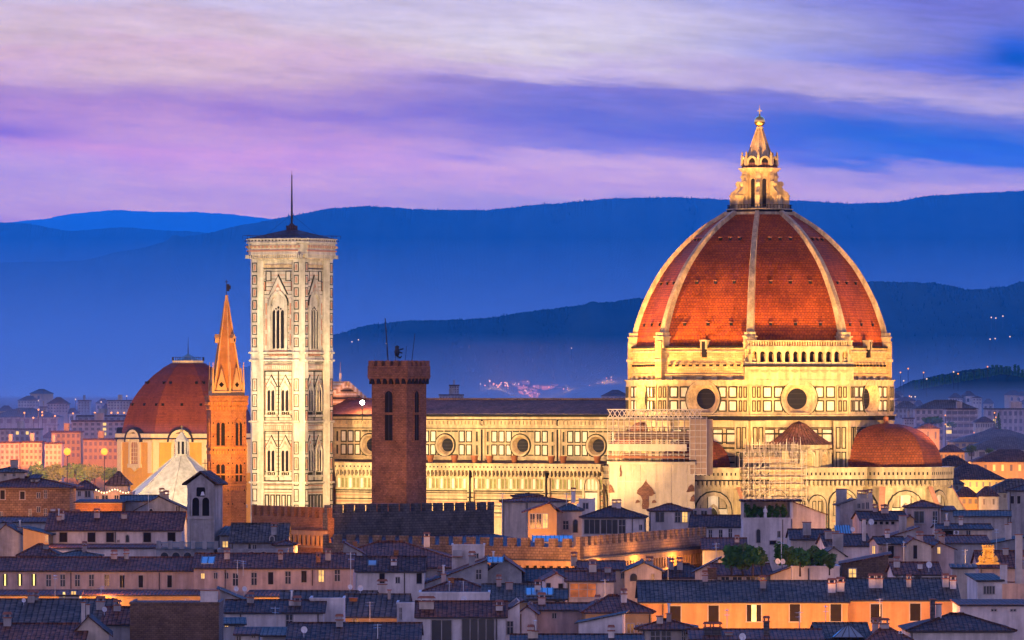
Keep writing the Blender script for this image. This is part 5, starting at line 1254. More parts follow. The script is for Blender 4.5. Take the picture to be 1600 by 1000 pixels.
house('house with a glazed terrace', 909, 1006, 808, 792, 1172, 14, 'white', 'dark', 'hip', [(925,812,24,22,'b'),(952,812,26,22,'b'),(972,812,10,22,'d'),(1001,820,4,8,'d')], label='wide white house whose deep eaves shade a long dark glazed terrace', chim=((965,0.45,0.9),(958,0.5,0.7)), pipes=((988,808,840),))
house('white pavilion', 1015, 1078, 797.5, 788, 1176, 10, 'white', 'dark', 'hip', [(1031,799.5,13,16,'b'),(1059,800,8,16,'d'),(1070,800,8,16,'d'),(1060,829,5,9,'d'),(1070,829,5,9,'d')], label='tall white pavilion house with a pointed hip roof before the pale sheet', pipes=((1016,798,840),))
house('annex of the pavilion', 1078, 1112, 796.5, 796, 1184, 8, 'pink', 'dark', 'flat', W((1084,1100),798,9,8), label='low flat pink annex with a roof slab right of the white pavilion')
house('long blue roofed house', 1078, 1160, 822.5, 806, 1166, 13, 'white', 'dark', 'ridge', [(1081,828,6,9,'y'),(1091,828,6,9,'y'),(1110,828,5,15,'d'),(1126,828,5,15,'d'),(1141,826,5,15,'d')], label='long white house with two yellow lit windows at its left end')
house('terrace house with pergola', 1161, 1236, 811, 811, 1130, 9, 'white', 'dark', 'flat', [(1185,827,6,21,'a'),(1217,830,4,10,'d'),(1207.5,845,10,6,'s')], label='tall white house with a planted pergola terrace on top', pipes=((1223,811,860),))
house('white lean-to wall', 1238, 1290, 803, 782.5, 1136, 9, 'white', 'dark', 'shedR', label='tall blank white wall with a roof sloping down to its right', chim=((1252,0.1,-2.5),))
house('tower block with chimneys', 1331, 1364, 781, 781, 1150, 7, 'cream', 'dark', 'flat', [(1342,787,4,7,'d'),(1349,786,3,9,'d'),(1355.5,785,4,10,'d')], chim=((1345,0.5,1.0,0.9),(1353,0.5,1.0,0.9),(1361,0.5,1.2,0.8)), label='cream tower house with three chimneys on its flat top')
house('blank tower with a dark roof', 1312, 1333, 788, 780, 1146, 8, 'grey', 'dark', 'shedL', chim=((1318,0.5,2.4,1.9,'blueish',0),), label='narrow grey tower with a tall stub left of the three chimneys')
house('long low roof', 1345, 1418, 812, 800, 1118, 12, 'pink', 'dark', 'ridge', W((1352,1360,1368,1377,1386,1395),813.5,5,6,'s'), label='long low dark roof over a pinkish wall below the apse', chim=((1386,0.4,0.9),(1390,0.4,0.9),(1374,0.5,0.7)))
house('lilac house with big windows', 1417, 1470, 792, 783, 1125, 9, 'pink', 'dark', 'hip', [(1436,799,15,18,'b'),(1461,799,7,18,'d')], label='lilac house with a hip roof and big dark windows at the apse buttress')
house('annex of the lilac house', 1470, 1493, 797, 791.5, 1128, 8, 'grey', 'dark', 'back', label='small grey annex stepping down right of the lilac house')
house('dark blue house at the edge', 1576, 1640, 766, 757, 1150, 12, 'grey', 'dark', 'hip', W((1582,1592),775,5,12,'s'), label='tall shaded grey house cut by the right edge of the picture')
house('low wall below the edge house', 1492, 1578, 806, 799, 1100, 14, 'grey', 'grey', 'ridge', label='long grey building with a very low roof before the tall shaded house')
# --- left: stone house and neighbours
house('big stone house', -24, 109, 761, 746, 1130, 16, 'stone', 'red', 'hip', [(4,766,7,14,'s'),(35,768,7,12,'s'),(60,770,5,8,'d'),(71,766,4,12,'d'),(60,792,5,8,'d'),(47,796,4,17,'d'),(71,795,4,17,'d'),(2,800,4,8,'d')], label='large rough stone house with a wide dark hip roof', over=1.3)
house('attic on the stone house', -10, 38, 737, 731, 1137, 7, 'cream', 'dark', 'hip', [(8,739,4,5,'d'),(22,739,4,5,'d')], chim=((20,0.5,1.4,1.4,'grey',0),), label='cream attic storey standing on the large stone house')
house('small dormer house', 48, 60, 747, 742, 1134, 4, 'white', 'dark', 'back', W((53,),749,4,4), label='tiny white dormer cabin on the right slope of the stone house')
house('white house by the roof terrace', 116, 150, 764, 752, 1165, 10, 'white', 'dark', 'hip', [(124,768,4,7,'d'),(137,767,8,10,'d')], label='small white house with a dark hip roof beside the festooned terrace')
house('terrace with string lights', 147, 207, 770, 770, 1150, 8, 'pink', 'dark', 'flat', [(152,775,4,6,'d'),(164,774,9,7,'d'),(182,774,6,7,'d'),(197,773,5,7,'d')], label='pink house with a roof terrace strung with small lamps')
house('tent roofed kiosk', 168, 200, 757, 738, 1200, 6, 'cream', 'blue', 'hip', label='small kiosk with a pale tent shaped roof behind the lamp strung terrace')
house('red brick wall house', 118, 191, 784, 781, 1110, 8, 'brickred', 'dark', 'back', label='plain orange brick wall lit warmly below the roof terrace')
house('grey gable house', 213, 292, 796, 776.5, 1098, 11, 'blueish', 'dark', 'gable', [(236,795,5,5,'a'),(278,791,6,8,'d')], label='weathered grey gable house below the baptistery', ridge_x=248, chim=((252,0.3,0.8),(259,0.3,0.7)))
house('dark roof behind the grey gable', 190, 250, 782, 775, 1115, 12, 'grey', 'dark', 'ridge', label='dark tiled roof between the brick wall and the grey gable', chim=())
house('long white gallery house', 72, 284, 828, 801, 1050, 20, 'white', 'red', 'ridge', [(99,832,12,15,'s'),(143,832,12,15,'s'),(172,832,12,15,'s'),(199,836,5,11,'a'),(230,832,12,15,'s'),(268,832,12,14,'s'),(185,844,3,3,'d')], label='long white upper gallery house with a big plain roof and shuttered windows', pipes=((180,828,848),))
house('lower storey of the gallery house', 70, 246, 855, 850.5, 1038, 9, 'white', 'dark', 'back', label='white lower wing under a thin roof strip below the long gallery')
house('orange lit gable', 36, 76, 834, 824, 1044, 10, 'ochre', 'dark', 'shedR', [(73,836,4,11,'d')], label='small ochre house glowing warm at the left end of the white gallery')
house('left gable house', -10, 38, 838, 820, 1046, 12, 'grey', 'dark', 'gable', label='grey gable house at the left edge below the stone house', ridge_x=9)
house('dark roofs at the left edge', -20, 80, 815, 809, 1080, 14, 'grey', 'dark', 'ridge', label='low dark roof at the left edge under the stone house', chim=((78,0.6,1.6,0.8,'white',0),(116,0.6,0.8)))
house('hip roof before the gallery', 30, 88, 868, 851, 1000, 12, 'white', 'dark', 'hip', label='dark hip roof at the left before the white lower wing')
house('low roof before the gallery', 86, 154, 869, 861, 995, 10, 'grey', 'dark', 'hip', label='small low hip roof in front of the white lower wing')
house('arcade house', 244, 334, 858, 857.5, 1012, 10, 'blueish', 'dark', 'flat', W((257,275,293,312),863,12,12,'a'), label='pale house with four dark arches under a balustraded terrace')
house('blue terrace house', 343, 385, 836, 823, 1015, 10, 'blueish', 'grey', 'back', [(352,846,8,9,'d')], label='grey green house with a sloping roof right of the bell gable')
house('ribbed dark house', 360, 448, 847, 819, 1008, 14, 'blueish', 'grey', 'ridge', [(390,850,4,10,'a'),(398,851,5,9,'d'),(425,838,6,10,'a')], label='shaded house with stained walls below the brick battlements', chim=((427,0.2,1.3),))
house('flat blue house', 340, 450, 860, 860, 1000, 10, 'blueish', 'dark', 'flat', W((393,412),862,14,10,'a'), label='low bluish house with two arches below the shaded house')
house('lean-to at the battlements', 430, 458, 851, 845, 1004, 8, 'pink', 'red', 'hip', label='small reddish roof leaning against the orange battlement wall')
# --- long palace across the left
house('long palace left half', -30, 305, 891, 872, 930, 15, 'pink', 'red', 'ridge', W((8,),897,7,18,'y2')+W((31,53),897,7,18,'y2')+W((76,98,121,143,167),898,7,18,'d')+W((191,220,265),899,7,19,'s'), label='long plain palace wing with a row of tall windows at the left', pipes=((111,891,920),(249,892,922)), chim=((174,0.45,0.7),(193,0.45,0.8,0.7,'grey')))
house('long palace right half', 303, 552, 887, 866, 928, 15, 'pink', 'red', 'ridge', W((317,),896,5,8,'l')+W((337,354),895,5,9,'d')+[(368,896,8,19,'d'),(397,895,8,19,'d'),(423,894,8,19,'s'),(450,893,8,19,'d'),(475,892,8,18,'s'),(502,891,8,18,'l'),(527,890,8,18,'d')], label='longer palace wing with evenly spaced tall windows and one lit', pipes=((352,887,920),(488,887,915)), rot=0)
house('lower palace wall', -30, 330, 929, 922.5, 915, 10, 'ochre', 'dark', 'back', label='warm lit lower storey with a narrow roof below the long palace', group='houses of the old town')
house('big hip roof', 470, 742, 886, 847, 955, 30, 'grey', 'red', 'hip', label='very large dark hip roof before the battlemented palace', over=0.8)
house('triangular gable', 536, 566, 864, 848, 948, 8, 'grey', 'dark', 'gable', label='pale triangular gable end on the very large hip roof', ridge_x=537)
house('white house with blue skylight', 557, 663, 892, 871, 890, 12, 'white', 'dark', 'ridge', [(597,893,8,18,'s'),(621.5,902,6,9,'d'),(655,894,8,18,'s')], label='white house with shuttered windows and a small roof skylight', pipes=((632,893,935),), chim=((615,0.2,0.5),))
house('stone gable', 664, 762, 912, 873, 892, 16, 'blueish', 'dark', 'shedL', [(748,890,8,15,'d')], label='large bare gable wall of blue grey stone with one window', chim=((738,0.1,1.2),(690,0.5,0.5)))
house('stone gable right part', 762, 815, 893, 873, 893.5, 16, 'blueish', 'dark', 'gable', label='bluish stone wall with a pitched top right of the large bare gable', ridge_x=788)
house('white roof box', 706, 757, 853, 853, 905, 6, 'white', 'dark', 'flat', W((744,),865,7,7), chim=((715,-0.05,-1.6,1.3,'blueish',0),), label='square white box on the roof behind the bare stone gable')
house('dark roof below the stone gable', 664, 762, 924, 906, 862, 14, 'grey', 'dark', 'hip', label='dark tiled roof with ladders in front of the bare stone gable')
house('broad dark roof', 756, 916, 908, 890, 900, 18, 'ochre', 'dark', 'ridge', label='broad dark roof spreading below the ochre corbelled wall', chim=((797,0.5,0.6),))
house('lower broad roof', 755, 858, 938, 914, 850, 16, 'ochre', 'grey', 'ridge', label='sagging grey roof below the broad dark one')
house('cream gable with arch', 976, 1034, 892, 879.5, 918, 14, 'cream', 'dark', 'gable', [(990,896,11,12,'a'),(1020,897,4,13,'d')], label='cream gable house with a round dark arch under soot stains', ridge_x=1006)
house('side of the cream gable', 905, 976, 889, 878, 922, 12, 'cream', 'dark', 'ridge', W((973,),896,5,8), label='low cream wing with dark roof left of the arched gable', chim=((899,0.5,0.8,0.9),))
house('dark roofs by the lower wall', 1026, 1112, 902, 882, 925, 14, 'grey', 'dark', 'hip', chim=((1048,0.3,1.0),(1062,0.3,1.1)), label='cluttered dark roof at the right end of the lower battlements')
house('white slope wall', 1086, 1122, 893, 872, 912, 8, 'white', 'dark', 'shedL', label='white wall rising to the right beside the cluttered dark roof')
house('house with blue veranda', 1117, 1206, 898, 882, 905, 12, 'blueish', 'red', 'ridge', [(1133,900,12,10,'b'),(1152,900,14,10,'b'),(1173,900,14,10,'b'),(1190,900,10,10,'b')], label='low house with a bluish glazed veranda under a long roof', chim=((1112,-0.02,1.0,1.3,'brown',0),(1103,-0.02,0.2,0.8,'cream',0)))
house('orange side wall', 1204, 1238, 898, 884, 902, 10, 'cream', 'dark', 'shedL', label='warm cream end wall with a slanting roof under two white dishes')
house('blue white wall', 1237, 1312, 887, 887, 900, 10, 'white', 'dark', 'flat', label='blank bluish white wall below the roof garden', pipes=((1263,887,915),))
house('gold brown shed house', 1316, 1388, 880, 866, 905, 14, 'brown', 'dark', 'shedL', [(1332,889,11,18,'l')], label='brown walled house with a slanting roof and a lit tall window', pipes=())
house('narrow white house', 1303, 1317, 884, 880, 912, 8, 'white', 'dark', 'flat', W((1312,),886,3,14), label='narrow white house squeezed left of the slanting brown one', chim=())
house('yellow gable house', 1416, 1455, 851, 842, 960, 14, 'cream', 'dark', 'gable', [(1430,852,6,21,'s')], label='pale yellow gable house with one tall shutter', ridge_x=1427)
house('pink gable house', 1455, 1491, 857, 848, 962, 14, 'pink', 'dark', 'gable', [(1467,855,4,10,'d')], label='smaller pink gable house right of the yellow gable', ridge_x=1468)
house('lilac house by the yellow gable', 1373, 1416, 849, 840, 966, 12, 'pink', 'dark', 'ridge', [(1392,853,9,19,'s'),(1376,855,3,5,'d'),(1365,853,4,12,'l')], label='lilac house with a wide dark door left of the yellow gable')
house('grey slope house', 1358, 1432, 848, 824, 1010, 14, 'grey', 'dark', 'shedL', chim=((1411,0.1,2.5,1.2,'blueish',0),), label='grey house with a long slanting roof behind the yellow gable')
house('ochre chimney house', 1416, 1428, 811, 806, 1040, 4, 'ochre', 'red', 'gable', label='small ochre lookout turret with flared eaves')
house('cream house with cooling box', 1465, 1550, 826, 820, 1050, 12, 'cream', 'dark', 'ridge', [(1481,829,16,7,'s'),(1513,827,6,9,'d')], label='low cream house with an air conditioner on its front')
house('long dark roof on the right', 1448, 1546, 848, 838, 1000, 14, 'grey', 'dark', 'ridge', label='long dark roof between the pink gable and the low cream house')
house('right edge roof', 1540, 1640, 850, 832, 1005, 16, 'blueish', 'dark', 'shedL', label='slanting roof with a bluish wall near the right edge', chim=((1574,0.2,2.4,0.5,'white',0),(1579,0.2,2.6,0.5,'white',0)))
house('right roof with skylight', 1530, 1640, 886, 862, 940, 15, 'pink', 'red', 'ridge', label='reddish roof at the right edge behind the gilded crest')
house('left slope house', 1290, 1360, 852, 836, 985, 14, 'white', 'dark', 'ridge', chim=((1304,0.3,1.2,2.2,'blueish',0),(1353,0.2,3.4,0.5,'white',0)), label='white house with a dark roof behind the roof garden')
house('tiny roof row', 1286, 1320, 868, 856, 955, 9, 'cream', 'dark', 'gable', chim=((1310,0.1,2.6,1.6,'blueish',0),), label='small cream gable with a stubby grey turret beside the roof garden')
house('grey roof above the garden', 1236, 1300, 842, 828, 1080, 14, 'cream', 'dark', 'ridge', label='dark roof between the blank white wall and the cream tower house', chim=((1262,0.2,2.2,1.4,'grey',0),))
house('roof under the pergola house', 1098, 1166, 858, 842, 1020, 16, 'grey', 'red', 'ridge', label='reddish roof under the white pergola house')
house('cooling units house', 1398, 1470, 897, 880, 880, 12, 'white', 'red', 'ridge', [(1435,899,9,6,'s')], label='low white house with two round fan units on its wall')
house('small pale cube house', 1488, 1524, 886, 882, 915, 8, 'cream', 'blue', 'back', label='small cream house with a pale blue roof edge before the gilded crest')
house('right white tower house', 1527, 1566, 906, 897, 850, 10, 'white', 'dark', 'back', [(1541,916,8,12,'d'),(1550,916,8,12,'d')], label='white house with paired windows and tall white chimneys beside it', chim=((1570,0.1,2.0,0.9,'white',0),(1580,0.2,-0.5,1.4,'pink',0),(1594,0.1,6.0,0.9,'cream',0)))
house('orange palace', 1000, 1325, 940, 909, 820, 18, 'orange', 'dark', 'ridge', [(1055,947,17,27,'s'),(1115,946,16,27,'s'),(1178,945,22,26,'y2'),(1242,944,16,27,'s'),(1306,943,17,28,'s')], label='long glowing orange palace with tall shuttered windows', chim=((1195,0.33,1.0,0.8,'grey'),(1302,0.22,1.2,1.0,'white'),(1316,0.25,1.2,1.0,'white'),(1105,0.5,0.8,0.7,'pink')), pipes=((1036,940,990),))
house('orange palace right wing', 1325, 1498, 937, 905, 822, 18, 'orange', 'dark', 'ridge', [(1369,944,17,28,'s'),(1430,943,16,27,'s')], label='right wing of the orange palace with two brown shutters', chim=((1366,0.28,1.2,0.9,'white'),(1377,0.28,1.2,0.9,'white'),(1424,0.3,1.0,0.6,'cream'),(1482,0.3,1.1,0.8,'white'),(1493,0.26,1.1,0.8,'white')))
house('house with the orange studio window', 885, 959, 907, 894, 830, 11, 'cream', 'red', 'ridge', [(911,912,40,21,'r')], label='cream house with a wide orange lit studio window', chim=())
house('gable of the studio house', 852, 885, 905, 896, 831, 11, 'white', 'red', 'gable', [(857,911,7,9,'s'),(876,912,7,11,'s')], label='white gable end adjoining the house with the studio window', ridge_x=870)
house('skylight house', 826, 884, 935, 922, 800, 10, 'pink', 'dark', 'ridge', [(871,938,8,6,'a')], label='low pink house with a striped pale skylight on its roof')
house('roof under the studio', 838, 960, 952, 944, 790, 10, 'pink', 'dark', 'ridge', W((866,),958,6,8), label='low roof running below the orange studio window')
house('shed roofs centre', 915, 1018, 956, 931, 785, 16, 'ochre', 'dark', 'hip', [(985,975,10,14,'d'),(1000,974,8,14,'d')], label='dark hip roof between the studio house and the orange palace', chim=((980,0.3,1.0,0.7,'white'),))
house('blue lean-to', 904, 972, 972, 958, 765, 8, 'white', 'dark', 'shedL', label='bluish white wall with a slanting top at the bottom centre')
house('window tower', 1003, 1080, 982, 969, 760, 9, 'cream', 'red', 'hip', [(1024,985,14,22,'d'),(1041,985,14,22,'d'),(1068,985,5,22,'d')], label='small cream tower room with a low hip roof and paired casements', over=0.9)
house('white terrace house', 651, 790, 963, 941, 772, 11, 'white', 'red', 'ridge', [(690,969,31,33,'b'),(747,966,50,36,'b')], label='white house with large dark terrace doors at the bottom centre', chim=((666,0.25,0.9,1.8,'cream'),(780,0.2,0.6)), pipes=((776,963,1000),))
house('gable beside the terrace house', 790, 812, 957, 938, 776, 11, 'white', 'red', 'shedL', [(797,971,9,20,'d')], label='narrow white half gable right of the large terrace doors')
house('round gable house', 812, 836, 958, 948, 782, 10, 'white', 'dark', 'gable', label='narrow white gable with a looping cable beside the half gable', pipes=((814,958,1000),))
house('white parapet house', 655, 765, 928, 928, 806, 8, 'white', 'dark', 'flat', label='long white parapet wall behind the terrace doors house')
house('white stepped wall', 620, 657, 944, 940, 800, 8, 'white', 'dark', 'flat', [(626,950,3,18,'d')], label='white wall stepping down beside the pale ribbed roof')
house('brown brick house', 203, 342, 944, 943, 760, 12, 'brown', 'dark', 'flat', label='big blank wall of dark brown brick', chim=((326,0.1,1.6,2.1,'white',0),))
house('white house with pipes', 352, 505, 956, 939, 796, 13, 'white', 'dark', 'ridge', [(452,960,10,22,'d'),(366,966,5,3,'d')], label='white house with thin white flue pipes before its wall', pipes=((376,956,1000),(497,954,980)))
house('white block wall', 484, 537, 937, 936, 802, 8, 'white', 'dark', 'flat', label='plain square white wall right of the flue pipes')
house('pale ribbed roof', 437, 586, 955, 925, 842, 20, 'stone', 'blue', 'ridge', label='long bluish ribbed roof below the palace windows', chim=((595,0.5,1.0,1.2,'white'),))
house('ribbed roof right part', 536, 634, 963, 930, 826, 18, 'ochre', 'blue', 'ridge', [(556,966,9,8,'d')], label='ribbed bluish roof above an ochre stone wall', chim=((548,0.35,0.4,1.0,'brickred',0),(604,0.4,1.2,0.4,'blueish',0)))
house('bottom dark roof', 450, 655, 999, 975, 735, 16, 'grey', 'dark', 'ridge', label='dark cluttered roof at the bottom between brick wall and terrace doors', chim=((528,0.4,0.8,0.8,'grey'),))
house('white cottage under the flue pipes', 344, 382, 974, 966, 775, 8, 'white', 'dark', 'back', W((354,371),976,5,3), label='little white cottage right beside the brown brick wall')
house('cottage with round eaves', 368, 404, 990, 981, 755, 8, 'white', 'dark', 'back', [(373,993,6,8,'d'),(396,994,5,2,'d')], label='little white cottage with a drooping roof at the bottom edge')
house('green awning house', 410, 470, 992, 981, 752, 9, 'blueish', 'grey', 'back', label='low shed with a greenish grey roof at the bottom edge')
house('left ribbed roof', -20, 172, 976, 938, 782, 20, 'grey', 'blue', 'ridge', label='big ribbed roof at the bottom left below the palace', chim=((40,0.45,0.9),(152,0.3,1.0,1.0,'grey'),(47,0.5,0.5,0.6)))
house('left red roof', -20, 130, 1004, 976, 745, 16, 'grey', 'red', 'ridge', label='reddish roof in the bottom left corner', chim=((4,0.45,1.0,0.9),))
house('gable with white chimney', 114, 170, 992, 964, 750, 14, 'cream', 'dark', 'gable', label='steep gable with a tall slim white chimney at the bottom left', ridge_x=138, chim=((130,0.03,2.6,0.45,'white',0),(137,0.06,1.8,0.45,'white',0)))
house('dark roof by brick wall', 160, 206, 975, 950, 772, 12, 'grey', 'dark', 'ridge', label='dark roof wedged left of the brown brick wall', chim=((178,0.4,0.7),))
house('rooftop cabin', 92, 124, 929, 924, 905, 6, 'white', 'dark', 'back', [(100,925,3,8,'y'),(115,924,7,5,'l')], label='little roof cabin with a lit window before the long palace')
house('lean-to with dishes', 344, 384, 939, 920, 880, 10, 'grey', 'dark', 'shedR', label='slanting dark roof with pale dishes below the palace windows')
house('lower palace right', 385, 500, 931, 923, 912, 9, 'ochre', 'dark', 'back', label='orange lit strip of wall right of the slanting dark roof')
house('bottom right hip roof', 1422, 1582, 985, 960, 762, 16, 'white', 'dark', 'hip', label='white house with a broad dark hip roof at the bottom right', chim=((1462,0.35,2.4,0.6,'darkstone',0),(1472,0.4,1.6,0.7,'white',0)))
house('bottom right canopy house', 1500, 1640, 944, 940, 800, 14, 'white', 'dark', 'back', [(1553,952,8,3,'d'),(1583,952,8,3,'d')], label='white flat house with two small awnings at the right bottom')
house('skylight pyramid house', 1280, 1360, 997, 975, 755, 12, 'grey', 'dark', 'ridge', label='low dark roof carrying a glass pyramid before the orange palace', chim=((1385,0.2,1.0,1.1,'white'),))
house('house right of the pyramid', 1360, 1420, 1000, 980, 752, 12, 'grey', 'dark', 'hip', label='dark roof right of the glass pyramid at the bottom')
house('bottom roofs centre right', 1080, 1285, 998, 985, 748, 14, 'grey', 'dark', 'ridge', label='row of dark roof ridges below the orange palace', chim=((1107,0.2,0.9,0.9,'darkstone'),(1121,0.2,0.9,1.1,'darkstone'),(1199,0.2,1.6,0.7,'darkstone'),(1140,0.2,0.3,0.9,'blueish',0)))
house('bottom roofs centre', 800, 1004, 1002, 993, 740, 12, 'grey', 'dark', 'ridge', label='dark roof ridge along the bottom edge below the bluish lean-to')
# ------------------------------------------------------------------ things on the roofs
def hs(phrase): return next(h for h in HOUSES if h['phrase'] == phrase)
# stone bell gable
bt = thing('bell_gable_tower', 'grey stone bell turret with a pitched roof and twin arches', 'bell tower', (ax(314, 1020), 1020, 0), R(-14))
k = 1020/F; zq = lambda py: HC+(YH-py)*k; hw = 22*k; b = MB()
b.box(-hw, hw, 0, hw*2.0, 0, zq(757), 0); b.add([(-hw,0,zq(757)),(hw,0,zq(757)),(0,0,zq(741)),(-hw,hw*2,zq(757)),(hw,hw*2,zq(757)),(0,hw*2,zq(741))], [(0,1,2),(4,3,5),(0,2,5,3),(1,4,5,2)], 0)
f = Face(b, (0,0,0), (1,0,0), (0,-1,0))
f.frame(-hw, hw, zq(868), zq(757), 0.45, 0.12, 0); f.slab(-hw, hw, zq(811), zq(807), 0, 0.25, 0)
f.arch_ring(0, 1.5, zq(776), zq(765), 0.3, 0, 0.15, 0); f.arch_ring(-0.85, 1.2, zq(806), zq(783), 0.22, 0, 0.15, 0); f.arch_ring(0.85, 1.2, zq(806), zq(783), 0.22, 0, 0.15, 0)
f.arch(0, 1.5, zq(776), zq(765), 0, 0.03, 1); f.arch(-0.85, 1.2, zq(806), zq(783), 0, 0.03, 1); f.arch(0.85, 1.2, zq(806), zq(783), 0, 0.03, 1)
b.build('wall', [PL['grey'], M_DARK], bt)
r = MB(); o = hw+0.75
for s_ in (-1, 1): r.obox((s_*o, -0.6, zq(753.5)-0.5), (-s_*o, 0, zq(737)-zq(753.5)+0.35), (0, hw*2+1.2, 0), (0, 0, 0.3), 0)
r.build('roof', [RFM['dark']], bt); r = MB(); r.bar((0,hw,zq(738)),(0,hw,zq(718)),0.06,0,5); r.bar((-0.5,hw,zq(724)),(0.5,hw,zq(724)),0.05,0,5); r.build('cross', [M_BRONZE], bt)
r = MB(); r.lathe([(0.05,zq(768)),(0.22,zq(769)),(0.28,zq(772)),(0.4,zq(774))], 10, (0.35,-0.2)); r.build('bell', [M_WHITEP], bt)  # bell coloured white all over to stand for its highlight
# terrace balustrade on the arcade house
h_ = hs('arcade house'); bl = thing('balustrade', 'grey terrace balustrade with pale posts above the four arches', 'railing', (ax(292,1011), 1011, 0)); b = MB(); kk = 1011/F
for i in range(6):
    u = (-44+i*18)*kk; b.box(u-0.35, u+0.35, -0.3, 0.3, HC+(YH-858)*kk, HC+(YH-845)*kk, 0)
b.build('post', [PL['blueish']], bl); b = MB(); b.box(-46*kk, 48*kk, -0.12, 0.12, HC+(YH-848.5)*kk, HC+(YH-847.3)*kk)
for i in range(60): u = (-45+i*1.55)*kk; b.bar((u,0,HC+(YH-858)*kk),(u,0,HC+(YH-848)*kk),0.045,0,4)
b.build('rail', [M_PATINA], bl)
# pergola terrace: slab roof, posts, plants, figure
pg = thing('pergola', 'dark flat pergola roof over the plants on the white terrace house', 'pergola', (ax(1203,1130), 1130, 0)); kk = 1130/F; zq2 = lambda py: HC+(YH-py)*kk; b = MB()
b.box(-46*kk, 50*kk, -0.6, 8.5, zq2(784), zq2(781)); b.build('roof', [RFM['dark']], pg)
for u in (-43, 34): b = MB(); b.box(u*kk-0.25, u*kk+0.25, 0.3, 0.8, zq2(811), zq2(784)); b.build('post', [PL['white']], pg)
b = MB(); b.box(-42*kk, 34*kk, 7.6, 7.9, zq2(811), zq2(784)); b.build('back_wall', [PL['grey']], pg)
M_LEAF = [veg('evergreen_leaves', (0.025,0.08,0.025), (0.10,0.21,0.06), 0.9), veg('olive_leaves', (0.04,0.09,0.03), (0.15,0.22,0.07), 0.9)]
M_BARK = plain('bark', (0.06,0.045,0.035), 0.9)
def crown_mesh(rx, ry, rz_, n, leaf, seed, lumps=7):
    """leaf sprays scattered through several lobes"""
    rnd = random.Random(seed); b = MB(); lob = []
    for i in range(lumps):
        a = rnd.uniform(0, 6.28); e = rnd.uniform(-0.6, 0.9); q = rnd.uniform(0.2, 0.6); lob.append((rx*q*math.cos(a), ry*q*math.sin(a), rz_*e*0.6, rnd.uniform(0.45, 0.65)))
    for i in range(n):
        lx, ly, lz, ls = rnd.choice(lob); d = Vector((rnd.gauss(0,1), rnd.gauss(0,1), rnd.gauss(0,1))).normalized()*rnd.uniform(0.5, 1.0)
        c = Vector((lx+d.x*rx*ls, ly+d.y*ry*ls, lz+d.z*rz_*ls)); u = Vector((rnd.gauss(0,1), rnd.gauss(0,1), rnd.gauss(0,0.6))).normalized(); w = u.orthogonal().normalized(); s_ = leaf*rnd.uniform(0.5, 1.3)
        b.add([c-u*s_, c+w*s_*0.55, c+u*s_, c-w*s_*0.55], [(0,1,2,3)], 0)
    return b
def tree(label, px, py_top, py_base, Y, wpx, kind='round', leaf=None, n=500, mi=0, group=None, name='tree', cat='tree'):
    kk = Y/F; zt_, zb_ = HC+(YH-py_top)*kk, HC+(YH-py_base)*kk; H_ = zt_-zb_; w = wpx*kk/2
    root = thing(name, label, cat, (ax(px, Y), Y, zb_), 0, group); sd = int(px*7+Y)
    if kind == 'pine': cz, rz_ = H_*0.72, H_*0.30
    elif kind == 'cone': cz, rz_ = H_*0.5, H_*0.5
    else: cz, rz_ = H_*0.5, H_*0.56
    t = MB(); t.bar((0,0,-1),(0,0,cz),max(0.12,w*0.10),0,7,max(0.06,w*0.05))
    for i in range(5):
        a = i*1.25; t.bar((0,0,cz*0.6),(math.cos(a)*w*0.5,math.sin(a)*w*0.5,cz+rz_*0.3),max(0.07,w*0.05),0,5,0.03)
    t.build('trunk', [M_BARK], root)
    lf = leaf or max(0.25, w*0.13)
    if kind == 'cone':
        rnd = random.Random(sd); c = MB()
        for i in range(n):
            z = rnd.random()**1.3; r_ = w*(1-z)*(0.75+0.35*math.sin(z*40)*0.5)*rnd.uniform(0.55,1); a = rnd.uniform(0,6.28)
            p = Vector((r_*math.cos(a), r_*math.sin(a), H_*(0.06+0.94*z))); u = Vector((math.cos(a), math.sin(a), -0.5)).normalized(); q = u.orthogonal().normalized(); s_ = lf*rnd.uniform(0.6,1.2)
            c.add([p-u*s_, p+q*s_*0.6, p+u*s_, p-q*s_*0.6], [(0,1,2,3)], 0)
    else: c = crown_mesh(w, w*0.9, rz_, n, lf, sd)
    o = c.build('crown', [M_LEAF[mi]], root); 
    if kind != 'cone': o.location.z = cz
    return root
for i, (px, w) in enumerate(((1168,13),(1178,12),(1188,11),(1202,13),(1213,12),(1224,12))):
    tree(['bushy shrub at the left end of the pergola terrace','second shrub from the left on the pergola terrace','shrub just left of the white figure on the terrace','shrub just right of the white figure on the terrace','second shrub from the right on the pergola terrace','shrub at the right end of the pergola terrace'][i], px, 789, 811, 1132.5, w, 'round', 0.35, 220, 0, 'terrace shrubs under the pergola', 'shrub', 'shrub')
st = thing('statue', 'small white standing figure on the pergola terrace edge', 'statue', (ax(1196,1129.6), 1130.3, zq2(811)))
b = MB(); b.box(-0.3,0.3,-0.3,0.3,0,0.25); b.lathe([(0.26,0.25),(0.28,0.7),(0.24,1.2),(0.32,1.6),(0.26,1.85),(0.1,1.95),(0.13,2.1),(0.15,2.2),(0.1,2.35),(0.02,2.4)], 10); b.bar((0.25,0,1.75),(0.34,-0.1,1.2),0.08,0,6); b.bar((-0.25,0,1.75),(-0.3,-0.12,1.25),0.08,0,6)
b.build('figure', [M_WHITEP], st)
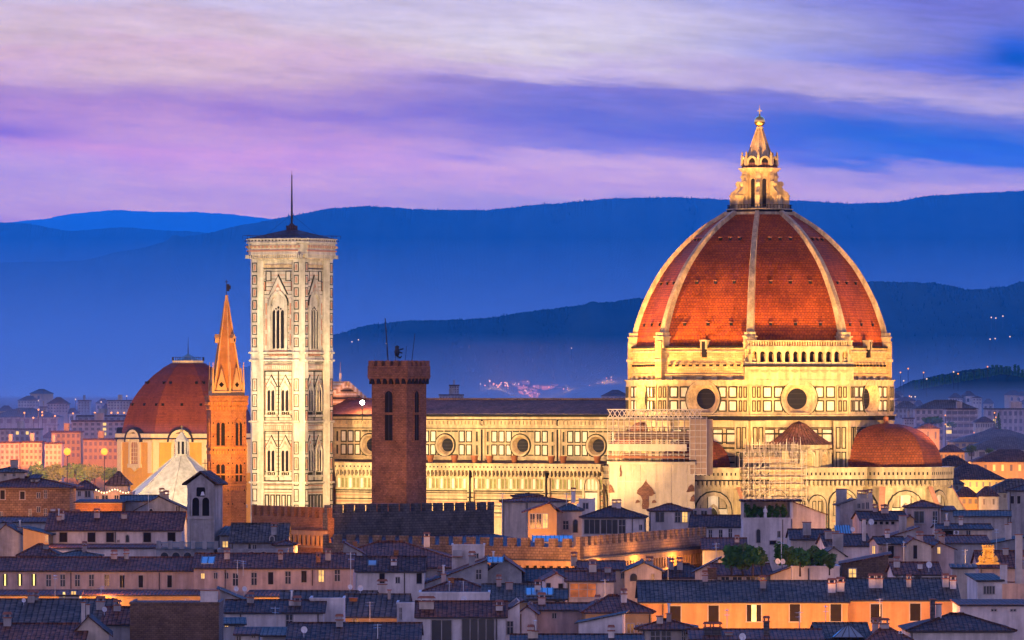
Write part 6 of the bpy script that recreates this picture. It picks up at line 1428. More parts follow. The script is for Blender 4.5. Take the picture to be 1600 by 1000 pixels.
# roof garden trees
gard = [(1143,855,888,900,26,0),(1160,852,889,904,28,1),(1176,853,889,898,28,0),(1190,858,888,902,18,1),(1222,848,886,915,18,0),(1236,855,888,903,22,1),(1250,858,890,898,26,0),(1268,856,889,906,26,1),(1284,860,888,902,20,0),(1296,866,888,898,14,1)]
glab = ['leftmost round tree of the roof garden','broad tree second from the left in the roof garden','dark tree left of the white dishes in the roof garden','slim tree just left of the white dishes','tall slim tree rising behind the white dishes','tree just right of the white dishes','wide bushy tree at the middle right of the roof garden','dense tree third from the right in the roof garden','dark tree second from the right in the roof garden','small tree at the right end of the roof garden']
for g_, l in zip(gard, glab): tree(l, g_[0], g_[1], g_[2], g_[3], g_[4]*1.4, 'round', 0.4, 700, g_[5], 'roof garden trees')
# dishes, aerials, cooling units
dish0 = None
def dish(px, py, Y, r, label, tilt=-20, turn=25):
    global dish0
    if dish0 is None:
        dish0 = thing('satellite_dish', label, 'satellite dish', (0,0,0), 0, 'satellite dishes on the roofs')
        b = MB(); n = 16; vs = [(0,0.12,0)]
        for j in (0.5, 1.0): vs += [(j*math.cos(2*math.pi*i/n), 0.12-0.22*j*j, j*math.sin(2*math.pi*i/n)) for i in range(n)]
        b.add(vs, [(0,1+i,1+(i+1)%n) for i in range(n)]+[(1+i,1+n+i,1+n+(i+1)%n,1+(i+1)%n) for i in range(n)], 0, True); b.build('reflector', [M_WHITEP], dish0)
        b = MB(); b.bar((0,0.15,0),(0,0.3,-0.2),0.06,0,5); b.bar((0,0.3,-0.2),(0,0.3,-2.2),0.06,0,6); b.bar((0,-0.1,-0.95),(0,-0.75,-0.25),0.03,0,4); b.box(-0.08,0.08,-0.85,-0.7,-0.3,-0.16); b.build('arm', [M_STEEL], dish0)
        o = dish0
    else: o = copy_tree(dish0); o['label'] = label
    o.location = at(px, py, Y); o.rotation_euler = (R(-8), 0, R(turn)); s_ = r*Y/F; o.scale = (s_, s_, s_)
for a in ((1215,877,899,4.6,'left of the two white dishes before the roof garden'),(1223,877.5,901,4.4,'right of the two white dishes before the roof garden'),(1451.5,882.5,879,5.2,'large white dish above the two round fan units',),(369,920,876,4.2,'bluish dish left of the pair on the slanting dark roof'),(382,920,878,4.2,'pale dish right of the pair on the slanting dark roof'),(547,917,838,4,'pale dish left of the dark one on the bluish ribbed roof'),(563,919,838,4.8,'dark round dish at the ridge of the bluish ribbed roof'),(725,936,803,5,'bluish dish against the long white parapet wall'),(1361,815.5,1112,5,'white dish on the long low roof below the apse'),(1332,827,1040,4,'small dish right of the pale skylight stripes'),(1400,812,1120,3.4,'small dish at the left of the lilac house'),(37,938,781,3.4,'blue dish on the big ribbed roof at the bottom left'),(163,952,771,4.2,'dark dish on the roof left of the brown brick wall'),(1160,995,742,6,'blue grey dish below the orange palace wall'),(475,984,735,5.5,'grey dish at the bottom near the greenish shed'),(903,789,1170,2.8,'small dish beside the flat white roof cabin')): dish(*a)
ant0 = None
def aerial(px, py_top, py_base, Y, label):
    global ant0
    if ant0 is None:
        ant0 = thing('aerial', label, 'aerial', (0,0,0), 0, 'television aerials on the roofs')
        b = MB(); b.bar((0,0,-0.4),(0,0,1),0.015,0,4); b.build('mast', [M_STEEL], ant0)
        b = MB()
        b.bar((-0.16,0,0.93),(0.16,0.02,0.95),0.006,0,4)
        for i in range(6): x = -0.15+i*0.06; b.bar((x,-0.07+i*0.004,0.935),(x,0.07-i*0.004,0.935),0.005,0,3); b.bar((x,0,0.905),(x,0,0.965),0.004,0,3)
        b.bar((-0.12,0,0.74),(0.10,0.02,0.75),0.006,0,4)
        for i in range(4): x = -0.11+i*0.06; b.bar((x,-0.09,0.745),(x,0.09,0.745),0.005,0,3)
        b.build('element', [M_STEEL], ant0); o = ant0
    else: o = copy_tree(ant0); o['label'] = label
    kk = Y/F; o.location = at(px, py_base, Y); s_ = (py_base-py_top)*kk; q = max(3.5, s_); o.scale = (q, q, s_); o.rotation_euler[2] = random.uniform(0, 3)
random.seed(5)
for a in ((86,898,922,908,'aerial between the second and third pair of palace windows'),(158,916,932,900,'aerial left of the lower palace wall middle'),(176,930,950,800,'aerial above the dark roof left of the brown brick wall'),(371,875,892,925,'aerial on the palace roof above the first tall windows'),(380,876,893,924,'second aerial on the palace roof right beside the first'),(548,863,905,905,'tall aerial at the corner of the very large hip roof'),(578,940,965,822,'aerial over the ribbed bluish roof'),(702,908,925,860,'ladder like aerial on the dark roof under the stone gable'),(724,908,925,858,'aerial on the right of the ladder like one'),(863,918,935,805,'aerial beside the striped pale skylight'),(1044,870,902,915,'aerial on the cluttered dark roof'),(1119,848,878,915,'aerial left of the roof garden'),(1136,951,990,762,'slim aerial before the orange palace left of the lit window'),(1249,955,990,760,'slim aerial before the orange palace right of the lit window'),(1290,945,985,765,'aerial near the third shutter pair of the orange palace'),(1412,845,880,950,'tall aerial before the yellow gable'),(1386,848,875,955,'aerial over the lilac house with the wide door'),(1508,858,888,930,'aerial left of the gilded crest'),(1375,935,955,815,'aerial before the right wing of the orange palace'),(430,948,985,790,'aerial on the white house with flue pipes'),(885,770,792,1190,'aerial on the orange loggia house'),(785,770,800,1200,'aerial left of the wide cream house'),(1221,838,880,910,'tall aerial beside the two white dishes'),(290,935,950,895,'aerial on the lower palace wall'),(1557,826,850,1000,'aerial at the right edge roofs'),(945,905,930,820,'aerial right of the studio window'),(232,768,790,1095,'aerial on the weathered grey gable'),(1600,870,900,900,'aerial at the far right edge'),(1460,812,835,1045,'aerial on the low cream house'),(590,975,998,735,'aerial at the bottom before the white stepped wall')): aerial(*a)
ac0 = None
def cooler(px, py, Y, w, label):
    global ac0
    if ac0 is None:
        ac0 = thing('air_conditioner', label, 'air conditioner', (0,0,0), 0, 'air conditioners on the walls')
        b = MB(); b.box(-0.5,0.5,-0.35,0,-0.35,0.35); b.build('casing', [M_WHITEP], ac0); b = MB(); f = Face(b, (0,-0.35,0), (1,0,0), (0,-1,0)); f.ring(0,0,0.16,0.29,0.01,0.02,0,16); f.disc(0,0,0.12,0.02,0,12); b.build('fan', [M_DARK], ac0); o = ac0
    else: o = copy_tree(ac0); o['label'] = label
    o.location = at(px, py, Y); s_ = w*Y/F; o.scale = (s_,)*3
for a in ((1413,901,879.8,8,'left white fan unit under the large dish'),(1423,901,879.8,8,'right white fan unit under the large dish'),(1494,832,1049.8,8,'white fan unit on the low cream house'),(1407,988,751,6,'small unit at the bottom right roofs')): cooler(*a)
# skylights
def skylight(label, px0, px1, y0, y1, Y, dy, bars=5):
    t = thing('skylight', label, 'skylight', at((px0+px1)/2, y1, Y)); kk = Y/F; w = (px1-px0)*kk; z = (y1-y0)*kk
    b = MB(); b.add([(-w/2,0,0),(w/2,0,0),(w/2,dy,z),(-w/2,dy,z),(-w/2,0,-0.12),(w/2,0,-0.12),(w/2,dy,z-0.12),(-w/2,dy,z-0.12)], [(0,1,2,3),(7,6,5,4),(0,4,5,1),(1,5,6,2),(2,6,7,3),(3,7,4,0)], 0); b.build('pane', [M_GLASSROOF], t)
    b = MB()
    for i in range(bars+1): u = -w/2+w*i/bars; b.obox((u-0.07,-0.05,0.0), (0.14,0,0), (0,dy+0.1,z*1.02), (0,0,0.1))
    b.build('glazing_bar', [M_PIPE], t)
skylight('striped pale skylight on the low pink house', 822, 864, 920, 929, 801, 4)
skylight('bluish striped skylight inside the lower battlements', 832, 895, 838.5, 846, 975, 7, 9)
skylight('pale roof skylight beside the slanting white wall', 1306, 1330, 822, 836, 1042, 5, 6)
skylight('small blue skylight on the white shuttered house', 575, 588, 876, 882, 886, 1.5, 1)
skylight('pale blue roof panel left of the arched terrace', 314, 334, 871, 880, 918, 4, 2)
skylight('bluish glass panel on the stone gable slope', 762, 786, 871, 878, 890, 3, 3)
pyr = thing('glass_pyramid', 'glass pyramid skylight before the orange palace', 'skylight', at(1327,996,752)); kk = 752/F; b = MB(); w = 24*kk; zt_ = 21*kk
b.add([(-w,0,0),(w,0,0),(w,2*w,0),(-w,2*w,0),(0,w,zt_)], [(0,1,4),(1,2,4),(2,3,4),(3,0,4)], 0); b.build('pane', [M_GLASSROOF], pyr); b = MB()
for p in ((-w,0,0),(w,0,0),(w,2*w,0),(-w,2*w,0),(0,0,0),(w/2,0,0),(-w/2,0,0)): b.bar(p,(0,w,zt_),0.05,0,4)
b.bar((-w,0,0),(w,0,0),0.06,0,4); b.build('glazing_bar', [M_PIPE], pyr)
# gilded church crest
cr_ = thing('church_crest', 'floodlit golden baroque crest with a crowned top above the roofs', 'crest', at(1544,882,935)); kk = 935/F; b = MB(); f = Face(b, (0,0,0), (1,0,0), (0,-1,0))
f.poly([(-22*kk,0),(22*kk,0),(12*kk,5*kk),(9*kk,12*kk),(7*kk,20*kk),(9*kk,28*kk),(-9*kk,28*kk),(-7*kk,20*kk),(-9*kk,12*kk),(-12*kk,5*kk)], -1.0, 0.0, 0)
for i in range(5): u = (-8+4*i)*kk; b.lathe([(0.2,28*kk),(0.22,29.5*kk),(0.02,31*kk)], 8, (u,0.4))
f.ring(0, 15*kk, 3.6*kk, 5.6*kk, 0.12, 0.4, 0, 14); f.slab(-9.5*kk, 9.5*kk, 24*kk, 26*kk, 0, 0.4, 0)
for s_ in (-1, 1):
    b.lathe([(0.3,5*kk),(0.42,8*kk),(0.3,11*kk),(0.2,13*kk),(0.02,14.5*kk)], 8, (s_*12*kk,0.2))
    for q in range(4): b.lathe([(0.05,(6+q*5)*kk-0.3),(0.34,(6+q*5)*kk),(0.05,(6+q*5)*kk+0.3)], 8, (s_*(8-q*0.5)*kk,-0.25))
b.build('pediment', [stone('gilded_stone', (0.80,0.50,0.13), 0.25, 0.8)], cr_)
# roof terrace string lights
M_BULB = glow('warm_bulb', (1.0,0.62,0.28), 5.0)
sl = thing('string_lights', 'string of small warm bulbs over the pink roof terrace', 'string lights', at(176,766,1149)); b = MB(); kk = 1149/F; pts = []
for i in range(15):
    u = (-30+i*4.2)*kk; z = 1.4*kk*math.cos(i*1.57*0.5)*2; pts.append(Vector((u, 0, z)))
for p, q in zip(pts, pts[1:]): b.bar(p, q, 0.03, 0, 3)
for p in (pts[0], pts[-1]): b.bar(p, p-Vector((0,0,0.9)), 0.06, 0, 4)
b.build('cable', [M_BRONZE], sl); b = MB()
for p in pts[1:-1]: b.lathe([(0.02,p.z-0.32),(0.13,p.z-0.2),(0.02,p.z-0.02)], 6, (p.x,p.y), 0, 0)
b.build('bulb', [M_BULB], sl)
# ------------------------------------------------------------------ suburbs beyond
M_WSUB = plain('dusky_window', (0.13,0.10,0.11), 0.5); M_LITS = glow('lit_window_far', (1.0,0.62,0.16), 1.3)
def block(label, x0, x1, yt, yb, Y, depth, wall, roofk='flat', floors=4, cols=8, lit=(), roofm='dark', name='apartment_block', cat='apartment block', group='buildings of the far suburbs', balc=False, fl=0.55, wst='d'):
    kk = Y/F; w = (x1-x0)*kk; h = w/2; zt_ = HC+(YH-yt)*kk; zb_ = ground_z(Y)-1
    root = thing(name, label, cat, (ax((x0+x1)/2, Y), Y, 0), 0, group); b = MB(); b.box(-h, h, 0, depth, zb_, zt_, 0)
    f = Face(b, (0,0,0), (1,0,0), (0,-1,0)); fh = (yb-yt)*kk/floors
    if balc:
        for j in range(floors): f.slab(-h, h, zt_-fh*(j+1)-0.1, zt_-fh*(j+1)+0.5, 0, 0.9, 0)
    b.build('wall', [PL[wall]], root)
    r = MB(); o = 0.5
    if roofk == 'hip': i = min(h*0.8, depth/2); rr = min(3.5, depth*0.22); r.add([(-h-o,-o,zt_),(h+o,-o,zt_),(h+o,depth+o,zt_),(-h-o,depth+o,zt_),(-h+i,depth/2,zt_+rr),(h-i,depth/2,zt_+rr)], [(0,1,5,4),(1,2,5),(2,3,4,5),(3,0,4),(3,2,1,0)], 0)
    elif roofk == 'gable': r.add([(-h-o,-o,zt_),(0,-o,zt_+h*0.5),(h+o,-o,zt_),(-h-o,depth,zt_),(0,depth,zt_+h*0.5),(h+o,depth,zt_)], [(0,1,4,3),(1,2,5,4),(0,2,1),(3,4,5)], 0)
    else: r.box(-h-0.2, h+0.2, -0.3, depth+0.3, zt_, zt_+0.5, 0); r.box(-h*0.2, h*0.15, depth*0.3, depth*0.6, zt_+0.5, zt_+2.6, 1)
    r.build('roof', [RFM[roofm], PL[wall]], root)
    cw_ = w/cols; n = 0
    for j in range(floors):
        for i in range(cols):
            u = -h+cw_*(i+0.5); z = zt_-fh*(j+0.22); L_ = (i, j) in lit
            m = MB(); f = Face(m, (0,0,0), (1,0,0), (0,-1,0)); f.slab(u-cw_*fl/2, u+cw_*fl/2, z-fh*0.55, z, 0, 0.06, 0); m.build('window', [M_LITS if L_ else M_WSUB], root); n += 1
    return root
block('long pinkish apartment block with balconies beyond the apse', 1430, 1528, 639, 690, 2100, 14, 'pink', 'hip', 5, 11, {(8,1),(8,2),(5,2),(9,4)}, 'blue', balc=True)
block('taller stepped block at the middle of the far right row', 1478, 1524, 640, 690, 2060, 12, 'pink', 'flat', 5, 5, {(0,2),(0,3)}, balc=True, fl=0.9)
block('wide violet housing block at the right edge', 1542, 1640, 640, 712, 2150, 14, 'pink', 'flat', 6, 12, {(1,1)}, 'blue')
block('small white villa on the rise at the right', 1484, 1504, 622, 630, 2700, 10, 'white', 'hip', 2, 5)
block('lit cream villa with a gable on the rise', 1520, 1534, 622, 632, 2690, 8, 'cream', 'gable', 2, 3)
block('low pink row just right of the drum', 1398, 1432, 627, 634, 2600, 8, 'ochre', 'hip', 1, 6)
block('blue roofed long shed right of the drum', 1398, 1436, 638, 655, 2200, 12, 'grey', 'hip', 2, 6, (), 'blue', 'shed', 'shed')
block('small pink house under the blue roofed shed', 1413, 1428, 655, 664, 1950, 8, 'pink', 'flat', 2, 4)
block('pink gabled hall right of the apse dome', 1432, 1468, 670, 690, 1800, 14, 'ochre', 'gable', 1, 3, (), fl=0.2, name='hall', cat='hall')
block('low cream house with a colonnade far right', 1524, 1554, 660, 670, 1900, 8, 'cream', 'hip', 1, 8)
block('cream house beside the dark conifer', 1538, 1572, 676, 684, 1850, 10, 'cream', 'gable', 1, 4)
block('long dark market roof at the right', 1490, 1640, 691, 700, 1750, 24, 'ochre', 'hip', 1, 14, (), 'grey', 'market_hall', 'hall')
block('second long roof with garden windows', 1510, 1640, 703, 716, 1650, 20, 'cream', 'hip', 1, 8, {(3,0),(5,0),(6,0)}, 'grey', 'hall', 'hall')
block('peach pavilion with tall openings right of the apse', 1468, 1507, 707, 722, 1560, 9, 'ochre', 'hip', 1, 6, (), 'dark', 'pavilion', 'pavilion', fl=0.5)
block('orange convent wing with yellow lit windows', 1520, 1640, 722, 740, 1540, 14, 'ochre', 'hip', 1, 9, {(2,0),(3,0),(5,0)}, 'dark', 'convent', 'convent', fl=0.3)
block('low roof house left of the lit convent', 1462, 1520, 729, 740, 1500, 12, 'ochre', 'hip', 1, 5, (), 'dark', 'house', 'house')
block('yellow lit eaves building behind the apse buttress', 1470, 1572, 750, 764, 1440, 20, 'ochre', 'hip', 1, 10, (), 'dark', 'house', 'house', fl=0.3)
block('small grey cabin with a blue slanting roof', 1484, 1506, 757, 768, 1400, 6, 'grey', 'hip', 1, 1, (), 'blue', 'cabin', 'cabin', fl=0.2)
block('warm house with a dark door behind the buttress', 1492, 1530, 777, 790, 1340, 10, 'ochre', 'hip', 1, 4, (), 'dark', 'house', 'house')
block('grey wall house right of the warm house', 1530, 1560, 776, 792, 1335, 10, 'grey', 'hip', 1, 2, (), 'dark', 'house', 'house', fl=0.2)
block('wide low grey roof behind the right edge', 1540, 1640, 770, 780, 1380, 14, 'grey', 'hip', 1, 5, (), 'blue', 'house', 'house', fl=0.2)
# left suburbs
block('pink office block with white pilasters at the left', 0, 30, 693, 728, 1700, 10, 'pink', 'flat', 4, 4)
block('second pink pilaster block left of the lamps', 32, 66, 692, 728, 1705, 10, 'cream', 'flat', 4, 5, {(4,3)})
block('third pink pilaster block beside the trees', 70, 96, 694, 728, 1700, 10, 'pink', 'flat', 4, 4)
block('grey low block with lit windows at the far left', 0, 62, 672, 690, 1850, 12, 'grey', 'flat', 2, 8, {(3,0),(5,0)}, 'grey')
block('long flat shed roof at the left edge', -20, 90, 652, 664, 2300, 30, 'grey', 'hip', 1, 8, (), 'blue', 'shed', 'shed')
block('orange lit block behind the left lamp', 80, 126, 676, 716, 1760, 12, 'ochre', 'flat', 4, 6)
block('orange lit low block behind the right lamp', 130, 184, 688, 720, 1750, 12, 'ochre', 'flat', 3, 7)
block('grey block with a lit stairwell left of the chapel', 112, 196, 659, 682, 1900, 14, 'pink', 'flat', 3, 9, {(5,0),(5,1),(5,2)})
block('long dark depot left of the chapel dome', 120, 200, 651, 659, 2050, 16, 'grey', 'flat', 1, 8)
block('pale terrace block beyond the depot', 168, 206, 627, 640, 2500, 12, 'cream', 'flat', 3, 8)
block('hazy pink block under the far left hill', 74, 106, 631, 645, 2500, 12, 'pink', 'hip', 3, 7)
block('taller hazy grey block at the far left', 122, 140, 627, 645, 2600, 10, 'grey', 'flat', 4, 4)
block('small bright hazy block left of the street lamps', 62, 72, 637, 646, 2450, 8, 'ochre', 'flat', 2, 3)
block('faint pale house row at the far left', 28, 60, 626, 636, 2800, 10, 'cream', 'hip', 2, 7)
block('square tower block over the nave roof', 702, 717, 603, 622, 2600, 10, 'grey', 'flat', 5, 4)
block('long low depot under the square tower block', 686, 724, 618, 626, 2500, 12, 'grey', 'flat', 1, 8)
block('pink hazy house at the right end of the nave roof', 940, 984, 619, 626, 2600, 12, 'pink', 'hip', 1, 7)
# city scatter: small houses of the far plain, each one its own
random.seed(33)
base_s = None
cols_ = ('cream','pink','white','grey','ochre')
def far_house(px, Y, w, zt_, wall, label, group):
    root = thing('far_house', label, 'house', (ax(px, Y), Y, 0), random.uniform(-0.4,0.4), group); b = MB(); kk = Y/F; h = w*kk/2; d = random.uniform(8,14); zb_ = ground_z(Y)-1
    b.box(-h, h, 0, d, zb_, zt_, 0); f = Face(b, (0,0,0), (1,0,0), (0,-1,0)); n = max(2, int(h*2/3.2))
    for j in range(3):
        for i in range(n): u = -h+(i+0.5)*2*h/n; f.slab(u-0.5, u+0.5, zt_-1.0-j*3.1-1.5, zt_-1.0-j*3.1, 0, 0.05, 1)
    b.add([(-h-.5,-.5,zt_),(h+.5,-.5,zt_),(h+.5,d+.5,zt_),(-h-.5,d+.5,zt_),(-h*.4,d/2,zt_+2.2),(h*.4,d/2,zt_+2.2)], [(0,1,5,4),(1,2,5),(2,3,4,5),(3,0,4)], 2)
    b.build('wall', [PL[wall], M_WDARK, RFM['dark']], root)
for i in range(46):
    Y = random.choice((1780,1950,2100,2300,2500,2700,2900)); px = random.uniform(-20, 186) if i % 2 else random.uniform(1400, 1620); wl_ = cols_[i % 5]; s_ = 'left' if px < 800 else 'right'
    d_ = 'nearer' if Y < 2150 else 'far'
    far_house(px, Y, random.uniform(9, 22), ground_z(Y)+random.uniform(6, 13), wl_, f"{d_} hazy {wl_} house among the roofs of the {'suburb by the orange lamps' if s_ == 'left' else 'suburb beyond the apse'}", f"{d_} {wl_} houses {'by the lamps' if s_=='left' else 'beyond the apse'}")
vill = [(random.gauss(x, sx), random.gauss(y, 3.0)) for x, y, sx, n in ((790,600,20,22),(828,609,8,6),(886,606,5,4),(922,604,10,8),(940,598,5,4),(965,591,10,6),(855,606,12,4)) for _ in range(n)]
M_WARMWALL = stone('warm_wall', (0.62,0.42,0.25), 0.2)
for i, (px, py) in enumerate(vill):
    Y = 4405+(612-py)*2.2; kk = Y/F; z = HC+(YH-py)*kk
    t = thing('hill_house', 'small warm lit house of the hillside village above the nave roof', 'house', (ax(px,Y), Y, z-4), random.uniform(-.6,.6), 'hillside village houses')
    b = MB(); w = random.uniform(2.0,4.0); b.box(-w,w,0,7,-8,4,0); b.add([(-w-.4,-.4,4),(w+.4,-.4,4),(w+.4,7.4,4),(-w-.4,7.4,4),(0,3.5,5.6)], [(0,1,4),(1,2,4),(2,3,4),(3,0,4)], 1); b.build('wall', [M_WARMWALL, RFM['dark']], t)
# lamps
M_LAMPO = glow('sodium_lamp', (1.0,0.30,0.05), 2.3); M_LAMPW = glow('pale_lamp', (1.0,0.60,0.34), 1.8)
def lamp(px, py, Y, r, label, group, m=M_LAMPO, watts=0, post=8, aim=None):
    t = thing('street_lamp', label, 'street lamp', at(px, py, Y), 0, group); kk = Y/F; b = MB(); rr = r*kk
    b.lathe([(0.02,-rr),(rr*0.7,-rr*0.7),(rr,0),(rr*0.7,rr*0.7),(0.02,rr)], 10); b.build('lamp_head', [m], t)
    b = MB(); b.bar((0,rr*0.5,-rr),(0,rr*0.5,-post),0.12,0,5); b.build('post', [M_BRONZE], t)
    if watts:
        l = bpy.data.lights.new('lamp_light', 'SPOT' if aim else 'POINT'); l.energy = watts;
        if aim: l.spot_size = R(84); l.spot_blend = 0.7
        l.color = (1.0,0.27,0.05); l.shadow_soft_size = 1.2
        o = bpy.data.objects.new('lamp_light', l); COL.objects.link(o); o.location = at(px, py-3, Y)+Vector((0,3,0))
        if aim: o.rotation_euler = Vector(aim).to_track_quat('-Z', 'Y').to_euler()
lamp(105, 705.5, 1640, 6.0, 'left of the two big glaring orange lamps', 'two big orange lamps', glow('glaring_lamp', (1.0,0.24,0.014), 3.4), 3.4e5, 26, (-0.25,1,-0.02))
lamp(163, 705.5, 1640, 5.6, 'right of the two big glaring orange lamps', 'two big orange lamps', M_LAMPO if False else bpy.data.materials['glaring_lamp'], 3.6e5, 26, (-0.55,1,-0.02))
lamp(566, 629, 1372, 3.6, 'dazzling white lamp on the nave roof beside the brick tower', 'roof lamp', glow('dazzling_lamp', (1.0,0.9,0.7), 40.0), 1.2e4, 4)
for px, py in ((66,649),(86,650),(38,645),(114,646),(148,645),(156,645),(174,645),(184,645),(194,645),(153,656),(160,656),(166,656),(52,653),(60,640),(66,644)): lamp(px, py, 2250, 1.5, 'small orange street lamp along the far road by the shed roofs', 'lamps along the far left road', watts=1500)
for px, py in ((60,626),(80,627),(118,624),(158,628),(198,619),(26,642)): lamp(px, py, 2700, 1.0, 'faint pale lamp in the haze at the far left', 'faint lamps at the far left', M_LAMPW)
for i, (px, py) in enumerate(vill): 
    if i % 2 == 0 or i < 30: lamp(px+random.uniform(-4,4), py+random.uniform(-2,4), 4392, random.uniform(0.7,1.3), 'tiny orange lamp of the hillside village above the nave', 'village lamps', M_LAMPO if random.random() < 0.75 else M_LAMPW, 9000 if i % 4 == 0 else 0)
for px, py in ((1549,496),(1556,497),(1567,494),(1547,530),(1555,529),(1578,526)): lamp(px, py, 4150, 1.0, 'tiny pale lamp high on the dark hillside at the right', 'lamps high on the right hill', M_LAMPW)
for px, py in ((1419,576),(1407,582),(1443,582),(1448,592),(1412,595),(1490,581),(1497,584),(1543,573),(1424,620),(1430,620),(1421,619)): lamp(px, py, 2850, 1.1, 'small warm lamp on the wooded slope beyond the drum', 'lamps on the wooded slope', M_LAMPO if px % 2 else M_LAMPW)
for px, py in ((1554,645),(1556,652),(1477,649),(1477,663),(1522,676)): lamp(px, py, 1890, 1.1, 'small lamp among the suburb beyond the apse', 'lamps beyond the apse', M_LAMPO)
for px, py in ((550,534),(604,537),(893,544),(560,531)): lamp(px, py, 4050, 0.9, 'lone lamp on the dim slope behind the brick tower', 'lone hillside lamps', M_LAMPW)
# trees of the far right and left
tree('broad dark umbrella pine beyond the apse dome', 1456, 651, 672, 1930, 44, 'pine', None, 700, 0)
tree('tall dark conifer among the houses at the right', 1560, 645, 674, 1880, 15, 'cone', None, 500, 0)
tree('round tree beside the peach pavilion', 1518, 694, 712, 1610, 24, 'round', None, 400, 1)
tree('dark tree left of the peach pavilion', 1448, 682, 705, 1640, 26, 'round', None, 400, 0)
tree('bushy tree under the pink apartment block', 1488, 659, 672, 1980, 20, 'round', None, 300, 0)
tree('tree in front of the second long roof', 1546, 700, 714, 1600, 20, 'round', None, 300, 1)
for i, (px, pt, pb, w) in enumerate(((62,724,752,44),(90,722,752,48),(120,726,754,50),(148,727,754,44),(172,730,755,34))): tree(['leftmost round tree under the orange lamps','tree just below the left orange lamp','middle tree between the two orange lamps','tree just left below the right orange lamp','rightmost tree below the right orange lamp'][i], px, pt, pb, 1695, w, 'round', None, 900, i % 2, 'trees under the orange lamps')
random.seed(9)
for i in range(26):
    px = 1432+i*6.6+random.uniform(-2,2); yb_ = 612-0.2*(px-1390)*0.9 if px < 1560 else 578+(px-1560)*0.2
    yb_ = max(yb_, 580)
    tree('dark cypress on the hazy ridge beyond the suburb', px, yb_-random.uniform(7,13), yb_+4, 3060, random.uniform(2.5,4.5), 'cone', 1.0, 120, 0, 'cypresses on the right ridge', 'cypress', 'cypress')
# warm street lamps hidden in the lanes light these walls
def lane(px, py, Y, watts, col=(1.0,0.38,0.085), s=1.5):
    l = bpy.data.lights.new('lane_lamp', 'POINT'); l.energy = watts; l.color = col; l.shadow_soft_size = s
    o = bpy.data.objects.new('lane_lamp', l); COL.objects.link(o); o.location = at(px, py, Y)
for px in (1030, 1095, 1160, 1225, 1290, 1355, 1420, 1480): lane(px, 1000, 810, 3.6e3)
for px in (15, 60, 150, 300, 420): lane(px, 955, 908, 1.6e3)
lane(480, 925, 914, 3.5e3); lane(165, 925, 914, 3.5e3); lane(60, 840, 1036, 2.5e3); lane(10, 800, 1118, 5e3)
for px in (470, 500): lane(px, 872, 1012, 5e3)
for px in (660, 740, 820, 890, 950, 1010, 1070): lane(px, 884, 961+max(0, (px-906))*0.36-(3 if px > 906 else 0), 4.6e3, (1.0,0.40,0.09))
lane(838, 830, 1174, 3e3); lane(1272, 822, 1130, 1.2e3); lane(150, 800, 1104, 4e3); lane(1220, 905, 895, 1.2e3); lane(1020, 915, 910, 1.5e3); lane(560, 985, 818, 1.5e3); lane(1010, 975, 775, 1e3)
lane(1540, 880, 928, 1.3e3, (1,0.45,0.1), 0.5); lane(1530, 860, 931, 9e2, (1,0.45,0.1), 0.5); lane(1520, 770, 1432, 1.2e4, (1,0.6,0.2)); lane(1505, 792, 1332, 5e3); lane(1570, 748, 1530, 1.0e4); lane(1490, 730, 1552, 5e3); lane(1450, 695, 1790, 1.0e4)
lane(170, 760, 1145, 2e3); lane(190, 745, 1190, 3e3)
# ------------------------------------------------------------------ floodlights of the monuments (unseen spots without fixtures, some placed in open air)
def flood(loc, to, watts, deg, col=(1.0,0.72,0.38), blend=0.6, size=0.6):
    l = bpy.data.lights.new('floodlight_beam', 'SPOT'); l.energy = watts; l.spot_size = R(deg); l.spot_blend = blend; l.color = col; l.shadow_soft_size = size
    o = bpy.data.objects.new('floodlight_beam', l); COL.objects.link(o); o.location = loc
    o.rotation_euler = (Vector(to)-Vector(loc)).to_track_quat('-Z', 'Y').to_euler()
    return o
WARM = (1.0, 0.63, 0.25); GOLD_ = (1.0, 0.48, 0.11); PALE = (1.0, 0.76, 0.45)
for x in (-36, -60, -84): flood(cw(x, -72, 44), cw(x, -14, 40), 1.75e5, 76, WARM)  # unseen spots hung in open air, high enough to clear the aisle
flood(cw(-97, -75, 30), cw(-99, -29, 44), 0.5e5, 75, PALE); flood(cw(-60, -55, 30), cw(-96, -29, 48), 0.5e5, 60, PALE)
flood(cw(-99, -78, 40), cw(-99, -30, 80), 1.7e5, 62, PALE); flood(cw(-55, -60, 42), cw(-96, -30, 80), 1.6e5, 46, PALE)
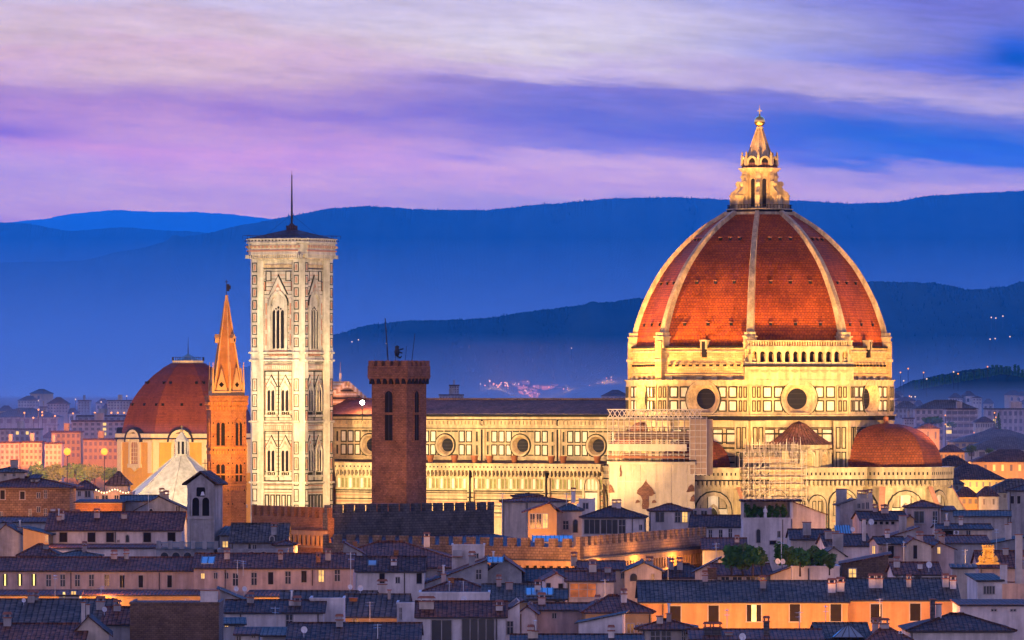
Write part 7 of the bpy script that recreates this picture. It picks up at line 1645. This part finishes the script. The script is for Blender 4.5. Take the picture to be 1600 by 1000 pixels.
for a, p_ in ((-124, 1.6), (-66, 0.8), (-30, 0.42), (6, 0.5)):      # from unseen points round the drum up at the dome
    e = R(a); flood(cw(60*math.cos(e), 60*math.sin(e), 36), cw(23*math.cos(e), 23*math.sin(e), 73), 3.9e5*p_, 46, GOLD_, 0.8)
    flood(cw(47*math.cos(e), 47*math.sin(e), 45), cw(26*math.cos(e), 26*math.sin(e), 58), 4.2e4*p_, 90, GOLD_)
flood(cw(-22, -72, 34), cw(-4, -24, 54), 0.9e5, 60, WARM)
flood(cw(36, -66, 30), cw(14, -18, 53), 0.95e5, 52, WARM)
flood(cw(78, -34, 30), cw(24, -6, 48), 0.95e5, 58, WARM)
flood(cw(30, -70, 30), cw(26, -30, 36), 1.05e5, 70, WARM); flood(cw(-6, -92, 30), cw(-2, -40, 36), 0.9e5, 66, WARM)
flood(cw(74, -36, 28), cw(40, -6, 38), 1.1e5, 70, WARM)
flood(cw(25, -110, 30), cw(0, 0, 107), 1.9e6, 8, GOLD_)
for a in (-135, -90, -45, 0):
    e = R(a); flood(cw(8.6*math.cos(e), 8.6*math.sin(e), 93.6), cw(2.5*math.cos(e), 2.5*math.sin(e), 104), 3500, 80, GOLD_, size=0.2)
# brick spire, chapel, baptistery, tower
flood((ax(385,1060), 1050, 31), (ax(354,1085), 1085, 62), 2.0e5, 60, (1.0,0.44,0.08)); flood((ax(345,1060), 1050, 30), (ax(354,1085), 1085, 40), 3.2e4, 75, (1.0,0.46,0.10))
flood((ax(250,1560), 1570, 34), (ax(262,1650), 1650, 44), 2.6e5, 80, (1.0,0.55,0.14)); flood((ax(190,1600), 1570, 30), (ax(225,1650), 1640, 42), 7e4, 60, (1.0,0.55,0.14))
flood((ax(215,1425), 1380, 46), (ax(278,1425), 1420, 36), 1.5e5, 90, PALE); flood((ax(330,1400), 1378, 28), (ax(300,1425), 1420, 40), 3.0e4, 80, PALE)
flood((ax(590,1020), 1034, 38), (ax(622,1060), 1058, 48), 1.2e4, 74, (1.0,0.5,0.2)); flood((ax(665,1040), 1042, 38), (ax(630,1060), 1058, 50), 4.0e3, 80, (1.0,0.45,0.15))
